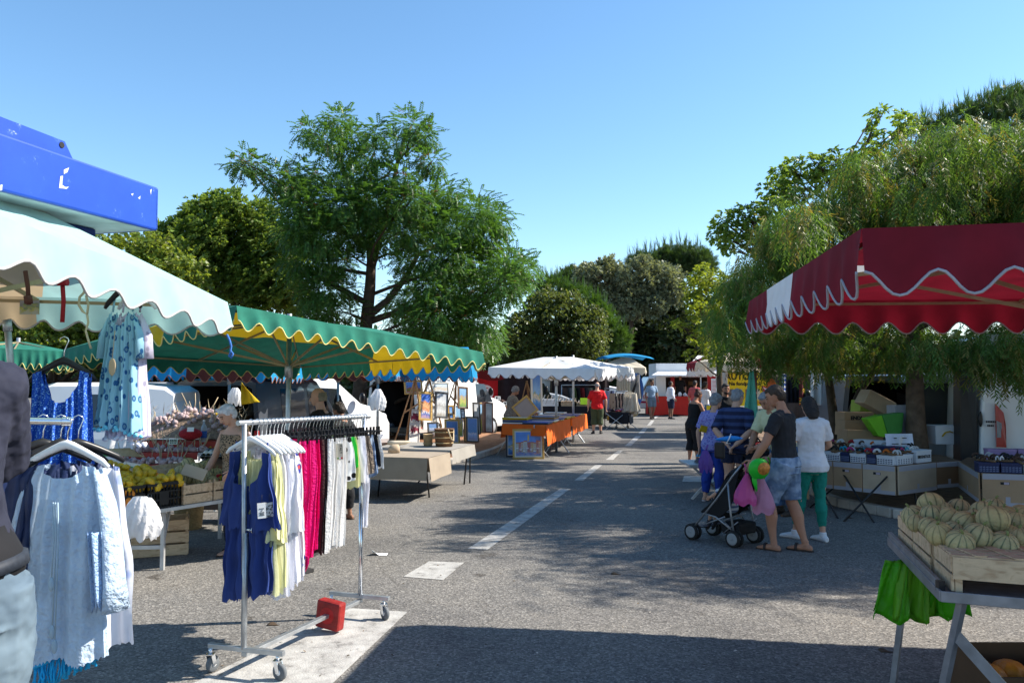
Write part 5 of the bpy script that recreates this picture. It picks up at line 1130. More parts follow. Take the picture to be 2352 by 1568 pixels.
person('bearded man in black facing the camera behind the shoppers', p.x, p.y, 172, 1.76, skin_m, hp=6, hy=12, build=1.12, hair=(H_DARK, 'crop'), top=(black_k, 1.0, .47, .845, .012), low=(jeans, 1.9, .014, .003), shoe=(solem, 'shoe'), detail=.011,
       extra=lambda t, k: (lambda m: remesh(m.build('beard', H_DARK, t, world=False), .011, 2))((lambda m: (m.loft([(k['HP']((0, .03, .03)) * k['h'], k['Rh'] @ V3((.037, 0, 0)) * k['h'], k['Rh'] @ V3((0, .032, 0)) * k['h']), (k['HP']((0, .034, .0)) * k['h'], k['Rh'] @ V3((.026, 0, 0)) * k['h'], k['Rh'] @ V3((0, .027, 0)) * k['h'])], 10), m)[1])(MB())))
x, y = gxy(1372, 996)
person('balding man in bright red T-shirt and olive cargo shorts walking away', x, y, -6, 1.76, skin_l, dict(elbL=(-.165, -.01, .645), wriL=(-.172, .02, .50), elbR=(.165, -.01, .645), wriR=(.172, .03, .50), kneeL=(-.06, .02, .285), ankL=(-.075, -.01, .045), ankR=(.065, .01, .045)), hp=4, hy=-12, build=1.3, belly=.03, shoulder=1.0, hair=(H_GREY, 'bald'), top=(red_t, .85, .475, .84, .012), low=(olive, 1.45, .014, .004), shoe=(M('dark clog', (.03, .03, .03), .7, .1), 'shoe'), detail=.011, toeL=-15, toeR=10)
x, y = gxy(1497, 962)
person('man in grey blue T-shirt and slate shorts walking towards the camera', x, y, 190, 1.84, skin_d, dict(kneeL=(-.05, .04, .285), ankL=(-.045, -.07, .085), kneeR=(.05, .03, .285), ankR=(.05, .06, .045)), hp=4, hy=18, hair=(H_DARK, 'short'), top=(bluegrey, .75, .475, .84, .012), low=(slate, .9, .016, .006), shoe=(solem, 'sandal'), detail=.012)
x, y = gxy(1541, 962)
person('man in white shirt and dark shorts with white socks by the food truck', x, y, -75, 1.76, skin_d, dict(elbL=(-.15, -.03, .64), wriL=(-.14, .03, .53), elbR=(.15, -.03, .64), wriR=(.13, .05, .53)), build=1.15, belly=.02, hair=(H_DARK, 'crop'), top=(whites, 1.9, .47, .845, .014), low=(navy, 1.0, .016, .005), shoe=(M('dark shoe', (.015, .015, .02), .6, .1), 'shoe'), detail=.012)
p = at(1597, 960, 33)
person('man in coral polo shirt at the food truck counter', p.x, p.y, -40, 1.8, skin_m, hair=(H_DARK, 'crop'), build=1.1, top=(coral, .9, .48, .845, .013), low=(whites, .95, .015, .004), shoe=(solem, 'shoe'), detail=.013)
p = at(1620, 960, 29)
person('man in white shirt and jeans behind the woman in black', p.x, p.y, -60, 1.76, skin_d, hair=(H_DARK, 'crop'), top=(whites, .9, .47, .845, .013), low=(jeans, 1.9, .014, .003), shoe=(solem, 'shoe'), detail=.013)
p = at(1563, 930, 41.5)
person('food truck vendor in dark clothes behind the counter', p.x, p.y, 170, 1.74, skin_m, hair=(H_DARK, 'crop'), top=(black_k, .9, .47, .845, .013), low=(black_k, 1.9, .014, .003), detail=.016, z0=.35)
x, y = at(1172, 960, 21.7).xy
person('grey haired woman in taupe dress handling a framed picture', x, y, -70, 1.68, skin_m, dict(elbL=(-.13, .08, .66), wriL=(-.04, .215, .66), elbR=(.13, .10, .65), wriR=(.05, .215, .565)), lean=.14, hp=28, hy=0, fem=True, build=1.12, hair=(H_GREY, 'curly'), top=(taupe, 1.0, .30, .838, .016, 'dress', .012), shoe=(solem, 'sandal'), detail=.011)
p = at(1238, 960, 27)
person('dark haired girl in white top standing behind the white parasol pole', p.x, p.y, 80, 1.45, skin_d, hair=(H_DARK, 'bun'), fem=True, top=(whites, .5, .47, .835, .012), low=(bluegrey, 1.0, .02, .01), shoe=(solem, 'sandal'), detail=.013)
p = at(545, 1090, 8.5)
person('white haired woman in leopard print top picking vegetables at the fruit stall', p.x, p.y, 150, 1.61, skin_l, dict(elbL=(-.15, .04, .63), wriL=(-.10, .13, .56), elbR=(.16, .05, .635), wriR=(.175, .135, .50)), lean=.12, hp=26, hy=-12, fem=True, build=1.1, hair=(H_WHITE, 'short'), top=(leop, 0, .46, .808, .008), low=(navy, 1.8, .012, .003), shoe=(solem, 'sandal'), detail=.009)
x, y = gxy(762, 1222)
person('balding man in dark shirt standing behind the rolling rack, facing left', x - .15, y, 82, 1.75, skin_l, hp=6, build=1.15, belly=.02, hair=(hairm('sandy grey', (.2, .17, .12)), 'bald'), top=(black_k, .8, .47, .84, .012), low=(taupe_p, 1.05, .016, .004), shoe=(solem, 'shoe'), detail=.009)
p = at(775, 960, 10.6)
person('dark haired woman bending behind the balding man', p.x + .1, p.y, 60, 1.56, skin_d, lean=.1, hp=20, fem=True, hair=(H_DARK, 'short'), top=(black_k, .8, .47, .83, .012), low=(black_k, 1.8, .012, .003), shoe=(solem, 'sandal'), detail=.011)
greyt = cloth('grey violet jersey', (.019, .021, .038), .12, .7, 9)
jean_p = mix2('pale grey blue denim', (.085, .125, .165), (.13, .18, .22), 'NOISE', 5, .4, .6)
def belt(t, k):
 h = k['h']; m = MB(); m.loft([(k['U']((0, 0, z)) * h, k['ux'] * .118 * h, k['uy'] * .097 * h) for z in (.538, .556)], 24); m.build('belt', M('woven dark belt', (.02, .025, .035), .6, .3, 60), t, world=False)
 m = MB(); m.loft([(k['U']((0, 0, z)) * h, k['ux'] * a_ * h, k['uy'] * b_ * h) for z, a_, b_ in ((.53, .112, .092), (.56, .112, .092), (.60, .10, .082))], 24); m.build('undershirt', black_k, t, world=False)
person('man in grey violet T-shirt and pale jeans at the left edge, back to the camera', -1.585, 2.22, 36, 1.98, skin_m, dict(elbR=(.075, .13, .68), wriR=(-.02, .24, .72), elbL=(-.085, .13, .68), wriL=(-.02, .24, .62)), lean=.05, roll=-.17, hp=10, build=1.12, belly=.0, shoulder=1.06, hair=(H_DARK, 'crop'), top=(greyt, .9, .572, .84, .016), low=(jean_p, 1.95, .014, .004), shoe=(solem, 'shoe'), detail=.008, z0=.22, extra=belt)
m = MB()
for i in range(5): m.box((-1.56, 2.22 + (i - 2) * .16, .195), (.9, .12, .03))
for i in range(3): m.box((-1.56 + (i - 1) * .38, 2.22, .09), (.09, .76, .18))
tag(m.build('pallet', crate_wood), 'wooden pallet under the man at the left edge', 'pallet')
# ---------------------------------------------------------------- vehicles
def van(label, rear, ang, L, W, H, mat, hood=.95, nose=.62, open_rear=False, wins=(), name='van', stripe=None, front_glass=True, zb=.32, rear_glass=False, lamps=True):
 """rear: ground point under the middle of the tail; ang: heading of the nose (degrees from +X)."""
 t = thing(name, label, 'van', (rear[0], rear[1], 0), None, math.radians(ang)); w = W / 2
 st = [(0, H * .985), (.12, H), (L - hood - .75, H), (L - hood - .05, nose * H + .12), (L - hood * .5, nose * H + .02), (L - .12, nose * H - .12), (L, nose * H - .34)]
 def yw(z, zt=H): 
  return w if z < H * .52 else w * (1 - .12 * (z - H * .52) / (H * .48))
 def sec(zt): 
  zs = [zb, zb + .1, min(H * .52, zt - .05), lerp(min(H * .52, zt - .05), zt, .6), zt - .05]
  pts = [(w * .96, zb)] + [(yw(z), z) for z in zs[1:]] + [(yw(zt) - .10, zt)]
  return pts + [(-y, z) for y, z in reversed(pts)]
 vs, fs = [], []; S_ = [(x, sec(z)) for x, z in st]; n = len(S_[0][1])
 for x, p in S_: vs += [(x, y, z) for y, z in p]
 for i in range(len(S_) - 1):
  for k in range(n): a, b = i * n + k, i * n + (k + 1) % n; fs.append((a, b, b + n, a + n))
 fs.append(tuple((len(S_) - 1) * n + k for k in range(n)))
 if not open_rear: fs.append(tuple(reversed(range(n))))
 m = MB(); m.add(vs, fs); body = m.build('body', mat, t, world=False, bevel=.03)
 if open_rear:
  m = MB(); inn = [(y * .9, lerp(zb + .12, z, .94) if z < H * .9 else z - .1) for y, z in S_[0][1]]
  m.add([(0.002, y, z) for y, z in S_[0][1]] + [(0.002, y, z) for y, z in inn], [(k, (k + 1) % n, n + (k + 1) % n, n + k) for k in range(n)]); m.build('rear_frame', mat, t, world=False)
  m = MB(); m.add([(x, y * .97, z) for x in (.01, L - hood - .9) for y, z in inn], [(k, n + k, n + (k + 1) % n, (k + 1) % n) for k in range(n)] + [tuple(n + k for k in range(n))]); m.build('cargo_bay', dark_in, t, world=False)
 for q, (side, pts) in enumerate(wins):
  m = MB(); m.prism([(x, side * (yw(z) - .002), z) for x, z in pts], (0, side * .008, 0)); m.build('window', glass, t, world=False)
 if front_glass:
  x0, z0 = st[2]; x1, z1 = st[3]; d = V3((x1 - x0, 0, z1 - z0)); nn = V3((-d.z, 0, d.x)).normalized()
  a, b = V3((x0, 0, z0)) + d * .1, V3((x0, 0, z0)) + d * .93
  m = MB(); m.prism([a + V3((0, -w * .74, 0)) + nn * -.004, a + V3((0, w * .74, 0)) - nn * .004, b + V3((0, w * .86, 0)) - nn * .004, b + V3((0, -w * .86, 0)) - nn * .004], nn * .012); m.build('windscreen', glass, t, world=False)
  for s in (-1, 1):
   m = MB(); m.ell((x1 - .12, s * (w + .12), z1 + .14), (.06, .09, .13)); m.build('mirror', blackp, t, world=False)
   m = MB(); m.ell((L - .1, s * w * .8, nose * H - .2), (.12, .13, .09)); m.build('headlight', clearlamp, t, world=False)
 if rear_glass:
  m = MB(); m.box((-.004, 0, H * .72), (.012, W * .66, H * .26)); m.build('rear_window', glass, t, world=False)
 if lamps:
  for s in (-1, 1):
   m = MB(); m.box((.0, s * w * .93, H * .42), (.05, .1, .34)); m.build('tail_lamp', redlamp, t, world=False, bevel=.02)
 m = MB(); m.box((-.03, 0, zb + .08), (.12, W * .98, .18)); m.build('bumper', blackp, t, world=False, bevel=.03)
 for x in (.85, L - .85):
  for s in (-1, 1):
   m = MB(); R = frame(V3((0, 1, 0))); c = (x, s * (w - .1), .32)
   m.lathe([(.2, -.1), (.3, -.1), (.32, -.07), (.32, .07), (.3, .1), (.2, .1)], 20, c, 0, R); wh = m.build('wheel', tyre, t, world=False)
   m = MB(); m.lathe([(0, -.102), (.2, -.102), (.2, .102), (0, .102)], 14, c, 0, R); m.build('hubcap', vangrey, wh, world=False)
 if stripe:
  m = MB()
  for s in (-1, 1): m.box((L * .42, s * (w + .001), H * .40), (L * .8, .006, .09))
  m.build('stripe', stripe, t, world=False)
 return t
def swing_door(parent, hinge, ang, wd, z0, z1, mat, win=True):
 """open rear door: hinge (local xy), angle in local frame"""
 a = math.radians(ang); d = V3((math.cos(a), math.sin(a), 0)); nrm = V3((-d.y, d.x, 0)); h = V3((hinge[0], hinge[1], 0)); R = Matrix((d, nrm, V3((0, 0, 1)))).transposed()
 m = MB(); zc = lerp(z0, z1, .5)
 m.box(h + d * wd / 2 + V3((0, 0, lerp(z0, zc, .5))), (wd, .05, zc - z0), R)
 m.box(h + d * .05 + V3((0, 0, lerp(zc, z1, .5))), (.1, .05, z1 - zc), R); m.box(h + d * (wd - .05) + V3((0, 0, lerp(zc, z1, .5))), (.1, .05, z1 - zc), R); m.box(h + d * wd / 2 + V3((0, 0, z1 - .05)), (wd, .05, .1), R)
 dr = m.build('rear_door', mat, parent, world=False, bevel=.012)
 m = MB(); m.box(h + d * wd / 2 + V3((0, 0, lerp(zc, z1 - .1, .5))), (wd - .2, .012, z1 - .1 - zc), R); m.build('door_window', M('pale reflecting glass', (.42, .47, .53), .12, .15, 2, spec=.7), dr, world=False)
 m = MB(); m.box(h + d * wd * .5 + nrm * -.03 + V3((0, 0, lerp(z0, zc, .55))), (wd * .7, .02, (zc - z0) * .6), R); m.build('door_trim', dark_wood, dr, world=False)
 return dr
w_side = lambda s, L, H: [(s, [(L - 2.15, H * .56), (L - 1.15, H * .56), (L - 1.45, H * .88), (L - 2.15, H * .9)]), (s, [(L - 3.25, H * .56), (L - 2.3, H * .56), (L - 2.3, H * .9), (L - 3.25, H * .9)])]
p = at(495, 960, 14.3)
v1 = van('small dark grey van with open tail behind the garlic heap', (p.x, p.y), 78, 4.1, 1.75, 1.86, M('dark grey van paint', (.05, .055, .065), .3, .06, 1.5, coat=.4), open_rear=True, wins=w_side(-1, 4.1, 1.86))
swing_door(v1, (0, .86), 140, .82, .6, 1.8, vangrey)
p = at(515, 960, 17.4)
v2 = van('white panel van with an open rear door and dark side windows behind the green parasol', (p.x, p.y), 45, 3.75, 1.8, 1.86, vanwhite, hood=.7, open_rear=True, wins=w_side(-1, 3.75, 1.86))
swing_door(v2, (0, -.88), -88, .85, .6, 1.8, M('beige van door', (.45, .42, .38), .4, .08, 2))
p = at(150, 960, 13.0)
van('white van with a green stripe behind the hanging aqua dress', (p.x, p.y), 8, 2.0, 1.8, 1.8, vanwhite, hood=.2, nose=.9, stripe=M('green stripe', (.03, .33, .07), .4), wins=[(-1, [(.5, 1.1), (1.25, 1.1), (1.2, 1.62), (.5, 1.62)])], front_glass=False)
p = at(900, 990, 23.2)
v3 = van('white van with open dark tail behind the picture easels', (p.x, p.y), 58, 4.7, 1.9, 1.93, vanwhite, open_rear=True, wins=[(-1, [(3.0, 1.12), (3.9, 1.12), (3.5, 1.7), (3.0, 1.72)]), (-1, [(.25, .95), (.7, .95), (.7, 1.5), (.25, 1.5)])])
p = at(1048, 950, 32)
van('grey van in tree dapple behind the table of baskets', (p.x, p.y), 8, 4.6, 1.9, 1.95, vangrey, wins=[(-1, [(.2, 1.1), (1.0, 1.1), (1.0, 1.7), (.2, 1.7)]), (-1, [(2.9, 1.1), (3.75, 1.1), (3.4, 1.7), (2.9, 1.72)])])
p = at(1215, 950, 38)
van('silver van with a bright window under the white parasol', (p.x, p.y), 6, 4.7, 1.9, 2.3, vanwhite, wins=[(-1, [(.9, 1.2), (2.3, 1.2), (2.3, 1.95), (.9, 1.95)])])
# ---------------------------------------------------------------- fruit stall
def crate(label, o, e1, L, e2, Wd, Hh, z, mat=crate_wood, group=None, rows=2, name='crate', tilt=0.0, cat='crate'):
 """slatted crate; o ground corner, e1 along its length, e2 across"""
 e1, e2 = V3(e1).normalized(), V3(e2).normalized(); o = V3((o[0], o[1], z)); t = thing(name, label, cat, o, group); up = V3((0, 0, 1))
 def P(a, b, c): return o + e1 * a + e2 * b + up * (c + tilt * b)
 Rr = Matrix((e1, e2, up)).transposed(); th = .008; hs = Hh / rows
 for b in (0, Wd):
  m = MB()
  for r in range(rows): m.box(P(L / 2, b, hs * (r + .5)), (L, th, hs * .84), Rr)
  m.build('side_panel', mat, t)
 for a in (0, L):
  m = MB()
  for r in range(rows): m.box(P(a, Wd / 2, hs * (r + .5)), (th, Wd - .02, hs * .84), Rr)
  m.build('end_panel', mat, t)
 for a in (.018, L - .018):
  for b in (.018, Wd - .018): m = MB(); m.box(P(a, b, Hh / 2 + .008), (.022, .022, Hh + .016), Rr); m.build('corner_post', mat, t)
 m = MB(); m.box(P(L / 2, Wd / 2, .006), (L - .02, Wd - .02, .008), Rr); m.build('floor', mat, t)
 return t
def table(label, pts, z, mat, legs, th=.035, legr=.018, legmat=None, name='table', cat='table', group=None, bars=()):
 c = V3((sum(p[0] for p in pts) / len(pts), sum(p[1] for p in pts) / len(pts), 0)); t = thing(name, label, cat, c, group)
 m = MB(); m.prism([V3((p[0], p[1], z - th)) for p in pts], (0, 0, th)); m.build('top', mat, t)
 for a, b in legs: m = MB(); m.bar(a, b, legr * 2, legr * 2); m.build('leg', legmat or alu, t)
 for a, b in bars: m = MB(); m.bar(a, b, legr * 1.4, legr * 2); m.build('brace', legmat or alu, t)
 return t
E1, E2 = V3((.52, .855, 0)).normalized(), V3((-.855, .52, 0)).normalized(); FA = V3((-3.64, 7.35, 0)); ZR = .60
def ft(s, d, z): return FA + E1 * s + E2 * d + V3((0, 0, z))
lg = [(ft(.55, .06, 0), ft(.55, .06, ZR)), (ft(.28, .42, 0), ft(.28, .42, ZR)), (ft(1.8, .06, 0), ft(1.8, .06, ZR)), (ft(1.85, .85, 0), ft(1.85, .85, ZR)), (ft(.1, .9, 0), ft(.1, .9, ZR))]
table('aluminium trestle table carrying the lemons and melons', [ft(0, 0, 0), ft(2.1, 0, 0), ft(2.1, 1.0, 0), ft(0, 1.0, 0)], ZR, alu, lg, bars=[(ft(.55, .06, .22), ft(.28, .42, .22)), (ft(.55, .06, .25), ft(.8, .3, .58))])
netp = M('black crate plastic', (.012, .012, .014), .45, .2, 10)
for k in range(2):
 s0 = -.04 + .38 * k; t = thing('plastic_crate', ('black plastic crate of lemons behind the white carrier bags', 'black plastic crate of lemons next to the wooden crates')[k], 'crate', ft(s0, .02, ZR)); L, Wd, Hh = .365, .55, .235
 for nm, a, b in (('side_panel', (0, 0), (L, 0)), ('side_panel', (0, Wd), (L, Wd)), ('end_panel', (0, 0), (0, Wd)), ('end_panel', (L, 0), (L, Wd))):
  m = MB(); A_, B_ = ft(s0 + a[0], .02 + a[1], ZR), ft(s0 + b[0], .02 + b[1], ZR); up = V3((0, 0, 1))
  for zz in (.01, .085, .16, Hh): m.bar(A_ + up * zz, B_ + up * zz, .012, .014 if zz < Hh else .03)
  nb_ = 10
  for i in range(nb_ + 1): q = lerp(A_, B_, i / nb_); m.bar(q, q + up * Hh, .01, .012)
  m.bar(lerp(A_, B_, .36) + up * .1, lerp(A_, B_, .64) + up * .1, .014, .13); m.build(nm, netp, t)
 m = MB(); m.prism([ft(s0, .02, ZR + .002), ft(s0 + L, .02, ZR + .002), ft(s0 + L, .02 + Wd, ZR + .002), ft(s0, .02 + Wd, ZR + .002)], (0, 0, .008)); m.build('floor', netp, t)
crate('pale wooden crate right of the black lemon crates', ft(.74, .02, 0), E1, .34, E2, .5, .20, ZR)
crate('pale wooden crate at the far end beside the blue dress', ft(1.10, .02, 0), E1, .36, E2, .5, .20, ZR)
for k in range(2): crate(('pale wooden crate under the melons at the back', 'pale wooden crate under the lemons at the back')[k], ft((.75, -.04)[k], .60, 0), E1, .74, E2, .38, .24, ZR + .08)
bw = M('white planed board', (.62, .57, .48), .75, .06, 5)
Q0, Q1 = at(252, 1054, 9.3), at(411, 1080, 8.75)
for k in range(4):
 a, b = lerp(Q0, Q1, k / 4 + .003), lerp(Q0, Q1, (k + 1) / 4 - .004); m = MB(); m.prism([a, b, b - V3((0, 0, .24)), a - V3((0, 0, .24))], (-.005, .012, 0))
 t = tag(m.build('board', bw), ('first', 'second', 'third', 'last')[k] + ' of the white boards standing behind the lemons, counted from the aqua dress', 'board', None)
 if k in (1, 2): m = MB(); c_ = lerp(a, b, .35) + V3((.012, -.03, -.07)); m.box(c_, (.09, .004, .06), Matrix.Rotation(-.7, 3, 'Z')); st = m.build('sticker', paper, t); m = MB(); m.box(c_ + V3((.003, -.004, .025)), (.06, .004, .014), Matrix.Rotation(-.7, 3, 'Z')); m.build('sticker_print', M('green print', (.02, .25, .06)), st)
lem = M('lemon peel', (.62, .38, .015), .42, .2, 18, bump=.25, bscale=160, spec=.45); ora = M('orange peel', (.72, .22, .012), .45, .1, 18, bump=.3, bscale=160, spec=.45)
m = MB(); m.lathe([(0, -.048), (.006, -.047), (.012, -.041), (.024, -.031), (.031, -.014), (.033, .002), (.030, .018), (.022, .031), (.011, .039), (.008, .043), (.004, .049), (0, .050)], 16)
L0 = m.build('lemon', lem); tag(L0, 'yellow lemon in the heap on the aluminium table', 'lemon', 'lemons heaped on the fruit stall')
n = 0; r3 = random.Random(5)
for d in np.arange(.05, .72, .068):
 for s in np.arange(-.05, 1.22, .075):
  for lay in range(2):
   if lay and r3.random() < .45: continue
   if s > (.76 if d < .2 else .60 if d < .42 else .45): continue
   p = ft(s + r3.uniform(-.02, .02), d + r3.uniform(-.02, .02), ZR + .21 + .26 * d + .05 * lay + r3.uniform(-.01, .012)); o = L0 if n == 0 else dup(L0)
   o.location = p; o.rotation_euler = (r3.uniform(0, 3), r3.uniform(0, 3), r3.uniform(0, 3)); sc_ = r3.uniform(.95, 1.25); o.scale = (sc_, sc_, sc_); n += 1
m = MB(); m.ell((0, 0, 0), (.044, .044, .041), None, 16, 12); m.tube([(0, 0, .038), (0, 0, .042)], .005, 6)
O0 = m.build('orange', ora); tag(O0, 'orange lying among the lemons behind the white bags', 'orange', 'oranges among the lemons')
for k, (u, v, Y) in enumerate(((284, 1128, 7.5), (268, 1120, 7.4), (300, 1134, 7.55), (356, 1095, 8.0), (372, 1098, 8.1), (290, 1150, 7.5), (278, 1160, 7.45))):
 o = O0 if k == 0 else dup(O0); o.location = at(u, v, Y); o.rotation_euler = (k, k * .7, 0); o.scale = (1.1,) * 3
def melon_mat():
 m = M('netted melon rind', (.40, .36, .19), .6, .2, 30, bump=.5, bscale=70)
 def f(n, L, tc):
  sp = n.new('ShaderNodeSeparateXYZ'); L.new(tc.outputs['Object'], sp.inputs[0])
  at_ = n.new('ShaderNodeMath'); at_.operation = 'ARCTAN2'; L.new(sp.outputs[1], at_.inputs[0]); L.new(sp.outputs[0], at_.inputs[1])
  mu = n.new('ShaderNodeMath'); mu.operation = 'MULTIPLY'; mu.inputs[1].default_value = 10; L.new(at_.outputs[0], mu.inputs[0])
  co = n.new('ShaderNodeMath'); co.operation = 'COSINE'; L.new(mu.outputs[0], co.inputs[0])
  nz = n.new('ShaderNodeTexNoise'); nz.inputs['Scale'].default_value = 22; L.new(tc.outputs['Object'], nz.inputs['Vector'])
  ad = n.new('ShaderNodeMath'); ad.operation = 'MULTIPLY_ADD'; ad.inputs[1].default_value = .25; L.new(nz.outputs['Fac'], ad.inputs[0]); L.new(co.outputs[0], ad.inputs[2])
  r = ramp(n, [(0.0, (.45, .37, .19)), (.82, (.40, .35, .18)), (.93, (.2, .22, .11)), (1.0, (.04, .06, .04))])
  md = n.new('ShaderNodeMapRange'); md.inputs['From Min'].default_value = -1; md.inputs['From Max'].default_value = 1.15; L.new(ad.outputs[0], md.inputs['Value']); L.new(md.outputs[0], r.inputs[0])
  oi = n.new('ShaderNodeObjectInfo'); mx = n.new('ShaderNodeMix'); mx.data_type = 'RGBA'
  m3 = n.new('ShaderNodeMath'); m3.operation = 'MULTIPLY'; m3.inputs[1].default_value = .5; L.new(oi.outputs['Random'], m3.inputs[0]); L.new(m3.outputs[0], mx.inputs[0])
  L.new(r.outputs[0], mx.inputs[6]); mx.inputs[7].default_value = (.5, .36, .15, 1); return mx.outputs[2]
 return pattern(m, f)
melm = melon_mat()
m = MB(); nu, nv = 60, 22; vs = []; 
def mel(a, b):
 th = 2 * PI * a; ph = PI * b; rr = .07 * (1 - .012 * (.5 + .5 * math.cos(10 * th)) ** 6 * math.sin(ph)); return V3((rr * math.sin(ph) * math.cos(th), rr * math.sin(ph) * math.sin(th), .066 * math.cos(ph)))
m.sheet(mel, nu, nv); ME0 = m.build('melon', melm); tag(ME0, 'striped green melon in the crates at the left fruit stall', 'melon', 'melons at the left fruit stall')
m = MB(); m.tube([(0, 0, .062), (.003, 0, .078), (.012, .004, .086)], [.009, .006, .007], 7); m.build('stem', M('melon stem', (.2, .22, .08), .8), ME0)
k = 0
for u, v, Y, s_ in ((437, 1066, 8.7, 1), (420, 1082, 8.5, .9), (455, 1080, 8.6, 1.15), (475, 1072, 8.9, 1), (440, 1098, 8.35, .85), (465, 1102, 8.35, .95), (490, 1090, 8.7, .95), (505, 1088, 8.8, .9), (512, 1100, 8.6, .9), (495, 1106, 8.45, .85), (425, 1100, 8.3, .8), (480, 1090, 8.5, .9), (410, 1090, 8.5, .8), (525, 1098, 8.8, .9)):
 q = at(u * .97 + 8, v, Y); o = ME0 if k == 0 else dup(ME0); o.location = q; o.rotation_euler = (r3.uniform(-.7, .7), r3.uniform(-.7, .7), r3.uniform(0, 6)); o.scale = (s_ * 1.1,) * 3; k += 1
m = MB(); c_ = at(446, 1084, 8.2); m.box(c_, (.24, .012, .12), Matrix.Rotation(.3, 3, 'Y') @ Matrix.Rotation(-.5, 3, 'X')); t = tag(m.build('price_board', card_pale), 'weathered cardboard price board leaning among the melons', 'price board')
for k, (u, v, mt) in enumerate(((498, 1098, redink), (504, 1101, redink), (510, 1095, yellow), (500, 1093, redink), (508, 1100, yellow), (494, 1101, redink))):
 m = MB(); c_ = at(u, v, 8.55); m.tube([c_ - V3((.03, 0, 0)), c_, c_ + V3((.03, .01, .006)), c_ + V3((.05, .02, .0))], [.012, .02, .017, .004], 8)
 tag(m.build('pepper', mt), ('red' if mt is redink else 'yellow') + ' pepper by the hand of the white haired woman', 'pepper', 'red peppers at the fruit stall' if mt is redink else 'yellow peppers at the fruit stall')
def bagmesh(c, w_, h_, d_, seed, m, ears=True):
 r = random.Random(seed)
 def fn(a, b):
  th = 2 * PI * a; k = math.sin(PI * min(1, b * .58 + .08)) ** .8; cr = 1 + .14 * math.sin(5 * th + seed) * b + .1 * math.sin(11 * th + seed * 2 + b * 6) + .05 * math.sin(19 * th + b * 15)
  return V3(c) + V3((w_ / 2 * k * cr * math.cos(th), d_ / 2 * k * cr * math.sin(th), -h_ * b + .03 * math.sin(7 * th + seed) * b))
 m.sheet(fn, 44, 20)
 if ears:
  for s in (1,): m.sheet(lambda a, b: V3(c) + V3((s * (.02 + .5 * w_ * a) + .02 * math.sin(b * 6), (b - .5) * .05, .06 + .04 * math.sin(PI * a) - .14 * a * a + (b - .5) * .05)), 8, 4)
wbag = M('thin white polythene', (.80, .80, .82), .35, .06, 8, bump=.8, bscale=16, transl=.35)
t = thing('carrier_bags', 'bunch of white carrier bags hung from the lemon crate', 'carrier bag', at(325, 1135, 7.2))
m = MB(); bagmesh(at(322, 1140, 7.15), .33, .36, .2, 1, m, False); m.build('bag', wbag, t)
m = MB(); bagmesh(at(336, 1143, 7.22), .26, .32, .2, 4, m, False); m.build('bag', wbag, t)
crate('brown wooden crate standing on the ground under the fruit table', gp(300, 1283), V3((.75, .3, 0)), .55, V3((-.3, .75, 0)), .4, .38, 0.0, crate_wood, rows=3)
wick = M('wicker', (.42, .30, .15), .8, .25, 10, bump=.8, bscale=60)
def basket(label, p, r, h, mat=wick, handle=True, group=None, cat='basket', fill=None, hoops=0):
 t = thing('basket', label, cat, p, group); p = V3(p); m = MB(); m.lathe([(0, .01), (r * .82, 0), (r * .86, 0), (r, h), (r * 1.04, h), (r * 1.02, h + .012), (r * .95, h), (r * .84, .02), (0, .02)], 24, p); b = m.build('bowl', mat, t)
 if handle: m = MB(); m.tube([p + V3((r * math.cos(a), 0, h + r * .75 * math.sin(a))) for a in np.linspace(0, PI, 11)], .012, 6); m.build('handle', mat, t)
 for k in range(hoops): m = MB(); z = h * (.2 + .32 * k); rr = lerp(r * .86, r, z / h) + .004; m.tube([p + V3((rr * math.cos(a), rr * math.sin(a), z)) for a in np.linspace(0, 2 * PI, 25)], .01, 6); m.build('hoop', wick, t)
 if fill: m = MB(); [m.ell(p + V3((r * .7 * math.cos(i * 2.4) * math.sqrt(i / 14), r * .7 * math.sin(i * 2.4) * math.sqrt(i / 14), h + r * .5 * (1 - i / 14))), (r * .3, r * .22, r * .15), Matrix.Rotation(i, 3, 'Z'), 8, 6) for i in range(15)]; m.build('contents', fill, t)
 return t
q = gp(433, 1213); basket('round wicker basket under the far end of the fruit table', q, .18, .30)
# ---------------------------------------------------------------- garlic stand
garl = M('garlic skin', (.42, .32, .33), .6, .25, 30, bump=.3, bscale=60); straw = M('dry garlic stalk', (.46, .37, .24), .8, .2, 20)
redcl = cloth('brick red cloth', (.42, .06, .045)); gx0, gx1 = at(262, 1000, 10.9).x, at(455, 1000, 10.9).x
GS = thing('garlic_stand', 'stepped folding stand under brick red cloth piled with garlic', 'market stand', ((gx0 + gx1) / 2, 11, 0))
for k in range(3):
 y0, z = 10.55 + .30 * k, .70 + .135 * k; xa, xb = gx0 + .12 * k, gx1 + .22 * k
 m = MB(); m.prism([(xa, y0, z), (xb, y0, z), (xb, y0 + .32, z), (xa, y0 + .32, z)], (0, 0, .02)); m.build('shelf', alu, GS)
 m = MB(); m.sheet(lambda a, b: V3((lerp(xa + .03, xb - .2, a), y0 - .006 + (.3 * (b - .35) if b > .35 else 0), z + .026 - (.10 * (.35 - b) / .35 if b < .35 else 0) + .006 * math.sin(a * 20) * (b < .35))), 24, 8); m.build('cloth', redcl, GS)
for x in (gx0 + .1, gx1 + .1):
 for y0, z in ((10.6, .7), (11.3, .98)): m = MB(); m.bar(V3((x, y0, 0)), V3((x, y0, z)), .03); m.build('leg', alu, GS)
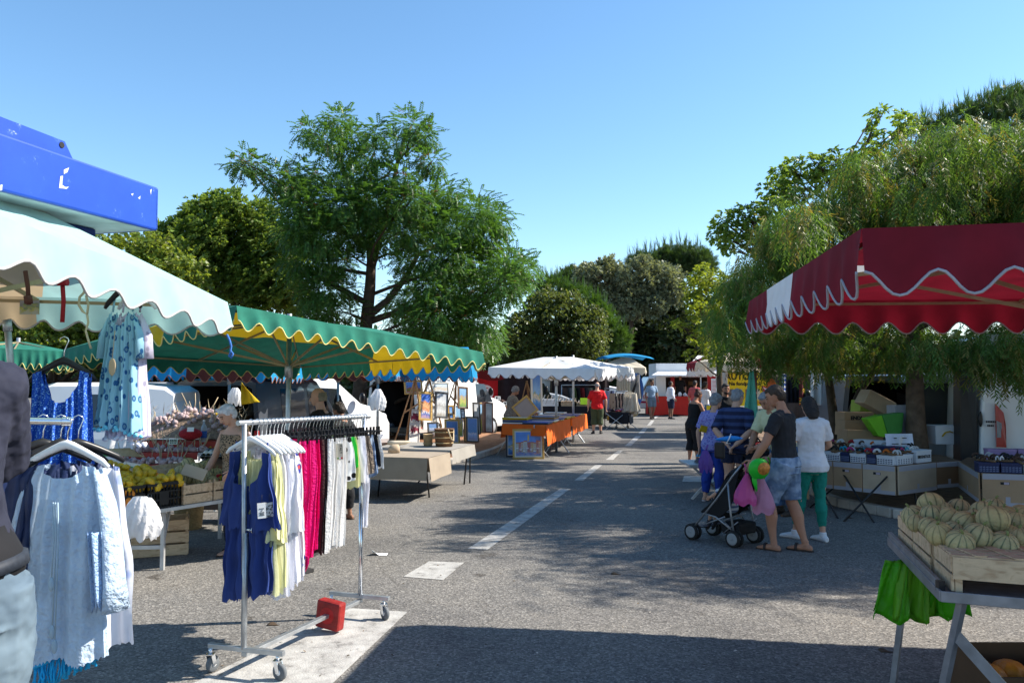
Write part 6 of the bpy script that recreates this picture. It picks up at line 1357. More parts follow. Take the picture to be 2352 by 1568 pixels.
m = MB(); m.bar(V3((gx1 + .15, 10.4, .1)), V3((gx1 + .5, 11.3, 1.05)), .03, .05); m.bar(V3((gx1 + .5, 10.4, .5)), V3((gx1 + .5, 11.4, .5)), .03, .05); m.bar(V3((gx1 + .55, 11.3, 0)), V3((gx1 + .55, 11.3, 1.0)), .03, .05); m.build('side_frame', alu, GS)
m = MB(); m.lathe([(0, -.028), (.012, -.029), (.026, -.02), (.031, -.004), (.026, .012), (.014, .024), (.007, .034), (0, .036)], 12); G0 = m.build('garlic_bulb', garl); tag(G0, 'mauve white garlic bulb on the brick red stand', 'garlic', 'garlic bulbs on the stand')
m = MB(); m.tube([(0, 0, .03), (.008, 0, .09), (.0, .01, .19)], [.006, .005, .004], 5); m.build('stalk', straw, G0)
m = MB(); m.lathe([(0, -.028), (.012, -.029), (.026, -.02), (.031, -.004), (.026, .012), (.014, .024), (.007, .034), (0, .036)], 10); G1 = m.build('garlic_bulb', garl); tag(G1, 'trimmed garlic bulb on the brick red stand', 'garlic', 'trimmed garlic bulbs on the stand')
k = 0; gpos = []
for row, (z, y0, n_) in enumerate(((.72, 10.62, 44), (.86, 10.9, 38))):
 for i in range(n_): gpos.append((V3((lerp(gx0 + .15 + .1 * row, gx1 - .05 + .15 * row, (i + r3.random()) / n_), y0 + r3.uniform(-.06, .13), z + .035 + r3.choice((0, 0, .035)))), r3.random() < .45))
for i in range(150):
 a = r3.random(); s_ = math.sin(PI * a) ** .7; b = r3.random()
 gpos.append((V3((lerp(gx0 + .1, gx1 + .45, a), 11.2 + .6 * b, 1.02 + s_ * .40 * math.sin(PI * min(1, b * .9 + .08)) + r3.uniform(-.02, .03))), r3.random() < .2))
f0 = f1 = True
for p, st in gpos:
 base = G0 if st else G1
 if st and f0: o = G0; f0 = False
 elif not st and f1: o = G1; f1 = False
 else: o = dup(base)
 o.location = p; s_ = r3.uniform(.95, 1.35); o.scale = (s_,) * 3; o.rotation_euler = (r3.uniform(-1.2, 1.2), r3.uniform(-1.2, 1.2), r3.uniform(0, 6)) if not st else (r3.uniform(-.5, .5), r3.uniform(-.5, .5), 0)
m = MB(); 
m.sheet(lambda a, b: V3((lerp(gx0 + .08, gx1 + .48, a), 11.12 + .72 * b, .98 + math.sin(PI * a) ** .7 * .37 * math.sin(PI * min(1, b * .9 + .05)))), 24, 12); GS2 = m.build('garlic_mound', M('dry garlic heap', (.25, .18, .13), .9, .4, 20, bump=1, bscale=40), GS)
P = [V3((lerp(gx0 + .1, gx1 + .5, r3.random()), 11.2 + .6 * r3.random(), 1.08 + .34 * r3.random())) for i in range(420)]
stw = foliage('straw', P, [(r3.uniform(-1, 1), r3.uniform(-1, 1), r3.uniform(-.2, .6)) for p in P], [np.array([quad_leaf((0, 0, 0), (1, 0, .1), (0, .02, 0))])], .2, [straw], None); stuff(stw)
def bottle(label, p, h, r, mat, cap, lab=None, group=None, rot=None):
 t = thing('bottle', label, 'bottle', p, group); m = MB(); m.lathe([(0, 0), (r, 0), (r, h * .6), (r * .85, h * .7), (r * .36, h * .82), (r * .34, h * .97)], 12); m.build('body', mat, t, world=False)
 m = MB(); m.lathe([(0, h * .93), (r * .42, h * .93), (r * .42, h), (0, h)], 10); m.build('cap', cap, t, world=False)
 if lab: m = MB(); m.lathe([(r * 1.02, h * .18), (r * 1.02, h * .5)], 12); m.build('label', lab, t, world=False)
 if rot: t.rotation_euler = rot
 return t
bottle('clear water bottle with a blue label standing on the garlic stand', V3((gx1 + .02, 10.95, .99)) + V3((0, .1, 0)), .30, .04, M('clear plastic', (.5, .55, .6), .1, .05, 9, transl=.5, spec=.6), whitep, M('blue label', (.03, .1, .4)))
q = at(465, 972, 11.9); m = MB(); m.lathe([(0, 0), (.13, 0), (.22, .14), (.235, .14), (.235, .15), (.2, .145), (.12, .015), (0, .015)], 24, q); tag(m.build('basin', yellow), 'yellow plastic basin behind the garlic heap', 'basin')
q = at(497, 966, 13.2); m = MB(); m.box(q + V3((0, 0, .07)), (.46, .34, .24)); t = tag(m.build('carton', paper, bevel=.01), 'white carton with a blue band in front of the dark van', 'carton'); m = MB(); m.box(q + V3((0, -.005, .15)), (.464, .344, .05)); m.build('band', M('blue band', (.03, .22, .5)), t)
m = MB(); q = at(434, 1002, 10.85); m.ell(q + V3((0, .05, .03)), (.16, .1, .08), None, 14, 10); t = tag(m.build('net_bag', M('red net', (.35, .012, .02), .8, .3, 60, bump=.8, bscale=90)), 'red net bag of garlic beside the water bottle', 'net bag'); m = MB(); m.box(q + V3((.05, -.075, .1)), (.09, .004, .06), Matrix.Rotation(-.3, 3, 'X')); m.build('paper_label', paper, t)
q = at(284, 985, 11.6); m = MB(); m.sheet(lambda a, b: q + V3((-.16 + .36 * a + .08 * (a - .5) * b, -.12 * b - .02 * math.sin(a * 14), .02 - .36 * b + .02 * math.sin(a * 9))), 24, 12); tag(m.build('cloth', whitec, solid=.004), 'white cloth draped at the left end of the garlic stand', 'cloth')
m = MB(); c_ = at(398, 1014, 10.75); m.box(c_, (.12, .004, .075), Matrix.Rotation(-.3, 3, 'X')); t = tag(m.build('price_sign', M('pale green card', (.5, .55, .45))), 'small pale price sign among the garlic', 'price sign')
m = MB(); [m.box(c_ + V3((x, -.006, z)), (.012, .003, .02), Matrix.Rotation(-.3, 3, 'X')) for x in (-.035, -.012, .014, .036) for z in (-.014, .016)]; m.build('marking', ink, t)
m = MB(); [m.tube([at(205 + 6 * i, 1034 + i * 1.5, 9.8) , at(300 + 5 * i, 1030 + 3 * i, 9.9)], .012, 5) for i in range(7)]; tag(m.build('reed_bundle', straw), 'bundle of dry stalks lying left of the garlic', 'stalk bundle')
wr = thing('bottle_rack', 'low brown rack holding dark wine bottles beside the white haired woman', 'bottle rack', at(490, 1056, 10.2)); q = V3(wr.location); m = MB(); m.box(q + V3((0, .18, -.02)), (.36, .42, .05), Matrix.Rotation(.35, 3, 'X')); m.build('tray', dark_wood, wr); m = MB(); m.box(q + V3((0, .3, -.36)), (.5, .36, .58)); m.build('base', M('grey brown cloth', (.13, .1, .085), .9, .1), wr)
wine = M('dark wine bottle glass', (.01, .012, .008), .08, .1, 8, spec=.6)
for i in range(6):
 bottle('dark wine bottle with white label and yellow capsule in the low brown rack', q + V3((-.15 + .06 * i, .02, .035)), .30, .03, wine, yellow, paper, 'wine bottles in the rack', rot=(-PI / 2 + .35, 0, 0))
m = MB(); m.sheet(lambda a, b: at(552, 884, 12.2) + V3((.02 + .28 * a * b, -.03 * math.sin(a * 7 + b * 3), -.30 * b + .04 * a)), 12, 12); tag(m.build('plastic_bag', yellow, solid=.003), 'yellow plastic bag hanging on a parasol pole above the white haired woman', 'plastic bag')
m = MB(); bagmesh(at(540, 890, 12.35), .22, .26, .12, 7, m, False); tag(m.build('plastic_bag', wbag), 'white plastic bag hanging behind the yellow one', 'plastic bag')
m = MB(); bagmesh(at(868, 893, 14.2), .26, .36, .14, 9, m, False); tag(m.build('plastic_bag', wbag), 'white plastic bags hung on the pole by the open white van', 'plastic bag')
# ---------------------------------------------------------------- beige tables with the wooden tubs
beige = cloth('beige oilcloth', (.30, .245, .185), .08, .2, 8); greyc = cloth('grey tablecloth', (.27, .25, .22), .1, .3, 6)
zt = .66; NR, FR, FL, NL = V3((-1.27, 12.1, zt)), V3((-.68, 14.3, zt)), V3((-2.05, 14.9, zt)), V3((-2.75, 12.5, zt))
def draped(label, P4, drop, mat, legs, name='market_table', cat='table', wav=.012, nsub=16, legmat=None, group=None, drops=(1, 1, 1, 1)):
 c = (P4[0] + P4[1] + P4[2] + P4[3]) / 4; t = thing(name, label, cat, (c.x, c.y, 0), group)
 m = MB(); m.prism([p - V3((0, 0, .03)) for p in P4], (0, 0, .026)); m.build('top', dark_wood, t)
 m = MB(); m.sheet(lambda a, b: lerp(lerp(P4[0], P4[1], a), lerp(P4[3], P4[2], a), b) + V3((0, 0, .004 + .004 * math.sin(a * 9) * math.sin(b * 7))), nsub, nsub)
 for i in range(4):
  if drops[i] <= 0: continue
  p, q = P4[i], P4[(i + 1) % 4]; o = ((p + q) / 2 - c); o.z = 0; o.normalize(); L = (q - p).length; dd = drop * drops[i]
  m.sheet(lambda a, b, p=p, q=q, o=o, dd=dd, L=L: lerp(p, q, a) + o * (.012 + .035 * b + wav * b * math.sin(a * L * 9 + i)) - V3((0, 0, dd * b * (1 + .03 * math.sin(a * L * 4 + i)) - .004)), max(10, int(L * 10)), 6)
 m.build('cloth', mat, t)
 for a, b in legs: m = MB(); m.tube([a, b], .014, 8); m.build('leg', legmat or blackp, t)
 return t
def g0(p): return V3((p.x, p.y, 0))
draped('near trestle table under beige cloth behind the rolling rack', [NL, NR, lerp(NR, FR, .42), lerp(NL, FL, .42)], .34, beige, [(gp(986, 1142), NR - V3((.05, -.1, .02))), (gp(868, 1140), lerp(NL, NR, .5) - V3((0, -.1, .02))), (gp(960, 1108), lerp(NR, FR, .38) - V3((.1, 0, .02)))])
A4 = [lerp(NL, FL, .45) + V3((.1, 0, .03)), lerp(NR, FR, .45) + V3((0, 0, .03)), FR + V3((0, 0, .03)), FL + V3((0, 0, .03))]
draped('far trestle table under grey cloth carrying two wooden tubs', A4, .2, greyc, [(gp(1066, 1112), FR - V3((.1, .25, 0))), (gp(1079, 1109), FR - V3((.06, .1, 0))), (gp(990, 1100), lerp(FL, FR, .4))], drops=(.4, 1, 1, 1))
q = gp(1020, 1024, zt + .04); basket('dark slatted wooden tub with wicker hoops and a rope handle', q, .17, .29, dark_wood, False, hoops=3, cat='tub')
tb = [o for o in COL.objects if o.name.startswith('basket')][-1]; m = MB(); m.tube([q + V3((.08, -.17, .30)), q + V3((.10, -.2, .24)), q + V3((.14, -.18, .13)), q + V3((.17, -.1, .1)), q + V3((.16, 0, .29))], .013, 7); m.build('rope_handle', straw, tb)
q = gp(983, 1023, zt + .04); basket('pale wooden bucket left of the dark tub', q, .085, .19, wood_mat('pale bucket wood', (.5, .36, .2), (.36, .22, .12)), False, hoops=1, cat='bucket')
m = MB(); q = at(915, 1016, 13.6); m.tube([q - V3((.18, 0, 0)), q - V3((.05, 0, .01)), q + V3((.12, 0, 0)), q + V3((.2, 0, .02))], [.05, .065, .05, .02], 10, flat=.7); tag(m.build('canvas_roll', cream), 'rolled cream canvas lying on the grey tablecloth', 'canvas roll')
m = MB(); q = at(905, 1030, 12.9); m.loft([(q - V3((0, 0, .06)), (.1, 0, 0), (0, .06, 0)), (q + V3((0, 0, .02)), (.09, 0, 0), (0, .05, 0)), (q + V3((.02, 0, .07)), (.05, 0, 0), (0, .02, 0))], 12); tag(m.build('paper_bag', card_pale), 'crumpled tan paper bag on the beige table', 'paper bag')
# ---------------------------------------------------------------- paintings and easels
def ZP(x, y): return ((1000 + x / 5.6) / 1.1633, (980 + y / 5.6) / 1.1633)
def painting(label, p, w, h, yaw, tilt, fm, cm, fw=.05, roll=0.0, group=None, th=.035, back=False, mount=.02, cat='picture'):
 """p: bottom centre; yaw 0 faces -Y (the camera); tilt leans the top back."""
 t = thing('framed_picture', label, cat, p, group)
 t.rotation_euler = (Matrix.Rotation(math.radians(yaw), 3, 'Z') @ Matrix.Rotation(-math.radians(tilt), 3, 'X') @ Matrix.Rotation(math.radians(roll), 3, 'Y')).to_euler()
 m = MB(); 
 for x in (-1, 1): m.box((x * (w / 2 - fw / 2), 0, h / 2), (fw, th, h))
 for z in (fw / 2, h - fw / 2): m.box((0, 0, z), (w - 2 * fw, th * .98, fw))
 m.build('frame', fm, t, world=False, bevel=.006 if w > .5 else 0)
 m = MB(); m.box((0, .006 if not back else 0, h / 2), (w - 2 * fw, .008, h - 2 * fw)); m.build('mount' if mount else 'canvas', mat_board if mount else cm, t, world=False)
 if mount: m = MB(); m.box((0, .0, h / 2), (w - 2 * fw - 2 * mount, .008, h - 2 * fw - 2 * mount)); m.build('canvas', cm, t, world=False)
 return t
def zpaint(label, x0, x1, y0, y1, Y, fm, cm, yaw=28, tilt=11, **k):
 u, v = ZP((x0 + x1) / 2, y1); s_ = Y / (FPX * 5.6 * 1.1633)
 hh = (y1 - y0) * s_ / math.cos(math.radians(tilt)); wdt = (x1 - x0) * s_ * k.pop('wf', .86)
 return painting(label, at(u, v, Y), wdt, hh, yaw, tilt, fm, cm, **k)
zpaint('landscape of a poppy field in a gilt frame, highest on the left easel', 440, 745, 200, 410, 21.6, gold_frame, P_FIELD, wf=.95, fw=.04)
zpaint('upright orange harbour house painting in a gilt frame on the left easel', 640, 890, 375, 800, 21.0, gold_frame, P_HARB, fw=.05, roll=5)
zpaint('upright pale grey street painting in a dark frame on the middle easel', 875, 1125, 375, 765, 21.2, black_frame, P_PALE, fw=.04, roll=6)
zpaint('pale harbour view in a white frame hung against the white van', 870, 1140, 232, 412, 22.9, white_frame, painting_mat('painted faint harbour', [(0, (.4, .5, .62)), (.3, (.62, .6, .58)), (.5, (.62, .5, .36)), (.65, (.6, .66, .72)), (1, (.55, .66, .78))], 9, .3), wf=.95, fw=.03)
zpaint('sunny garden terrace painting in a brown frame on the right easel', 1230, 1425, 298, 625, 21.4, dark_wood, P_GARD, fw=.035, roll=4)
zpaint('tall white canvas of dark red flowers leaning on the ground left of the buckets', 500, 690, 640, 1135, 21.8, white_frame, P_FLOW, fw=.02, tilt=14, roll=8, mount=0)
zpaint('narrow pale canvas with a red base between the easels', 672, 752, 640, 945, 22.0, white_frame, painting_mat('painted pale tower', [(0, (.5, .05, .04)), (.15, PALE), (.6, (.5, .52, .5)), (1, PALE)], 6, .1), fw=.02)
zpaint('pale greenish picture in a white frame behind the middle easel', 850, 962, 580, 845, 22.3, white_frame, P_PALE, fw=.03)
zpaint('small harbour with a lighthouse in a gilt frame right of the middle easel', 1100, 1212, 576, 785, 22.2, gold_frame, P_BLUE, fw=.03)
zpaint('tall light blue coastal canvas leaning behind the tub', 1195, 1345, 580, 1042, 22.0, white_frame, P_GARD, fw=.02, roll=4, mount=0)
zpaint('blue sails in a dark frame at the front of a leaning stack behind the bucket', 780, 980, 828, 975, 21.0, black_frame, P_SAIL, fw=.03)
zpaint('blue boats painting in a gilt frame leaning behind the dark tub', 1030, 1310, 788, 1150, 20.6, gold_frame, P_SAIL, fw=.04, roll=3)
zpaint('large dusk sails painting in a dark frame, front of the right leaning stack', 1355, 1590, 750, 1122, 20.4, black_frame, P_SAIL, fw=.03, roll=4)
for k in range(4):
 zpaint(('first', 'second', 'third', 'fourth')[k] + ' frame behind the large dusk sails painting', 1345 - 9 * k, 1580 - 9 * k, 752, 1126, 20.52 + .07 * k, (gold_frame, black_frame, dark_wood, gold_frame)[k], P_BLUE, fw=.03, roll=4)
nb_ = zpaint('small white notice in a black frame under the garden terrace painting', 1288, 1372, 622, 765, 20.6, black_frame, paper, fw=.02, mount=0)
m = MB(); [m.box((x, -.004, z), (wd, .003, .012)) for x, z, wd in ((0, .23, .1), (0, .19, .08), (0, .10, .03), (0, .08, .03))]; m.build('notice_print', ink, nb_, world=False)
zpaint('tall black and white street picture in a grey frame, right group', 1468, 1610, 535, 1005, 22.0, black_frame, P_PALE, fw=.03, roll=3)
zpaint('tall gilt framed picture between the grey and the red framed ones', 1562, 1672, 540, 988, 22.4, gold_frame, P_GARD, fw=.03, roll=3)
for k in range(4):
 zpaint(('tall red brown framed picture at the right end of the picture row', 'second red brown frame in the right end stack', 'third red brown frame in the right end stack', 'hindmost frame in the right end stack')[k], 1615 + 0 - 12 * k + 20, 1775 - 12 * k + 20, 535, 985, 22.0 + .07 * k, M('red brown frame', (.16, .05, .035), .5, .15), P_PALE, fw=.03, roll=5)
zpaint('small pale picture behind the right easel', 1185, 1252, 310, 492, 22.8, white_frame, P_PALE, fw=.02)
def easel(label, apex, feet, Y, dy=(.0, .0, .7)):
 t = thing('easel', label, 'easel', at(*ZP(*apex), Y).xy.to_3d()); a = at(*ZP(*apex), Y)
 for f, d in zip(feet, dy):
  q = at(*ZP(*f), Y + d); m = MB(); m.bar(a + V3((0, d * .05, 0)), q, .05, .03); m.build('leg', easel_wood, t)
 m = MB(); q0, q1 = lerp(a, at(*ZP(*feet[0]), Y), .52), lerp(a, at(*ZP(*feet[1]), Y), .52); m.bar(q0, q1, .06, .04); m.build('ledge', easel_wood, t)
easel('left wooden easel holding the poppy field and the orange houses', (615, 160), [(285, 1180), (720, 900), (470, 1138)], 21.2, (0, .2, .5))
easel('middle wooden easel holding the pale grey street painting', (822, 180), [(690, 620), (1010, 900), (560, 900)], 21.5, (0, .2, .9))
easel('right wooden easel holding the garden terrace painting', (1228, 150), [(1060, 690), (1395, 1110), (1180, 900)], 21.6, (0, .1, .9))
def z6(x, y): return ((1280 + x / 4.055) / 1.1633, (920 + y / 4.055) / 1.1633)
t = thing('easel', 'tall wooden easel beside the grey haired woman in taupe', 'easel', at(*z6(517, 780), 22.6).xy.to_3d()); a = at(*z6(517, 395), 22.6)
for x, y, d in ((455, 640, 0), (640, 780, 0), (560, 780, .9)): m = MB(); m.bar(a, at(*z6(x, y), 22.6 + d), .05, .03); m.build('leg', easel_wood, t)
painting('narrow white framed harbour picture on the easel by the woman in taupe', at(*z6(628, 735), 22.3), .38, 1.15, 35, 10, white_frame, P_BLUE, fw=.04, roll=6)
Rb = Matrix.Rotation(math.radians(-8), 3, 'Z') @ Matrix.Rotation(-math.radians(12), 3, 'X') @ Matrix.Rotation(math.radians(-40), 3, 'Y')
painting('square framed canvas seen from the back, held on its corner by the woman in taupe', at(1206, 938, 20.9) - Rb @ V3((0, 0, .26)), .52, .52, -8, 12, gold_frame, M('raw canvas back', (.36, .30, .27), .9, .06), fw=.05, roll=-40, mount=.0)
# ---------------------------------------------------------------- orange tables with stacked pictures
orangec = cloth('orange tablecloth', (.74, .13, .012), .08, .3, 6, transl=.15)
T0, T1, T2, T3 = V3((-.23, 19.25, .78)), V3((.78, 18.5, .78)), V3((2.3, 24.7, .78)), V3((1.25, 25.4, .78))
mid0, mid1 = lerp(T0, T3, .52), lerp(T1, T2, .52)
def trestle(a, b): 
 return [(V3((a.x, a.y, 0)) + V3((-.25, -.1, 0)), lerp(a, b, .3)), (V3((b.x, b.y, 0)) + V3((.2, .1, 0)), lerp(a, b, .4)), (V3((b.x, b.y, 0)) + V3((-.1, .7, 0)), lerp(a, b, .8) - V3((0, .5, 0))), (V3((a.x, a.y, 0)) + V3((.3, .9, 0)), lerp(a, b, .2) + V3((0, .3, 0)))]
draped('front trestle table under a bright orange cloth stacked with pictures', [T0, T1, mid1, mid0], .34, orangec, trestle(lerp(T0, T1, .1) + V3((0, .4, 0)), lerp(T0, T1, .9) + V3((0, .4, 0))), legmat=alu, drops=(.75, 1.35, .2, 1))
draped('far trestle table under a bright orange cloth stacked with pictures', [mid0 + V3((.05, .12, 0)), mid1 + V3((.05, .12, 0)), T2, T3], .4, orangec, trestle(mid0 + V3((.2, .5, 0)), mid1 + V3((-.1, .5, 0))), legmat=alu, drops=(1, 1.1, 1, 1))
r4 = random.Random(9); f0 = None; fl_mats = [P_SAIL, P_BLUE, P_HARB, P_PALE, P_GARD]
fkinds = []
for k in range(5):
 t = thing('framed_picture', 'flat framed picture lying in a stack on the orange tables', 'picture', (0, 0, 0), 'pictures stacked on the orange tables')
 m = MB(); w_, h_ = .62, .5
 for x in (-1, 1): m.box((x * (w_ / 2 - .02), 0, 0), (.04, h_, .026))
 for y in (-1, 1): m.box((0, y * (h_ / 2 - .02), 0), (w_ - .08, .04, .0255))
 m.build('frame', (black_frame, gold_frame, M('blue frame', (.05, .09, .25), .5, .1), yellow, white_frame)[k], t, world=False)
 m = MB(); m.box((0, 0, .003), (w_ - .08, h_ - .08, .012)); m.build('canvas', fl_mats[k], t, world=False); fkinds.append(t)
used = set()
for col in range(2):
 for row in range(7):
  base = lerp(lerp(T0, T1, .27 + .47 * col), lerp(T3, T2, .27 + .47 * col), .06 + .135 * row); n_ = r4.randint(2, 5) if row < 4 else r4.randint(1, 3)
  for q in range(n_):
   k = r4.randrange(5); o = fkinds[k] if k not in used else dup(fkinds[k]); used.add(k)
   o.location = base + V3((r4.uniform(-.02, .02), r4.uniform(-.02, .02), .024 + .028 * q)); o.rotation_euler = (0, 0, -.26 + r4.uniform(-.05, .05))
for k in range(5):
 if k not in used: fkinds[k].location = lerp(T0, T2, .5) + V3((0, 0, .03))
HPp = gp(1214, 1054); HP_ = painting('large harbour town painting in a gilt frame leaning on the front of the orange table', HPp, .735, .70, 4, 8, gold_frame, M('painted noon sky', (.13, .27, .62), .5, .25, 5), fw=.045, mount=.03)
def onp(m, x0, x1, z0, z1, y=-.005): m.box(((x0 + x1) / 2, y, (z0 + z1) / 2), (x1 - x0, .003, z1 - z0))
m = MB(); onp(m, -.29, .29, .075, .25, -.0045); m.build('painted_water', painting_mat('painted harbour water', [(0, (.25, .3, .45)), (.3, (.1, .17, .42)), (.5, (.5, .28, .25)), (.7, (.12, .2, .5)), (1, (.3, .4, .6))], 9, .6), HP_, world=False)
hc = [(.55, .5, .38), (.5, .2, .14), (.6, .45, .3), (.52, .5, .45), (.45, .14, .12), (.58, .4, .2)]; rr_ = random.Random(4); x = -.29; k = 0
while x < .285:
 w_ = rr_.uniform(.05, .09); x1 = min(.29, x + w_); hh = rr_.uniform(.36, .42); m = MB(); onp(m, x, x1 - .003, .25, hh, -.006); fb_ = m.build('painted_house', M('painted house %d' % (k % 6), hc[k % 6], .5, .1), HP_, world=False)
 m = MB(); onp(m, x - .002, x1, hh, hh + .022, -.0065); m.build('painted_roof', M('painted roof', (.45, .14, .07), .5, .1), fb_, world=False)
 m = MB(); [onp(m, x + w_ * q - .004, x + w_ * q + .004, z, z + .02, -.0078) for q in (.25, .6) for z in (.27, .31, .345)]; m.build('painted_shutters', M('painted shutters', (.12, .14, .2), .5, .1), fb_, world=False)
 m = MB(); onp(m, x, x1 - .006, .25 - (hh - .25) * .7, .245, -.0055); m.build('painted_reflection', M('painted reflection %d' % (k % 6), tuple(c * .6 + .08 for c in hc[k % 6]), .5, .3, 30), fb_, world=False); x = x1; k += 1
m = MB(); onp(m, -.02, .02, .42, .53, -.0068); m.prism([(-.022, -.008, .53), (.022, -.008, .53), (.004, -.008, .57), (-.004, -.008, .57)], (0, .003, 0)); m.build('painted_bell_tower', M('painted tower', (.6, .42, .15), .5, .1), HP_, world=False)
for k in range(7):
 m = MB(); x = -.26 + .08 * k; z = .245 - .03 * (k % 3); m.prism([(x - .03, -.0085, z + .012), (x + .03, -.0085, z + .012), (x + .022, -.0085, z - .004), (x - .022, -.0085, z - .004)], (0, .002, 0)); onp(m, x - .0015, x + .0015, z, z + .07, -.0085); m.build('painted_boat', paper, HP_, world=False)
painting('second picture in a dark frame leaning behind the large harbour town painting', gp(1186, 1050) + V3((.06, .10, 0)), .62, .60, 4, 9, black_frame, P_BLUE, fw=.04)
m = MB(); q = gp(1285, 1012); [m.box(q + V3((-.1 + .3 * k, .5 + .3 * k, .22)), (.5, .35, .44), Matrix.Rotation(.3, 3, 'Z')) for k in range(1)]; tag(m.build('carton', card, bevel=.01), 'brown carton under the far orange table', 'carton')
# ---------------------------------------------------------------- table of baskets, dark stalls behind
Y = 27.5; x0, x1 = at(1055, 920, Y).x, at(1166, 920, Y).x
redt = cloth('dark red tablecloth', (.30, .012, .016)); blackskirt = cloth('black table skirt', (.012, .012, .018))
draped('long table with dark red cloth and black skirt holding baskets of sausages', [V3((x0, Y, .86)), V3((x1, Y - .4, .86)), V3((x1 + .3, Y + .7, .86)), V3((x0, Y + 1, .86))], .2, redt, [])
m = MB(); m.sheet(lambda a, b: V3((lerp(x0, x1, a), Y - .06 - .4 * a - .02 * math.sin(a * 40), .68 * (1 - b))), 40, 3); tag(m.build('table_skirt', blackskirt), 'black skirt hanging below the dark red tablecloth', 'table skirt')
dark_s = M('dark cured sausage', (.07, .035, .025), .7, .3, 12, bump=.5, bscale=30)
for k, (fx, z) in enumerate(((.08, .87), (.34, .87), (.62, .87), (.88, .87))):
 basket(('first', 'second', 'third', 'fourth')[k] + ' basket of dark sausages from the left on the dark red table', V3((lerp(x0, x1, fx), Y + .15 - .4 * fx, z)), .24, .14, wick, False, fill=dark_s)
for k in range(3): basket(('left', 'middle', 'right')[k] + ' shallow basket hanging below the dark red table', V3((lerp(x0, x1, .2 + .32 * k), Y - .3 - .4 * (.2 + .32 * k), .52)), .22, .12, wick, False)
for k, fx in enumerate((.02, .2, .42, .5, .72, .8, .97)):
 z = (1.02, 1.18, 1.0, 1.24, 1.04, 1.22, 1.04)[k]; c_ = V3((lerp(x0, x1, fx), Y - .12 - .4 * fx, z)); t = thing('price_sign', ('first', 'second', 'third', 'fourth', 'fifth', 'sixth', 'seventh')[k] + ' small sign with a black head from the left, dark red table', 'price sign', c_)
 m = MB(); m.box(c_, (.20, .006, .12)); m.build('card', paper, t)
 m = MB(); m.ell(c_ + V3((-.035, -.004, .005)), (.034, .004, .036), None, 10, 6); m.tube([c_ + V3((-.06, -.004, .03)), c_ + V3((-.01, -.004, .022))], .005, 5); m.box(c_ + V3((-.04, -.004, -.04)), (.03, .004, .03)); m.box(c_ + V3((.05, -.005, 0)), (.06, .002, .008)); m.box(c_ + V3((.05, -.005, -.02)), (.05, .002, .008)); m.build('emblem', ink, t)
 m = MB(); m.tube([V3((c_.x, c_.y + .005, .9)), c_ - V3((0, -.005, .04))], .006, 5); m.build('stick', straw, t)
c_ = at(1112, 905, 29.2); FLG = thing('flag', 'red flag with a white disc, crescent and star hanging behind the sausage table', 'flag', c_)
m = MB(); m.sheet(lambda a, b: c_ + V3((-.5 + 1.0 * a, .03 * math.sin(a * 9), .75 - 1.5 * b)), 14, 8); m.build('field', cloth('flag red', (.40, .01, .015)), FLG)
m = MB(); m.tube([c_ + V3((.05, -.05, .05)), c_ + V3((.05, -.06, .05))], .29, 24); m.build('disc', paper, FLG)
m = MB(); m.add([c_ + V3((.05 + .2 * math.cos(a), -.066, .05 + .2 * math.sin(a))) for a in np.linspace(.6, 5.68, 22)] + [c_ + V3((.10 + .16 * math.cos(a), -.066, .05 + .16 * math.sin(a))) for a in np.linspace(.5, 5.78, 22)], [(i, i + 1, 23 + i, 22 + i) for i in range(21)])
m.add([c_ + V3((.12 + (.08 if i % 2 == 0 else .032) * math.cos(i * PI / 5 + PI), -.066, .05 + (.08 if i % 2 == 0 else .032) * math.sin(i * PI / 5 + PI))) for i in range(10)], [tuple(range(10))]); m.build('crescent_and_star', redlamp, FLG)
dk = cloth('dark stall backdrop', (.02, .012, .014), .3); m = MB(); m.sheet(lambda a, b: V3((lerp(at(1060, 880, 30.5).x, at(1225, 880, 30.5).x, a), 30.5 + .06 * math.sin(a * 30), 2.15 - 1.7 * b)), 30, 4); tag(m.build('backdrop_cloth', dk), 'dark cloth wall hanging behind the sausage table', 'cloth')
m = MB(); m.sheet(lambda a, b: V3((lerp(at(1100, 870, 28.8).x, at(1165, 880, 28.8).x, a), 28.8, 2.25 - .35 * b - .1 * math.sin(PI * a))), 12, 3); tag(m.build('red_awning', cloth('red awning cloth', (.13, .008, .010))), 'dark red awning edge above the sausage table', 'awning')
Y = 30.5; x0, x1 = at(1245, 930, Y).x, at(1362, 930, Y).x
draped('long table with black skirt and white boxes of prints behind the orange table', [V3((x0, Y, .82)), V3((x1, Y - .3, .82)), V3((x1, Y + .9, .82)), V3((x0, Y + .9, .82))], .72, blackskirt, [], legmat=alu)
for k, (fx, w_, h_, mt) in enumerate(((.14, .9, .42, paper), (.5, .7, .3, crate_wood), (.82, .8, .22, card_pale))):
 q = V3((lerp(x0, x1, fx), Y + .2, .83)); t = thing('display_box', ('white display box of prints on the left of the black table', 'wooden tray of upright prints in the middle of the black table', 'open carton of prints on the right of the black table')[k], 'box', q)
 m = MB(); m.box(q + V3((0, 0, h_ * .3)), (w_, .5, h_ * .6)); m.build('body', mt, t)
 for i in range(6): m = MB(); m.box(q + V3((-w_ * .4 + w_ * .16 * i, -.1, h_ * .6)), (.02, .3, h_ * .9), Matrix.Rotation(.35, 3, 'Y')); m.build('print', (paper, P_PALE, card_pale)[i % 3], t)
m = MB(); q = V3((lerp(x0, x1, .84), Y - .12, 1.02)); m.box(q, (.36, .01, .26), Matrix.Rotation(-.3, 3, 'X')); tag(m.build('notice', M('lime card', (.35, .6, .02))), 'lime green card propped on the black table', 'notice')
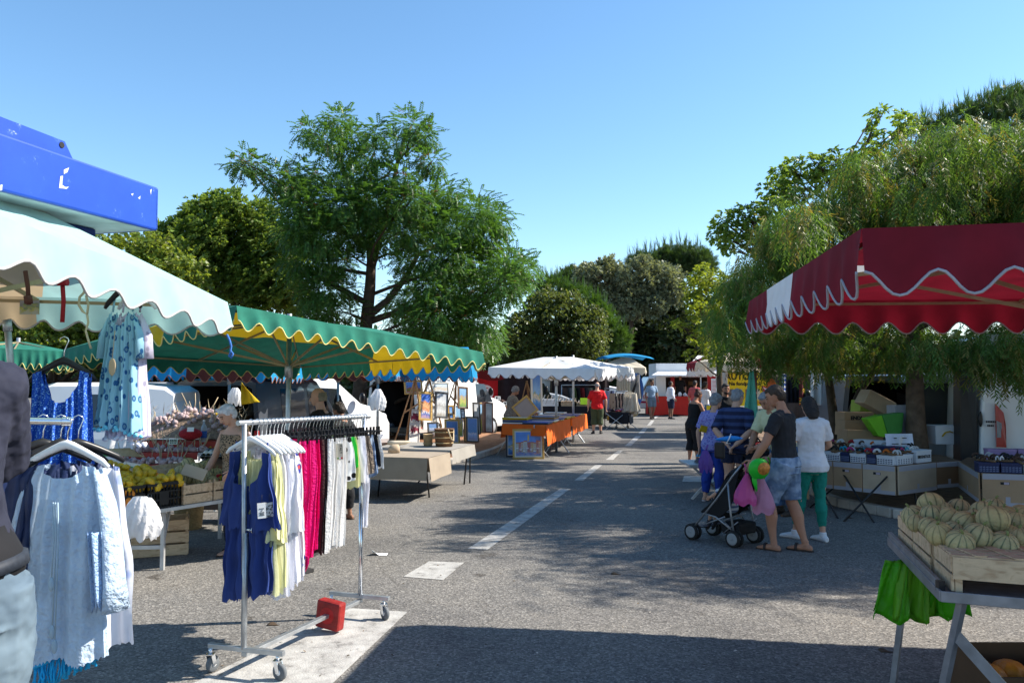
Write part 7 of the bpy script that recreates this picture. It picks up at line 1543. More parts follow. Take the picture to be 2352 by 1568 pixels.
dark_row = [('dark brown', (.05, .03, .025)), ('grey', (.12, .12, .12)), ('olive', (.07, .1, .03)), ('black', (.015, .015, .015)), ('dark red', (.22, .02, .02)), ('charcoal', (.04, .04, .045)), ('sand', (.25, .2, .14)), ('dark green', (.03, .06, .03)), ('slate', (.07, .08, .1))]
for k, (cn, cc) in enumerate(dark_row):
 H = at(1336 + 9.5 * (k - 4.0), 885, 33.5); garment('hanging_garment', cn + ' garment on the dim rail behind the red shirted man', 'garment', H, V3((.5, -.86, 0)), H.z - .1, .75 + .1 * (k % 3), [(0, .16), (1, .24)], .05, cloth('row ' + cn, cc), ripple=.03, nu=18, nv=8)
a, b = at(1290, 884, 33.5), at(1378, 884, 33.5); m = MB(); m.tube([a, b], .02, 8); [m.tube([V3((q.x, q.y, 0)), q], .02, 8) for q in (a, b)]; tag(m.build('clothes_rail', steel), 'plain rail carrying the dark garments', 'clothes rail')
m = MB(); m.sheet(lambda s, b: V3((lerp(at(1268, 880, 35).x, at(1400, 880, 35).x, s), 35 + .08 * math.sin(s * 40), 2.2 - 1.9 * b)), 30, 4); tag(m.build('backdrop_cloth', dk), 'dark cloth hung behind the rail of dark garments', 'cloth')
# ---------------------------------------------------------------- clothing stall right of the red shirted man
def zc(x, y): return ((1540 + x / 9.8) / 1.1633, (960 + y / 9.8) / 1.1633)
for r_, (ya, Yr) in enumerate(((760, 31.2), (830, 30.4))):
 a, b = at(*zc(740 if r_ == 0 else 1040, ya), Yr), at(*zc(1340, ya), Yr - .3); t = thing('clothes_rack', ('rear', 'front')[r_] + ' clothes rack of the stall under the cream parasol', 'clothes rack', a.xy.to_3d())
 m = MB(); m.tube([a, b], .018, 8); m.build('rail', steel, t)
 for q in (a, b): m = MB(); m.tube([V3((q.x, q.y, 0)), q], .018, 8); m.build('pole', blackp, t); m = MB(); m.bar(V3((q.x, q.y - .3, .05)), V3((q.x, q.y + .3, .05)), .03); m.build('foot_bar', blackp, t)
stall_cols = [(.35, .38, .55), (.45, .47, .62), (.05, .06, .12), (.3, .34, .55), (.5, .35, .25), (.03, .02, .02), (.55, .42, .32), (.02, .02, .02), (.5, .34, .26), (.03, .03, .03), (.6, .5, .4), (.03, .025, .02), (.55, .42, .34), (.7, .66, .6), (.72, .7, .66)]
nms = ['lilac', 'pale lilac', 'navy', 'blue lilac', 'terracotta', 'brown black', 'beige', 'black', 'salmon', 'jet black', 'sand', 'dark brown', 'rose beige', 'ivory', 'cream white']
for k in range(15):
 fx = k / 14; H = at(*zc(lerp(790, 1360, fx), 835 if k > 3 else 765), 30.5 + (.8 if k <= 3 else 0)); garment('hanging_garment', nms[k] + ' garment on the racks under the cream parasol', 'garment', H, V3((.75, -.66, 0)), H.z - .08, H.z - .75 - .15 * (k % 2), [(0, .13), (1, .18)], .05, cloth('stall ' + nms[k], stall_cols[k]), ripple=.03, nu=18, nv=8)
for k in range(3):
 H = at(*zc(1375 + 52 * k, 860 + 14 * k), 29.8 - .15 * k); garment('dress', ('left', 'middle', 'right')[k] + ' long ivory dress at the corner of the clothing stall', 'dress', H, V3((.9, -.4, 0)), H.z, .55 + .06 * k, [(0, .14), (.4, .18), (1, .30)], .08, M('ivory crepe', (.66, .60, .50), .85, .08, 6, bump=.4, bscale=9, transl=.2), ripple=.04, nu=24, nv=12)
bluetarp = cloth('light blue tarpaulin', (.10, .25, .62), .1, .4, 4); p0, p1 = at(*zc(1355, 355), 31.6), at(*zc(1640, 355), 31.3)
m = MB(); m.sheet(lambda a, b: lerp(p0, p1, a) + V3((.25 * (a - .3) * math.sin(PI * min(1, b * 1.2)), .08 * math.sin(a * 16), -1.55 * b)), 24, 10); tag(m.build('tarpaulin', bluetarp), 'light blue tarpaulin hanging as a side wall of the clothing stall', 'tarpaulin')
H = at(*zc(1525, 350), 30.9); tk = garment('vest', 'grey tank top with a black motif hanging in front of the blue tarpaulin', 'top', H, V3((1, .1, 0)), H.z - .05, H.z - 1.0, [(0, .2), (.3, .2), (1, .28)], .05, cloth('grey marl', (.22, .21, .2)), neck=(.6, .18), nu=24, nv=14)
m = MB(); m.loft([(H + V3((-.08, -.075, -.75)), (.05, 0, 0), (0, .006, 0)), (H + V3((0, -.08, -.5)), (.05, 0, .02), (0, .006, 0)), (H + V3((.08, -.075, -.3)), (.035, 0, 0), (0, .006, 0))], 10); m.build('motif', ink, tk)
for k in range(4):
 H = at(*zc(1150 + 62 * k, 430), 30.9); garment('hanging_garment', ('first', 'second', 'third', 'fourth')[k] + ' cream top hanging from the cream parasol edge', 'garment', H, V3((.9, -.4, 0)), H.z, H.z - .62, [(0, .12), (1, .16)], .05, cream, ripple=.03, nu=16, nv=8)
a = at(*zc(880, 1130), 30); b = at(*zc(1400, 1130), 29); draped('low table with black cloth heaped with shoes at the clothing stall', [V3((a.x, 30.2, .62)), V3((b.x, 29.3, .62)), V3((b.x + .3, 30.3, .62)), V3((a.x + .3, 31.1, .62))], .42, blackskirt, [(V3((a.x + .1, 29.8, 0)), V3((a.x + .8, 30.2, .6))), (V3((a.x + 1.0, 29.6, 0)), V3((a.x + .2, 30.2, .6))), (V3((b.x - .9, 29.2, 0)), V3((b.x - .1, 29.6, .6))), (V3((b.x, 29.2, 0)), V3((b.x - .8, 29.7, .6)))], legmat=alu)
shoe_c = [(.02, .02, .05), (.3, .02, .03), (.05, .03, .02), (.2, .1, .2), (.02, .02, .02)]
def shoe_obj(label, group, c1):
 m = MB(); m.loft([((0, -.12, .02), (.03, 0, 0), (0, 0, .02)), ((0, -.08, .035), (.035, 0, 0), (0, 0, .035)), ((0, 0, .03), (.034, 0, 0), (0, 0, .028)), ((0, .08, .02), (.04, 0, 0), (0, 0, .018)), ((0, .13, .015), (.02, 0, 0), (0, 0, .012))], 10); o = m.build('shoe', c1); tag(o, label, 'shoe', group); return o
sh = [shoe_obj('dark shoe in the heap on the black table of the clothing stall', 'shoes heaped on the black table', cloth('shoe %d' % i, c)) for i, c in enumerate(shoe_c)]
for k in range(34):
 o = sh[k] if k < 5 else dup(sh[k % 5]); f = r4.random(); o.location = V3((lerp(a.x + .1, b.x + .1, f), lerp(30.3, 29.5, f) + r4.uniform(0, .7), .63 + r4.choice((0, .03, .07)))); o.rotation_euler = (0, r4.uniform(-.3, .3), r4.uniform(0, 6))
q = gp(1453, 962); q.z = .03; bk = thing('basket', 'round wicker basket tilted on the road, full of red and white goods', 'basket', q); m = MB(); m.lathe([(0, .0), (.27, 0), (.34, .36), (.35, .36), (.33, .34), (.26, .02), (0, .02)], 20); m.build('bowl', wick, bk, world=False)
m = MB(); [m.ell((.24 * math.cos(i * 2.4) * math.sqrt(i / 12), .24 * math.sin(i * 2.4) * math.sqrt(i / 12), .33), (.09, .07, .05), None, 8, 6, i % 2) for i in range(13)]; m.build('contents', [redlamp, paper], bk, world=False); bk.rotation_euler = (0, -.35, 0); bk.location.z = .1
m = MB(); q = gp(1434, 966); m.loft([(q + V3((0, 0, .01)), (.2, 0, 0), (0, .12, 0)), (q + V3((0, 0, .25)), (.16, 0, 0), (0, .06, 0)), (q + V3((-.05, 0, .4)), (.1, 0, 0), (0, .02, 0))], 12); tag(m.build('bag', M('red bag cloth', (.55, .006, .012), .6)), 'bright red bag under the black shoe table', 'bag')
m = MB(); q = gp(1404, 965); m.loft([(q + V3((0, 0, .01)), (.2, 0, 0), (0, .15, 0)), (q + V3((0, 0, .2)), (.18, 0, 0), (0, .1, 0)), (q + V3((0, 0, .3)), (.08, 0, 0), (0, .04, 0))], 12); tag(m.build('bag', M('ochre bag cloth', (.4, .2, .02), .6)), 'ochre bag under the black shoe table', 'bag')
# ---------------------------------------------------------------- food truck
Y = 41.5; tx0, tx1 = at(1483, 900, Y).x, at(1655, 900, Y).x
FT = thing('food_truck', 'white food truck with a raised awning flap at the end of the road', 'food truck', ((tx0 + tx1) / 2, Y, 0))
m = MB(); xb = tx0 + .55
m.prism([(xb, Y, .5), (tx1, Y, .5), (tx1, Y, 1.05), (xb, Y, 1.05)], (0, .05, 0)); m.prism([(xb, Y, 1.98), (tx1, Y, 1.98), (tx1, Y, 2.62), (xb, Y, 2.62)], (0, .05, 0)); m.prism([(xb, Y, 1.05), (xb + .5, Y, 1.05), (xb + .5, Y, 1.98), (xb, Y, 1.98)], (0, .05, 0))
m.prism([(xb, Y + .05, .5), (xb, Y + 2.2, .5), (xb, Y + 2.2, 2.62), (xb, Y + .05, 2.62)], (.05, 0, 0)); m.prism([(tx1 - .05, Y + .05, .5), (tx1 - .05, Y + 2.2, .5), (tx1 - .05, Y + 2.2, 2.62), (tx1 - .05, Y + .05, 2.62)], (.05, 0, 0)); m.prism([(xb + .05, Y + 2.15, .5), (tx1 - .05, Y + 2.15, .5), (tx1 - .05, Y + 2.15, 2.62), (xb + .05, Y + 2.15, 2.62)], (0, .05, 0)); m.prism([(xb, Y, 2.62), (tx1, Y, 2.62), (tx1, Y + 2.2, 2.62), (xb, Y + 2.2, 2.62)], (0, 0, .06)); m.prism([(xb, Y, .48), (tx1, Y, .48), (tx1, Y + 2.2, .48), (xb, Y + 2.2, .48)], (0, 0, .02)); m.build('body', vanwhite, FT)
m = MB(); m.prism([(xb - .9, Y + .1, .35), (xb, Y + .1, .35), (xb, Y + .1, 2.0), (xb - .35, Y + .1, 2.0), (xb - .75, Y + .1, 1.25), (xb - 1.35, Y + .1, 1.05), (xb - 1.4, Y + .1, .35)], (0, 1.9, 0)); cab = m.build('cab', vanwhite, FT, bevel=.05)
m = MB(); m.prism([(xb - .68, Y + .095, 1.28), (xb - .1, Y + .095, 1.28), (xb - .1, Y + .095, 1.88), (xb - .36, Y + .095, 1.88)], (0, -.012, 0)); m.build('side_window', glass, cab)
m = MB(); m.prism([(xb - 1.38, Y + .095, .62), (xb, Y + .095, .62), (xb, Y + .095, .72), (xb - 1.38, Y + .095, .72)], (0, -.01, 0)); m.build('stripe', M('crimson stripe', (.4, .01, .06), .4), cab)
text('6', .32, redlamp, cab, Matrix.Translation(V3((xb - .62, Y + .07, .95)) - V3(FT.location)) @ Euler((PI / 2, 0, 0)).to_matrix().to_4x4(), 'number')
m = MB(); m.ell((xb - .75, Y - .12, 1.3), (.09, .08, .2)); m.build('mirror', blackp, cab)
m = MB(); m.prism([(xb + .1, Y - .02, 2.22), (tx1 - .1, Y - .02, 2.22), (tx1 - .1, Y - 1.5, 2.02), (xb - .5, Y - 1.5, 2.02)], (0, 0, .05)); m.build('awning_flap', vanwhite, FT)
m = MB(); m.box(((xb + .5 + tx1) / 2, Y + 1.2, 1.5), (tx1 - xb - .7, .04, .9)); m.build('back_shelves', M('dim brown shelves', (.05, .03, .02), .8, .5, 6), FT)
for k in range(8): m = MB(); m.box((xb + .8 + .42 * k, Y + 1.1, 1.35 + .3 * (k % 2)), (.3, .1, .2)); m.build('shelf_goods', M('shelf goods %d' % (k % 3), ((.2, .12, .05), (.12, .06, .03), (.3, .25, .2))[k % 3]), FT)
m = MB(); m.prism([(xb + .75, Y - .02, 1.05), (xb + .95, Y - .02, 1.05), (xb + .95, Y - .02, 1.98), (xb + .75, Y - .02, 1.98)], (0, .02, 0)); m.build('door_frame', M('crimson panel', (.30, .012, .016), .5), FT)
for s in (.5, 3.4): m = MB(); m.lathe([(0, -.1), (.34, -.1), (.34, .1), (0, .1)], 18, (xb - .6 + s, Y + .2, .34), 0, frame(V3((0, 1, 0)))); m.build('wheel', tyre, FT)
redc = cloth('red counter cloth', (.46, .022, .014)); cx0, cx1 = at(1538 - 47, 940, Y - 1.0).x, at(1655, 940, Y - 1).x
draped('serving counter under a red cloth in front of the food truck', [V3((cx0, Y - .9, .98)), V3((cx1, Y - 1.1, .98)), V3((cx1, Y - .35, .98)), V3((cx0, Y - .25, .98))], .92, redc, [], name='counter', cat='counter')
for k, (fx, h_, mt) in enumerate(((.12, .14, card), (.45, .22, whitep), (.52, .18, clearlamp), (.75, .2, chrome), (.85, .12, paper))):
 q = V3((lerp(cx0, cx1, fx), Y - .7, .99)); m = MB(); m.lathe([(0, 0), (.09, 0), (.10, h_ * .6), (.06, h_ * .85), (.04, h_)], 12, q); tag(m.build('container', mt), ('brown tray', 'white tub', 'clear jar', 'shiny steel pot', 'paper cup')[k] + ' on the red counter of the food truck', 'container')
m = MB(); q = gp(1475, 950)
for x in (-.25, .25):
 for y in (0, .4): m.tube([q + V3((x, y, 0)), q + V3((x, y, .75))], .02, 6)
for y in (0, .4): m.tube([q + V3((-.25, y, .75)), q + V3((.25, y, .75))], .02, 6)
tag(m.build('stool_frame', alu), 'folded metal stool frame between the cab and the blue tarpaulin', 'stool')
Y = 30; a, b = at(1626, 880, Y).x, at(1652, 880, Y).x
bt = thing('booth_panel', 'red booth panel with a white price list', 'booth', ((a + b) / 2, Y, 0)); m = MB(); m.prism([(a, Y, .05), (b, Y, .05), (b, Y, 2.05), (a, Y, 2.05)], (0, .12, 0)); m.build('panel', M('red booth paint', (.36, .012, .014), .5), bt)
m = MB(); m.box(((a + b) / 2 + .02, Y - .008, 1.45), (.22, .006, .85)); pl_ = m.build('price_list', paper, bt)
m = MB(); [m.box(((a + b) / 2 + .02, Y - .013, 1.8 - .05 * k), (.16, .002, .014)) for k in range(15)]; m.build('print', redink, pl_)
m = MB(); x_ = at(1660, 880, 29).x; m.prism([(x_ - .18, 29, .05), (x_ + .16, 29, .05), (x_ + .16, 29, 2.1), (x_ - .18, 29, 2.1)], (0, .3, 0)); tag(m.build('tall_panel', vangrey), 'silver grey panel between the red booth and the yellow banner', 'panel')
ban = M('yellow banner vinyl', (.66, .50, .012), .5, .06); Y = 27.2; a, b = at(1668, 880, Y).x, at(1760, 880, Y).x; zt_, zb_ = 2.06, .95
BN = thing('banner', 'large yellow banner with black lettering under the cream and burgundy parasol', 'banner', ((a + b) / 2, Y, zb_)); m = MB(); m.prism([(a, Y, zb_), (b, Y, zb_), (b, Y, zt_), (a, Y, zt_)], (0, .03, 0)); m.build('vinyl', ban, BN)
def bt_(body, size, x, z, mat, par, bold=0, sx=1): text(body, size, mat, par, Matrix.Translation(V3((x, Y - .008, z)) - V3(par.location)) @ Euler((PI / 2, 0, 0)).to_matrix().to_4x4(), 'lettering', bold, sx)
bt_('AUTO', .30, lerp(a, b, .28), 1.93, ink, BN, .008); bt_('F', .30, lerp(a, b, .58), 1.93, ink, BN, .008); bt_('ION', .30, lerp(a, b, .80), 1.93, ink, BN, .008); bt_('Ne fond', .17, lerp(a, b, .27), 1.70, ink, BN, .006); bt_('pas', .17, lerp(a, b, .55), 1.70, ink, BN, .006); bt_('sol', .17, lerp(a, b, .78), 1.70, ink, BN, .006)
m = MB(); m.prism([(lerp(a, b, .88), Y - .012, 1.46), (lerp(a, b, 1.0), Y - .012, 1.42), (lerp(a, b, 1.0), Y - .012, 1.60), (lerp(a, b, .88), Y - .012, 1.64)], (0, .006, 0)); m.build('sticker', M('red sticker', (.5, .02, .02)), BN); text('TV', .13, paper, BN, Matrix.Translation(V3((lerp(a, b, .94), Y - .018, 1.52)) - V3(BN.location)) @ Euler((PI / 2, 0, 0)).to_matrix().to_4x4() @ Matrix.Rotation(-.12, 4, 'Z'), 'lettering', .004)
for k, fx in enumerate((.1, .32, .55, .76)): m = MB(); m.box((lerp(a, b, fx), Y - .012, 1.34), (.2, .006, .36)); m.build('photo_panel', M('photo panel %d' % k, ((.12, .1, .1), (.35, .33, .3), (.2, .1, .07), (.45, .43, .35))[k], .5, .5, 8), BN)
for z in (1.03, 1.09): m = MB(); m.box((lerp(a, b, .72), Y - .01, z), (.62, .004, .022)); m.build('small_print', redink, BN)
Y = 26.6; a, b = at(1623, 925, Y).x, at(1662, 925, Y).x; B2_ = thing('banner', 'lower yellow banner showing behind the older woman', 'banner', ((a + b) / 2, Y, .4)); m = MB(); m.prism([(a, Y, .35), (b + .2, Y, .35), (b + .2, Y, .98), (a, Y, .98)], (0, .03, 0)); m.build('vinyl', ban, B2_); bt_('AU', .30, lerp(a, b, .45), .80, ink, B2_, .008); bt_('An', .2, lerp(a, b, .5), .54, ink, B2_, .006)
# ---------------------------------------------------------------- small things on the road
m = MB(); q = gp(872, 1273); m.sheet(lambda a, b: q + V3((.16 * (a - .5), .1 * (b - .5), .004 + .06 * max(0, .5 - a) * (1 - b) * 2)), 8, 6); tag(m.build('paper_scrap', paper, solid=.002), 'white scrap of paper lying on the asphalt right of the rolling rack', 'paper scrap')
for k, (p0, p1) in enumerate((((662, 1302), (712, 1316)), ((688, 1288), (745, 1262)))):
 m = MB(); m.bar(gp(*p0) + V3((0, 0, .02)), gp(*p1) + V3((0, 0, .02)), .09, .03); t = tag(m.build('plank_foot', M('dark plank', (.035, .033, .033), .8, .2, 10)), ('near', 'far')[k] + ' dark plank foot on the asphalt below the pink trousers', 'plank'); m = MB(); q = lerp(gp(*p0), gp(*p1), .2); m.tube([q + V3((0, 0, .03)), q + V3((0, 0, .09))], .012, 8); m.build('bolt', steel, t)
for k, (u, v) in enumerate(((628, 1434), (2035, 1495), (1415, 1318), (1955, 1190))): 
 m = MB(); q = gp(u, v); m.sheet(lambda a, b: q + V3((.09 * (a - .5), .05 * (b - .5), .004 + .012 * math.sin(a * 5) * b)), 5, 4); tag(m.build('leaf', M('dry leaf', (.06, .04, .025), .9, .3, 20), solid=.002), ('dark dry leaf by the stripe under the rolling rack', 'dark dry leaf on the sunny asphalt near the green bags', 'brown leaf at the edge of the tree shade', 'brown leaf below the cartons')[k], 'leaf')
# ---------------------------------------------------------------- melon table, right foreground
ZT = .87
mF, mB = gp(2160, 1362, ZT), gp(2040, 1237, ZT); dx_ = V3((.93, -.37, 0)); dy_ = (mB - mF); dy_.z = 0; DL = dy_.length; dy_.normalize()
def mt(s, d, z=0.0): return mF + dx_ * s + dy_ * d + V3((0, 0, z))
TB = thing('trestle_table', 'grey metal trestle table carrying the melon crates', 'table', (mt(.5, .6).x, mt(.5, .6).y, 0))
zinc = M('dull zinc', (.26, .26, .28), .5, .25, 12, metal=.6)
m = MB(); m.prism([mt(0, 0, -.03), mt(1.35, 0, -.03), mt(1.35, DL, -.03), mt(0, DL, -.03)], (0, 0, .028)); m.build('top', zinc, TB)
m = MB(); m.bar(mt(.012, .06, .022), mt(.012, DL, .022), .022, .045); m.bar(mt(.0, 0, -.012), mt(0, DL, -.012), .012, .05); m.bar(mt(0, -.004, -.012), mt(1.35, -.004, -.012), .012, .05); m.build('rim', zinc, TB, bevel=.003)
m = MB(); m.box(mt(.012, .055, .022), (.03, .03, .05)); m.build('end_cap', blackp, TB)
for a, b in ((mt(.10, .05, -.03), mt(-.03, .22, -ZT)), (mt(.42, .05, -.03), mt(.36, .06, -ZT)), (mt(.10, DL - .1, -.03), mt(.0, DL - .05, -ZT)), (mt(1.1, .1, -.03), mt(1.15, .0, -ZT))):
 m = MB(); m.bar(a, b, .032, .032); m.build('leg', zinc, TB)
m = MB(); m.bar(mt(.075, .08, -.20), mt(.375, .05, -.55), .012, .05); m.bar(mt(.39, .055, -.35), mt(.8, .05, -.18), .02, .02); m.build('brace', zinc, TB)
CL = .345
for k in range(3):
 crate(('pine crate of melons in the middle of the table edge', 'pine crate of melons at the far end of the table edge', 'pine crate of melons on the right of the heap')[k], mt(.05, .42 + .42 * k) if k < 2 else mt(.48, .42), dy_, .40, dx_, .40, .165, ZT)
crate('pine crate of melons on the far right of the heap', mt(.48, .84), dy_, .40, dx_, .40, .165, ZT)
EC = thing('crate', 'empty pine crate turned upside down at the front corner of the table', 'crate', mt(.06, .03)); Rr_ = Matrix((dx_, dy_, V3((0, 0, 1)))).transposed(); w_, d_ = .62, .34
m = MB(); m.box(mt(.06 + w_ / 2, .03, .115), (w_, .012, .10), Rr_); m.build('front_panel', crate_wood, EC); m = MB(); m.box(mt(.06 + w_ / 2, .03 + d_, .115), (w_, .012, .10), Rr_); m.build('back_panel', crate_wood, EC)
for x in (.0, w_): 
 m = MB(); m.box(mt(.06 + x, .03 + d_ / 2, .13), (.012, d_ - .013, .07), Rr_); m.box(mt(.06 + x, .03 + d_ / 2, .045), (.012, d_ - .013, .075), Rr_); m.build('end_panel', crate_wood, EC)
for x in (.025, w_ - .025):
 for y in (.025, d_ - .025): m = MB(); m.box(mt(.06 + x, .03 + y, .083), (.03, .03, .16), Rr_); m.build('corner_post', crate_wood, EC)
m = MB(); [m.box(mt(.06 + w_ / 2, .03 + d_ * (i + .5) / 5, .168), (w_, d_ / 5 * .74, .006), Rr_) for i in range(5)]; [m.box(mt(.06 + w_ * (i + .5) / 4, .03 + d_ / 2, .1745), (.05, d_, .005), Rr_ @ Matrix.Rotation(.25, 3, 'Z')) for i in range(4)]; m.build('base_slats', crate_wood, EC)
M1 = dup(ME0, label='netted pale melon in the pine crates on the zinc table', group='melons heaped on the right table')
mp_ = [(645,85,105,4.75),(500,180,95,4.6),(655,170,92,4.45),(800,200,98,4.4),(880,120,90,4.75),(935,240,104,4.2),(1080,150,100,4.55),(1160,210,125,4.1),(1340,230,95,4.3),(1270,180,90,4.5),(635,275,88,4.2),(715,330,108,4.0),(890,395,110,3.9),(1040,350,118,3.95),(1250,415,112,3.9),(1300,330,85,4.1),(1400,375,100,3.95),(1180,110,85,4.8),(1400,170,90,4.6),(520,240,80,4.4),(760,120,60,4.7),(1000,190,70,4.5),(830,300,80,4.1),(1150,340,70,4.1),(1450,250,90,4.3),(1500,330,100,4.1)]
for k, (x, y, r, Y) in enumerate(mp_):
 o = M1 if k == 0 else dup(M1); o.location = at(1960 + x * .2762, 1134.7 + y * .2762, Y); s_ = r * .2762 * Y / FPX / .069; o.scale = (s_, s_, s_ * .96); o.rotation_euler = (r3.uniform(-.6, .6), r3.uniform(-.6, .6), r3.uniform(0, 6))
for i in range(4):
 for j_ in range(5): o = dup(M1); o.location = mt(.14 + .17 * i, .50 + .155 * j_, .085); o.scale = (1.08,) * 3; o.rotation_euler = (r3.uniform(-1, 1), r3.uniform(-1, 1), 0)
gbag = M('lime green polythene', (.10, .52, .012), .35, .1, 8, bump=.5, bscale=14, transl=.45)
gbag2 = M('lime polythene lit fold', (.20, .56, .03), .35, .15, 8, bump=.5, bscale=14, transl=.5)  # lighter copy of the bag colour paints light on alternate folds
GB = thing('carrier_bags', 'sheaf of lime green carrier bags hanging from the edge of the melon table', 'carrier bag', mt(-.03, .9, -.2))
for k in range(9):
 x0 = 2.13 + .037 * ((k * 4) % 9); h_ = .30 + random.uniform(-.05, .03); m = MB()
 def fn(a, b, x0=x0, h_=h_, k=k): return V3((x0 + .13 * (a - .5) * (1 + .5 * b) + .03 * b * (x0 - 2.28) / .1, 4.46 + .03 * (k % 5) + .03 * math.sin(a * 6 + k * 2) * (.4 + b) + .012 * math.sin(a * 19 + b * 5 + k), .835 - h_ * b + .02 * math.sin(a * 7 + k) * b - .03 * b * a * (k % 2)))
 m.sheet(fn, 14, 12); m.build('bag', (gbag, gbag2)[k % 2], GB, solid=.002)
cb = thing('carton', 'open brown carton of orange vegetables, its colour darkened for shade, under the melon table', 'carton', gp(2330, 1640)); q = V3(cb.location) + V3((.15, .15, 0)); m = MB()
for a_, b_, c_ in (((0, -.2, .11), (.62, .012, .22), 0), ((0, .2, .14), (.62, .012, .28), 0), ((-.31, 0, .15), (.012, .4, .30), 0), ((.31, 0, .14), (.012, .4, .28), 0), ((0, 0, .01), (.6, .39, .012), 0)): m.box(q + V3(a_), b_)
m.build('body', M('shade darkened carton', (.10, .055, .03), .85, .15, 6), cb)  # cardboard brown darkened to carry the shade under the table
for k, (x, y, r) in enumerate(((-.2, -.02, .085), (-.06, .03, .095), (.1, -.03, .08), (.2, .06, .075))):
 m = MB(); m.sheet(lambda a, b: q + V3((x, y, .16)) + V3((r * (1 + .06 * math.cos(16 * PI * a)) * math.sin(PI * b) * math.cos(2 * PI * a), r * (1 + .06 * math.cos(16 * PI * a)) * math.sin(PI * b) * math.sin(2 * PI * a), r * .8 * math.cos(PI * b))), 40, 12); tag(m.build('squash', ora), ('leftmost', 'second', 'third', 'rightmost')[k] + ' orange squash in the shade darkened carton under the melon table', 'squash')
# ---------------------------------------------------------------- shoe stall
ZS = .69
P1, P2, P3, P4 = V3((4.25, 11.75, ZS)), V3((5.14, 10.72, ZS)), V3((5.93, 11.25, ZS)), V3((6.4, 11.45, ZS)); Q1, Q2 = V3((5.82, 9.95, ZS)), V3((7.9, 9.35, ZS))
def xtable(label, pts, legs):
 t = table(label, [(p.x, p.y) for p in pts], ZS, dark_wood, [], th=.03)
 for a, b in legs: m = MB(); m.tube([a, b], .013, 8); m.build('leg', blackp, t)
 return t
xtable('trestle table of the shoe stall hung with cartons, left part', [P1, P2, P3, P4, P4 + V3((.2, .9, 0)), P1 + V3((1.2, 1.1, 0))], [(gp(1938, 1197), P2 + V3((.1, .15, 0))), (gp(2008, 1200), P1 + V3((.4, -.2, 0))), (gp(1860, 1165), P1 + V3((.7, -.5, 0))), (gp(1925, 1190), P1 + V3((.05, .1, 0))), (gp(2110, 1185), P3 + V3((-.3, .1, 0)))])
xtable('trestle table of the shoe stall beside the big white van, right part', [P4 + V3((-.05, -.1, 0)), Q1, Q2, Q2 + V3((.4, 1.2, 0)), P4 + V3((.4, .5, 0))], [(V3((5.95, 9.9, 0)), Q1 + V3((.6, .2, 0))), (V3((6.7, 9.75, 0)), Q1 + V3((.1, .1, 0)))])
def panel(label, a, b, mat, h=.385, tp=True, th=.02, mark_=True):
 a, b = V3(a), V3(b); d = (b - a).normalized(); n = V3((d.y, -d.x, 0)); t = thing('carton', label, 'carton', (a + b) / 2 - V3((0, 0, h)), None); L = (b - a).length
 m = MB(); m.prism([a + n * .03 + d * .004, b + n * .03 - d * .004, b + n * .03 - d * .004 - V3((0, 0, h)), a + n * .03 + d * .004 - V3((0, 0, h))], -n * th); m.build('body', mat, t, bevel=.004)
 if tp:
  for z0, z1 in ((0.001, .07), (h - .05, h - .001)): m = MB(); m.prism([a + n * .0325 + d * .01 - V3((0, 0, z0)), b + n * .0325 - d * .01 - V3((0, 0, z0)), b + n * .0325 - d * .01 - V3((0, 0, z1)), a + n * .0325 + d * .01 - V3((0, 0, z1))], -n * .002); m.build('tape', tape, t)
  m = MB(); c = lerp(a, b, .5) + n * .0325; m.prism([c - d * .025 - V3((0, 0, h - .05)), c + d * .025 - V3((0, 0, h - .05)), c + d * .025 - V3((0, 0, h - .12)), c - d * .025 - V3((0, 0, h - .12))], -n * .002); m.build('tape', tape, t)
 if mark_:
  c = lerp(a, b, .45) + n * .033 - V3((0, 0, .115)); m = MB(); m.prism([c - d * .05 - V3((0, 0, .016)), c + d * .05 - V3((0, 0, .016)), c + d * .05 + V3((0, 0, .016)), c - d * .05 + V3((0, 0, .016))], -n * .002); lb = m.build('size_label', ink, t)
  m = MB(); m.prism([c - d * .012 + n * .001 - V3((0, 0, .014)), c + d * .045 + n * .001 - V3((0, 0, .014)), c + d * .045 + n * .001 + V3((0, 0, .014)), c - d * .012 + n * .001 + V3((0, 0, .014))], -n * .001); m.build('label_patch', M('pink grey patch', (.45, .36, .42)), lb)
 return t
panel('carton hung at the left end of the shoe table behind the woman in emerald trousers', P1, lerp(P1, P2, .36), card)
panel('first full carton right of the woman in emerald trousers', lerp(P1, P2, .36), lerp(P1, P2, .67), card); panel('carton at the corner of the left shoe table', lerp(P1, P2, .67), P2, card_pale)
panel('carton side facing the melons at the corner of the left shoe table', P2, P3, card_pale, mark_=False, h=.38); panel('carton with shade painted into its brown, in the gap between the two shoe tables', P3, P4, M('shaded carton', (.2, .115, .06), .85, .1), tp=True, mark_=False, h=.36)  # the gap carton gets a shaded copy of the cardboard colour
panel('carton on the inner side of the right shoe table', P4, Q1, card, mark_=False, h=.37); panel('brown carton at the corner of the right shoe table above the melons', Q1, lerp(Q1, Q2, .26), card, h=.40); panel('brown carton on the right shoe table at the picture edge', lerp(Q1, Q2, .26), lerp(Q1, Q2, .53), card, h=.40)
navyb = M('navy box board', (.012, .02, .075), .5, .15, 8); boxw = M('white box board', (.6, .62, .66), .6, .06, 6)
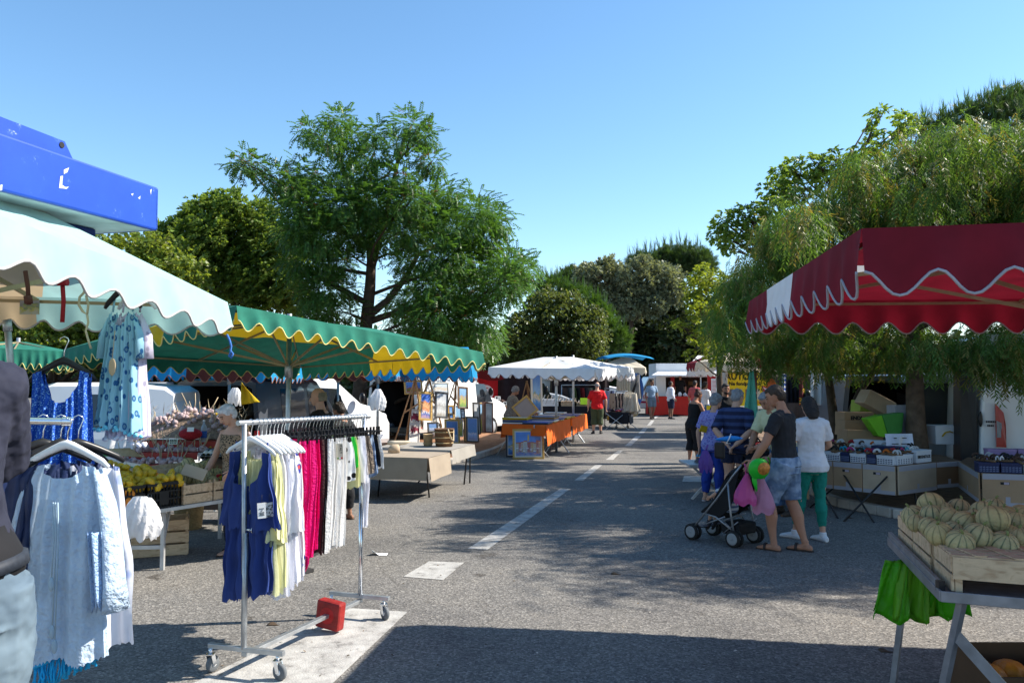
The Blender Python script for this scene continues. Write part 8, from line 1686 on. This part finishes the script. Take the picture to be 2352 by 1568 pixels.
def shoebox(label, c, d, mat, L=.30, Wd=.19, Hh=.115, prints=True, word=None, group=None):
 d = V3(d).normalized(); n = V3((d.y, -d.x, 0)); R = Matrix((d, -n, V3((0, 0, 1)))).transposed(); t = thing('shoe_box', label, 'shoe box', c, group); c = V3(c)
 m = MB(); m.box(c + V3((0, 0, Hh / 2)), (L, Wd, Hh), R); m.build('body', mat, t, bevel=.003); m = MB(); m.box(c + V3((0, 0, Hh - .004)), (L + .008, Wd + .008, .03), R); m.build('lid', mat, t, bevel=.003)
 if prints:
  m = MB(); f = c + n * (Wd / 2 + .001)
  for i in range(6):
   for j_ in range(3): q = f + d * (-L * .4 + L * .16 * i) + V3((0, 0, .02 + .024 * j_)); m.box(q, (.026, .002, .010), R); m.box(q + d * .006 + V3((0, 0, .006)), (.012, .002, .006), R)
  m.build('shoe_print', navyb if mat is boxw else M('grey blue print', (.12, .15, .25)), t)
 if word: text(word, .055, ink if mat is boxw else paper, t, Matrix.Translation(c + n * (Wd / 2 + .003) + V3((0, 0, Hh * .5)) - V3(t.location)) @ (Matrix((d, V3((0, 0, 1)), n)).transposed()).to_4x4(), 'lettering', .002, .9)
 return t
bx = 0; ordn = ['first', 'second', 'third', 'fourth', 'fifth', 'sixth', 'seventh', 'eighth', 'ninth']
for k in range(7):
 c = lerp(P1, P2, .06 + .137 * k) + V3((.10, .10, .002)); mt_ = boxw if k % 2 == 0 else navyb
 shoebox(ordn[k] + (' shoe box, white with shoe prints,' if k % 2 == 0 else ' shoe box, navy blue,') + ' along the left shoe table edge', c, P2 - P1, mt_, L=.22 if k % 2 == 0 else .12)
for k in range(2): shoebox(('white shoe box with shoe prints on the corner of the left table', 'white shoe box with black lettering next to the tree trunk')[k], lerp(P2, P3, .28 + .5 * k) + V3((-.05, .14, .002)), P3 - P2, boxw, L=.38, Hh=.12 if k == 0 else .16, prints=k == 0, word='BIRKENSTOCK' if k else None)
shoebox('navy shoe box with white lettering in the second row behind the sandals', lerp(P1, P2, .80) + V3((.42, .50, .002)), P2 - P1, navyb, L=.42, Hh=.20, prints=False, word='BIRKENSTOCK')
shoebox('tall white shoe box with upright lettering beside the white notice', lerp(P1, P2, .9) + V3((.5, .75, .002)), P2 - P1, boxw, L=.2, Hh=.33, prints=False, word='ENSTOCK')
shoebox('white carton behind the sandals under the green bag', lerp(P1, P2, .6) + V3((.62, .85, .002)), P2 - P1, boxw, L=.5, Hh=.24, prints=False)
for k in range(6):
 c = lerp(Q1, Q2, .04 + .115 * k) + V3((.06, .14, .002)); shoebox(ordn[k] + ' shoe box' + (', navy,' if k % 3 != 2 else ', white with shoe prints,') + ' along the right shoe table edge', c, Q2 - Q1, navyb if k % 3 != 2 else boxw, L=.23)
for k in range(3): shoebox(('lilac', 'second lilac', 'third lilac')[k] + ' shoe box behind the sandals by the big white van', V3((6.55 + .36 * k, 10.75 - .08 * k, ZS)), Q2 - Q1, M('lilac box board', (.30, .2, .36), .6, .1), L=.34, Hh=.22, prints=False)
cork = M('cork sole', (.16, .09, .045), .85, .2, 30)
scol = [('brown', (.06, .03, .02)), ('white', (.6, .6, .6)), ('black', (.015, .015, .015)), ('orange', (.6, .14, .015)), ('turquoise', (.02, .32, .45)), ('red', (.35, .015, .02)), ('silver', (.4, .4, .42)), ('magenta', (.35, .02, .14))]
SD = []
for nm, cc in scol:
 t = thing('sandal', nm + ' strapped sandal with a cork sole on the shoe stall', 'sandal', (0, 0, 0), nm + ' sandals on the shoe stall'); m = MB()
 m.loft([((0, q, .014), (w_, 0, 0), (0, 0, .013)) for q, w_ in ((-.125, .02), (-.10, .034), (-.03, .033), (.05, .042), (.10, .038), (.13, .018))], 12); m.build('sole', cork, t, world=False)
 for y in (.0, .055): m = MB(); m.tube([(.04 * math.cos(a), y, .02 + .045 * math.sin(a)) for a in np.linspace(0, PI, 9)], .014, 8, flat=.35, up=V3((0, 1, 0))); m.build('strap', M('strap ' + nm, cc, .6, .1), t, world=False)
 SD.append([t, False])
def put_sandal(k, p, rz):
 e = SD[k]; o = dup(e[0]) if e[1] else e[0]; e[1] = True; o.location = p; o.rotation_euler = (r4.uniform(-.15, .15), r4.uniform(-.2, .2), rz)
for row in range(4):
 for i in range(11 - row):
  f = (i + .5) / (11 - row); c = lerp(P1, P2, f) + V3((.10 + .17 * row, .10 + .20 * row, (.13, .10, .14, .17)[row])); put_sandal((i * 3 + row * 5) % 8 if r4.random() < .6 else r4.choice((0, 2, 1)), c + V3((0, 0, .0)), -.8 + r4.uniform(-.5, .5))
for i in range(7): put_sandal((i * 5) % 8, lerp(P2, P3, .1 + .12 * i) + V3((-.06, .2, .14)), .4 + r4.uniform(-.5, .5))
for row in range(3):
 for i in range(9): put_sandal(r4.choice((0, 1, 0, 2, 6, 0)), lerp(Q1, Q2, .04 + .08 * i) + V3((.06 + .05 * row, .14 + .2 * row, .13)), r4.uniform(-.6, .6))
nt2 = lerp(P2, P3, .25) + V3((.02, .55, .02)); m = MB(); m.prism([nt2, nt2 + V3((.42, .06, 0)), nt2 + V3((.42, .14, .36)), nt2 + V3((0, .08, .36))], (0, .01, 0)); t = tag(m.build('notice', M('pale blue notice', (.55, .6, .72))), 'pale blue printed notice standing before the tree trunk on the shoe table', 'notice')
m = MB(); [m.box(nt2 + V3((.21, .012 + .07 * z / .36, z)), (wd, .004, .012), Matrix.Rotation(.14, 3, 'Z')) for z, wd in ((.30, .2), (.22, .28), (.17, .28))]; m.build('notice_print', ink, t)
for k, (u, v, Y, w_, h_, mt_, ang) in enumerate(((1966, 985, 13.6, .55, .26, card, .1), (1962, 960, 13.7, .5, .22, card, .0), (1975, 1005, 13.3, .6, .26, card, .05), (2010, 925, 13.8, .5, .26, card_pale, .5), (1990, 940, 14.2, .4, .3, M('lime carton', (.3, .4, .06)), .1))):
 q = at(u, v, Y); m = MB(); m.box(q, (w_, .4, h_), Matrix.Rotation(ang, 3, 'Y')); t = tag(m.build('carton', mt_, bevel=.008), ('brown carton in the middle of the pile left of the green bag', 'top brown carton in the pile left of the green bag', 'lowest brown carton in the pile left of the green bag', 'tilted pale carton leaning into the open van', 'lime coloured carton behind the brown pile')[k], 'carton')
 if k == 1: text('ENDI', .085, ink, t, Matrix.Translation(q + V3((-.05, -.203, .01))) @ Euler((PI / 2, 0, 0)).to_matrix().to_4x4(), 'lettering', .004)
for z in range(3): m = MB(); m.box(V3((at(1970, 1000, 13.5).x, 13.7, .13 + .27 * z)), (.62, .45, .26)); tag(m.build('carton', card, bevel=.008), ('bottom', 'second from bottom', 'third from bottom')[z] + ' carton hidden in the brown pile behind the shoe table', 'carton')
ga = at(1992, 962, 12.9); limeb = M('lime woven bag', (.16, .50, .02), .6, .1, 8, bump=.3, bscale=50); GG = thing('shopping_bag', 'large two tone green shopping bag lying among the cartons', 'bag', ga)
m = MB(); m.prism([ga, ga + V3((.24, 0, .06)), ga + V3((.34, 0, -.30)), ga + V3((.18, 0, -.28))], (0, .25, 0)); m.build('side_panel', limeb, GG, bevel=.01); m = MB(); m.prism([ga + V3((.245, 0, .06)), ga + V3((.62, .05, .10)), ga + V3((.58, .05, -.22)), ga + V3((.345, 0, -.30))], (0, .25, 0)); m.build('front_panel', M('dark green woven bag', (.05, .26, .05), .6, .1, 8, bump=.3, bscale=50), GG, bevel=.01)
m = MB(); q = at(2075, 965, 13.3); m.box(q, (.42, .3, .5)); tag(m.build('carton', M('grey white carton', (.36, .37, .42), .7, .1), bevel=.01), 'grey white carton between the green bag and the tree trunk', 'carton')
m = MB(); q = at(2185, 980, 13.0); m.box(q + V3((-.1, 0, -.12)), (.5, .35, .3)); t = tag(m.build('carton', boxw, bevel=.01), 'white carton with a banana picture right of the tree trunk', 'carton'); m = MB(); m.tube([q + V3((-.25, -.18, -.14)), q + V3((-.2, -.18, -.08)), q + V3((-.12, -.18, -.06)), q + V3((-.08, -.18, -.08))], .03, 7, flat=.3); m.build('banana_print', yellow, t)
V2 = thing('van', 'big white van with a tall red tail lamp at the right edge', 'van', (7.6, 12.6, 0)); xa = at(2244, 900, 12.4).x
m = MB(); m.prism([(xa, 12.4, .45), (xa + 1.7, 11.9, .45), (xa + 1.7, 11.9, 2.55), (xa + .12, 12.38, 2.55)], (1.5, 5.2, 0)); m.build('body', vanwhite, V2, bevel=.05)
xg = at(2206, 900, 12.5).x; m = MB(); m.prism([(xg, 12.55, .5), (xa, 12.43, .5), (xa, 12.43, 2.4), (xg + .05, 12.55, 2.4)], (.05, .3, 0)); m.build('door_gap', blackp, V2)
q0, q1 = at(2284, 926, 12.28), at(2310, 1027, 12.2); m = MB(); m.prism([(q0.x, 12.26, q0.z), (q0.x + .10, 12.22, q0.z - .14), (q1.x, 12.18, q0.z - .32), (q1.x, 12.18, q1.z), (q0.x, 12.26, q1.z)], (.02, .05, 0)); tl = m.build('tail_lamp', redlamp, V2)
m = MB(); m.prism([(q0.x + .005, 12.25, q0.z - .26), (q0.x + .06, 12.225, q0.z - .30), (q0.x + .07, 12.225, q0.z - .52), (q0.x + .005, 12.25, q0.z - .52)], (0, -.012, 0)); m.build('lamp_lens', M('smoked lamp lens', (.22, .23, .25), .2, .2, 20, spec=.6), tl)
m = MB(); q = at(2252, 962, 12.34); m.ell(q, (.035, .02, .12), None, 10, 8); m.build('handle', blackp, V2)
for k, z in enumerate((0, -.06)):
 m = MB(); q = at(2266, 968, 12.3) + V3((.0, 0, z)); [m.box(q + V3((.022 * i + .02 * k, -.007 * i, 0)), (.015, .01, .03)) for i in range(8 - 4 * k)]; m.build('badge_lettering', ink, V2)
for y, x in ((12.9, xa + .1), (16.6, xa + 1.4)): m = MB(); m.lathe([(0, -.12), (.34, -.12), (.34, .12), (0, .12)], 18, (x + .1, y, .34), 0, frame(V3((1, .2, 0)))); m.build('wheel', tyre, V2)
V4 = thing('van', 'dark windowed tailgate of a silver van behind the thick tree trunk', 'van', (at(2165, 950, 14.6).x, 14.6, 0)); x0, x1 = at(2122, 900, 14.4).x, at(2203, 900, 14.4).x
m = MB(); m.prism([(x0, 14.4, .4), (x1, 14.4, .4), (x1, 14.4, 1.02), (x0, 14.4, 1.02)], (.6, 3.5, 0)); m.prism([(x0, 14.4, 1.78), (x1, 14.4, 1.78), (x1, 14.4, 1.92), (x0 + .05, 14.4, 1.92)], (.6, 3.5, 0)); m.prism([(x1 - .05, 14.4, 1.02), (x1, 14.4, 1.02), (x1, 14.4, 1.78), (x1 - .05, 14.4, 1.78)], (.6, 3.5, 0)); m.build('body', vangrey, V4, bevel=.02)
m = MB(); m.prism([(x0, 14.42, 1.02), (x1 - .05, 14.42, 1.02), (x1 - .05, 14.42, 1.78), (x0, 14.42, 1.78)], (0, .02, 0)); m.build('window', glass, V4)
m = MB(); m.prism([(x1 - .002, 14.37, .8), (x1 + .05, 14.37, .8), (x1 + .05, 14.37, 1.75), (x1 - .002, 14.37, 1.75)], (0, .03, 0)); m.build('tail_lamp', redlamp, V4)
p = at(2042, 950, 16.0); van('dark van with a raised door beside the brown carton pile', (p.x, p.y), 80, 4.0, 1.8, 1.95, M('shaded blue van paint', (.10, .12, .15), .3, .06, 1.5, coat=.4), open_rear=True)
def hangcloth(label, pts, mat, fold=.03, nf=14, cat='towel', nm='towel', nseg=16):
 a, b, c, d = [V3(p) for p in pts]; m = MB(); m.sheet(lambda s, t: lerp(lerp(a, b, s), lerp(d, c, s), t) + V3((0, -fold * math.sin(s * nf) * (.3 + t), 0)), nseg, 14); return tag(m.build(nm, mat, solid=.006), label, cat)
hangcloth('sea green towel hanging to a point at the towel stall', [at(1722, 852, 13), at(1731, 852, 13), at(1744, 978, 12.8), at(1709, 940, 13)], cloth('sea green towelling', (.12, .42, .30), .1, .6, 40, transl=.2), .03, 9)
hangcloth('pink towel corner below the sea green towel', [at(1714, 935, 12.95), at(1722, 940, 12.95), at(1736, 975, 12.9), at(1716, 968, 12.95)], cloth('pink towelling', (.5, .1, .16), .1, .6, 40))
hangcloth('mustard yellow towel hanging beside the sea green one', [at(1752, 903, 12.7), at(1768, 907, 12.7), at(1786, 982, 12.5), at(1756, 975, 12.7)], cloth('mustard towelling', (.55, .36, .012), .1, .6, 40, transl=.15), .035, 8)
m = MB(); q = at(1772, 868, 12.9); m.lathe([(.0, 0), (.03, -.02), (.065, -.08), (.082, -.18), (.078, -.25), (.05, -.275), (0, -.28)], 16, q); m.tube([q, q + V3((0, 0, .08))], .004, 5); t = tag(m.build('net_float', M('orange foam', (.72, .14, .03), .8, .1, 30, bump=.5, bscale=60)), 'orange bulging net bag hanging beside the yellow banner', 'net bag'); m = MB(); m.box(q + V3((-.03, -.083, -.2)), (.035, .006, .045)); m.build('tag', paper, t)
for k in range(9): m = MB(); q = at(1760, 978 - 4.6 * k, 13.1); m.box(q, (.17, .3, .028)); tag(m.build('folded_towel', cloth('folded %d' % (k % 5), ((.35, .25, .2), (.12, .2, .24), (.4, .06, .05), (.3, .3, .22), (.1, .25, .3))[k % 5])), ('bottom', 'second', 'third', 'fourth', 'fifth', 'sixth', 'seventh', 'eighth', 'top')[k] + ' folded towel of the pile beside the mustard towel', 'towel')
q = gp(1734, 1100); m = MB(); tq = at(1734, 850, 13.2); m.tube([V3((tq.x, 13.2, 0)), tq], .03, 8); tag(m.build('parasol_pole', M('faded red pole', (.28, .1, .09), .6, .2)), 'faded red pole carrying the sea green towel', 'pole')
hangcloth('yellow and red heart print cloth strip hanging at the back right', [at(1836, 868, 19), at(1850, 862, 19), at(1850, 920, 19), at(1836, 930, 19)], mix2('heart print', (.12, .02, .02), (.62, .45, .03), 'VORONOI', 9, .38, .44, c=(.5, .04, .03)), .03, 5, 'cloth', 'cloth')
hangcloth('white sheet hanging in tree dapple left of the pepper trunks', [at(1862, 840, 18.5), at(1902, 838, 18.5), at(1902, 930, 18.3), at(1862, 930, 18.3)], whitec, .06, 14, 'sheet', 'hanging_sheet')
hangcloth('blue and white striped towel hanging by the dark garments', [at(1796, 858, 18.5), at(1806, 858, 18.5), at(1806, 905, 18.5), at(1796, 905, 18.5)], mix2('blue and white stripe', (.02, .07, .35), (.6, .62, .68), 'WAVE', 3, .4, .5), .02, 5)
hangcloth('dark garments bunched on a rail behind the stall keeper', [at(1806, 862, 19.3), at(1838, 862, 19.3), at(1838, 925, 19.3), at(1806, 925, 19.3)], M('dark bunch', (.012, .012, .02), .9, .4, 8, bump=.8, bscale=10), .05, 22, 'garments', 'garment_bunch')
hangcloth('brown back cloth of the towel stall', [at(1765, 860, 21), at(1870, 860, 21), at(1870, 985, 21), at(1765, 985, 21)], M('brown backdrop', (.06, .045, .04), .9, .4, 5), .05, 18, 'cloth', 'backdrop_cloth')
T_ = [V3((3.25, 11.2, .80)), V3((4.25, 11.6, .80)), V3((4.1, 13.4, .80)), V3((3.1, 13.0, .80))]
draped('table of sandals in front of the man in the striped polo', T_, .12, blackskirt, [(V3((3.4, 11.4, 0)), V3((3.4, 11.4, .78))), (V3((4.1, 11.7, 0)), V3((4.1, 11.7, .78)))])
for i in range(26): put_sandal(r4.choice((0, 2, 2, 0, 7, 5, 1)), lerp(lerp(T_[0], T_[1], r4.random()), lerp(T_[3], T_[2], r4.random()), r4.random()) + V3((0, 0, .02)), r4.uniform(0, 6))
for k in range(4): shoebox(ordn[k] + ' shoe box hung below the sandal table of the striped polo man', lerp(T_[0], T_[1], .12 + .25 * k) + V3((.0, -.06, -.28)), T_[1] - T_[0], boxw if k % 2 else navyb, L=.22, Wd=.1)
panel('carton below the sandal table behind the pushchair', T_[0] + V3((.0, -.08, -.3)), T_[1] + V3((0, -.08, -.3)), card, mark_=False, tp=False, h=.36)
for k, (u, v, cc) in enumerate(((1612, 1045, (.05, .3, .5)), (1622, 1038, (.5, .08, .3)), (1618, 1055, (.6, .6, .6)), (1608, 1058, (.1, .1, .12)), (1626, 1060, (.1, .15, .45)))):
 q = at(u, v, 12.6); m = MB(); m.loft([(q + V3((0, 0, -.02)), (.10, 0, 0), (0, .07, 0)), (q + V3((.01, 0, .02)), (.09, .02, 0), (0, .06, 0)), (q + V3((0, 0, .05)), (.04, 0, 0), (0, .03, 0))], 10); tag(m.build('folded_cloth', cloth('bric %d' % k, cc)), ('teal', 'pink', 'white', 'black', 'blue')[k] + ' folded cloth on the low table by the woman in black', 'cloth')
q = at(1618, 1070, 12.6); table('low table under folded cloths by the woman in black', [(q.x - .3, 12.3), (q.x + .4, 12.4), (q.x + .4, 13.2), (q.x - .3, 13.1)], q.z + .05, alu, [(V3((q.x - .25, 12.4, 0)), V3((q.x + .2, 12.4, q.z))), (V3((q.x + .3, 12.5, 0)), V3((q.x - .2, 12.5, q.z)))])
# ---------------------------------------------------------------- things people carry
purp = M('purple polythene', (.16, .07, .36), .4, .1, 8, bump=.8, bscale=14, transl=.25); m = MB(); bagmesh(at(1620, 1034, 10.6), .17, .27, .13, 3, m, False); q = at(1620, 1034, 10.6); m.tube([q + V3((0, 0, -.02)), q + V3((.03, -.02, .08))], .012, 6); tag(m.build('carrier_bag', purp), 'crumpled purple carrier bag hanging from the hand of the older woman', 'carrier bag')
m = MB(); q = at(1653, 1034, 10.62); m.box(q + V3((0, 0, 0)), (.14, .06, .22), Matrix.Rotation(-.5, 3, 'Z')); tag(m.build('handbag', M('dark brown leather', (.03, .022, .02), .5, .15), bevel=.03), 'dark brown handbag of the older woman hanging behind the striped polo man', 'handbag')
bluef = M('bright blue foam', (.015, .20, .55), .5, .1); q0, q1 = at(1643, 1009, 10.35), at(1704, 1006, 10.3); m = MB(); m.loft([(lerp(q0, q1, t), V3((0, 0, 1)) * h_, V3((0, .05, 0))) for t, h_ in ((0, .006), (.12, .02), (.4, .035), (.6, .04), (.85, .028), (1, .01))], 12); t = tag(m.build('rolled_pouch', bluef), 'bright blue rolled pouch held behind the back of the striped polo man', 'pouch'); m = MB(); q = lerp(q0, q1, .46); m.tube([q + V3((.03, -.055, .07)), q + V3((0, -.06, .0)), q + V3((-.03, -.055, -.05)), q + V3((.02, -.06, -.055))], .010, 6, flat=.5); m.build('strap', whitep, t)
m = MB(); q = at(1617, 985, 12.2); m.box(q, (.14, .02, .10), Euler((.3, .2, .4)).to_matrix()); tag(m.build('packet', yellow), 'yellow packet in the hands of the woman in black', 'packet')
PC = thing('pushchair', 'black folding pushchair with grey tubes and double wheels', 'pushchair', (2.50, 9.14, 0)); PC.rotation_euler = (0, 0, math.radians(129.5)); PC.scale = (.94,) * 3; frm = M('grey tube', (.30, .31, .33), .4, .15, 10, metal=.6); bfab = cloth('black nylon', (.010, .010, .012), .2, .3, 10)
WDT = .21
for y in (-WDT, WDT):
 m = MB(); m.tube([(-.30, y, .98), (-.16, y, .82), (.05, y, .55), (.40, y, .16)], .0125, 8); m.build('frame_tube', frm, PC, world=False)
 m = MB(); m.tube([(-.18, y, .13), (-.13, y, .40), (-.10, y, .74)], .0125, 8); m.build('rear_tube', frm, PC, world=False)
 m = MB(); m.tube([(-.14, y, .20), (.08, y, .32), (.26, y, .34)], .011, 8); m.tube([(-.05, y, .34), (.26, y, .20)], .009, 8); m.build('seat_tube', frm, PC, world=False)
 m = MB(); m.tube([(-.30, y, .98), (-.36, y, 1.03), (-.40, y, 1.0), (-.41, y, .95)], .018, 8); m.build('handle', blackp, PC, world=False)
 for x, zt_ in ((.40, .16), (-.18, .13)):
  for s in (-.035, .035):
   m = MB(); R = frame(V3((0, 1, 0))); c = (x + (.02 if x > 0 else 0), y + s, .1); m.lathe([(.068, -.016), (.094, -.016), (.1, -.008), (.1, .008), (.094, .016), (.068, .016)], 20, c, 0, R); wh = m.build('wheel', tyre, PC, world=False)
   m = MB(); m.lathe([(.056, -.017), (.070, -.018), (.070, .018), (.056, .017)], 18, c, 0, R); [m.bar(V3(c), V3(c) + V3((.06 * math.cos(a), 0, .06 * math.sin(a))), .022, .018) for a in np.arange(0, 6.2, 2 * PI / 5)]; m.lathe([(0, -.020), (.015, -.020), (.015, .020), (0, .020)], 10, c, 0, R); m.build('wheel_hub', M('silver hub', (.26, .27, .28), .4, .1), wh, world=False)
  m = MB(); m.tube([(x, y, zt_ + .01), (x + (.02 if x > 0 else 0), y, .085)], .014, 8); m.tube([(x + (.02 if x > 0 else 0), y - .045, .085), (x + (.02 if x > 0 else 0), y + .045, .085)], .009, 6); m.build('axle', blackp, PC, world=False)
m = MB(); m.sheet(lambda a, b: V3((lerp(-.20, .06, b), lerp(-WDT + .01, WDT - .01, a), lerp(.80, .32, b) - .03 * math.sin(PI * a))), 8, 8); m.build('backrest', bfab, PC, world=False, solid=.012)
m = MB(); m.sheet(lambda a, b: V3((lerp(.06, .30, b), lerp(-WDT + .01, WDT - .01, a), .33 + .02 * b - .03 * math.sin(PI * a))), 8, 6); m.build('seat', bfab, PC, world=False, solid=.015)
for y in (-WDT + .004, WDT - .004): m = MB(); m.add([(-.27, y, .95), (-.04, y, .76), (.13, y, .50), (.30, y, .36), (.06, y, .30), (-.13, y, .45)], [(0, 1, 2, 3, 4, 5)]); m.build('side_cloth', bfab, PC, world=False, solid=.006)
m = MB(); m.sheet(lambda a, b: V3((-.20 + .26 * b * (1 - .3 * b), lerp(-WDT, WDT, a), .86 + .09 * math.sin(PI * a) ** .5 * (1 - b * .5) - .16 * b * b)), 10, 8); m.build('hood', bfab, PC, world=False, solid=.01)
m = MB(); m.box((-.10, 0, .20), (.26, .36, .14)); m.build('basket', bfab, PC, world=False, bevel=.03); 
for y in (-.19, .19): m = MB(); m.tube([(-.22, y, .13), (-.0, y, .3)], .006, 6); m.tube([(-.22, y, .3), (0, y, .13)], .006, 6); m.build('cross_bars', frm, PC, world=False)
m = MB(); m.bar((.30, -WDT, .17), (.30, WDT, .17), .07, .012); m.build('footrest', blackp, PC, world=False)
cp = V3(PC.location) + Matrix.Rotation(math.radians(129.5), 3, 'Z') @ V3((.03, 0, 0)); KH = .92
person('toddler in striped top sitting in the pushchair, facing left', cp.x, cp.y, 39.5, KH, skin_l, dict(hipL=(-.05, 0, .515), hipR=(.05, 0, .515), kneeL=(-.06, .20, .50), kneeR=(.06, .20, .50), ankL=(-.06, .26, .30), ankR=(.06, .27, .28), elbL=(-.13, .10, .66), wriL=(-.09, .22, .60), elbR=(.13, .10, .66), wriR=(.09, .23, .60)),
       lean=-.35, hp=-14, build=1.25, hair=(H_BROWN, 'crop'), top=(mix2('child stripes', (.5, .52, .55), (.1, .14, .25), 'WAVE', 6, .4, .5), .9, .48, .84, .014), low=(bluegrey, .95, .014, .003), shoe=(M('dark child shoe', (.03, .03, .04)), 'shoe'), z0=.355 - .515 * KH + .06, detail=.006)
pinkb = M('pink polythene', (.62, .10, .32), .4, .1, 8, bump=.6, bscale=14, transl=.35); palep = M('pale pink polythene', (.60, .28, .42), .4, .1, 8, bump=.6, bscale=14, transl=.35)
def hungbag(label, u, v0, v1, w_px, Y, mat, seed, knot=True):
 a, b = at(u, v0, Y), at(u, v1, Y); h_ = a.z - b.z; wd = w_px * Y / FPX; m = MB(); r = random.Random(seed)
 def fn(s, t):
  th = 2 * PI * s; k = (.12 + .88 * min(1, t * 1.25) ** .9) * (1 if t < .9 else .9); rr = 1 + .12 * math.sin(3 * th + seed) * t + .06 * math.sin(9 * th + 5 * t)
  return a + V3((wd / 2 * k * rr * math.cos(th) + .02 * math.sin(t * 4 + seed), wd * .30 * k * rr * math.sin(th), -h_ * t + .015 * math.sin(5 * th + seed) * t))
 m.sheet(fn, 36, 16); m.tube([a + V3((0, 0, -.01)), a + V3((.01, 0, .05)), a + V3((-.01, 0, .10))], .008, 6); return tag(m.build('carrier_bag', mat), label, 'carrier bag')
hungbag('bright pink carrier bag hanging from the pushchair handle', 1712, 1086, 1158, 50, 8.55, pinkb, 2)
hungbag('long pale pink carrier bag hanging from the pushchair handle', 1751, 1088, 1178, 50, 8.6, palep, 5)
hungbag('lime green carrier bag on the far side of the pushchair handle', 1766, 1070, 1140, 26, 8.85, gbag, 3)
q = at(1743, 1076, 8.5); gp_ = M('bright green plastic', (.02, .46, .03), .35, .08, 8); t = thing('bucket_lid', 'bright green plastic toy case with an orange patch hanging on the pushchair', 'toy', q); m = MB(); m.lathe([(0, -.05), (.10, -.045), (.115, 0), (.10, .045), (0, .05)], 24, q, 0, frame(V3((-.2, 1, .2)))); m.build('case', gp_, t); m = MB(); m.lathe([(0, -.052), (.07, -.050), (.07, -.046), (0, -.046)], 20, q + V3((.03, -.003, .015)), 0, frame(V3((-.2, 1, .2)))); m.build('patch', M('orange patch', (.5, .2, .04), .5, .5, 30), t)
m = MB(); m.loft([(at(1731, 1080, 8.5), (.02, 0, 0), (0, .008, 0)), (at(1733, 1105, 8.5), (.028, 0, 0), (0, .010, 0)), (at(1738, 1128, 8.5), (.008, 0, 0), (0, .006, 0))], 10); tag(m.build('toy_spade', gp_), 'green toy spade hanging beside the bright pink bag', 'toy')
P = [gp(random.uniform(350, 2300), 1050 + 510 * random.random() ** .8) + V3((0, 0, .006)) for i in range(420)]
stuff(foliage('litter', P, [(jit(1), jit(1), jit(.15)) for p in P], [np.array([quad_leaf((0, 0, 0), (1, 0, .15), (.1, .35, .1))]), np.array([quad_leaf((0, 0, 0), (.6, .2, .1), (.1, .2, .1))])], .022, [M('crumbled leaf', (.10, .07, .04), .9, .3, island=.6), M('pale grit', (.34, .31, .27), .9, .3, island=.4)], None))
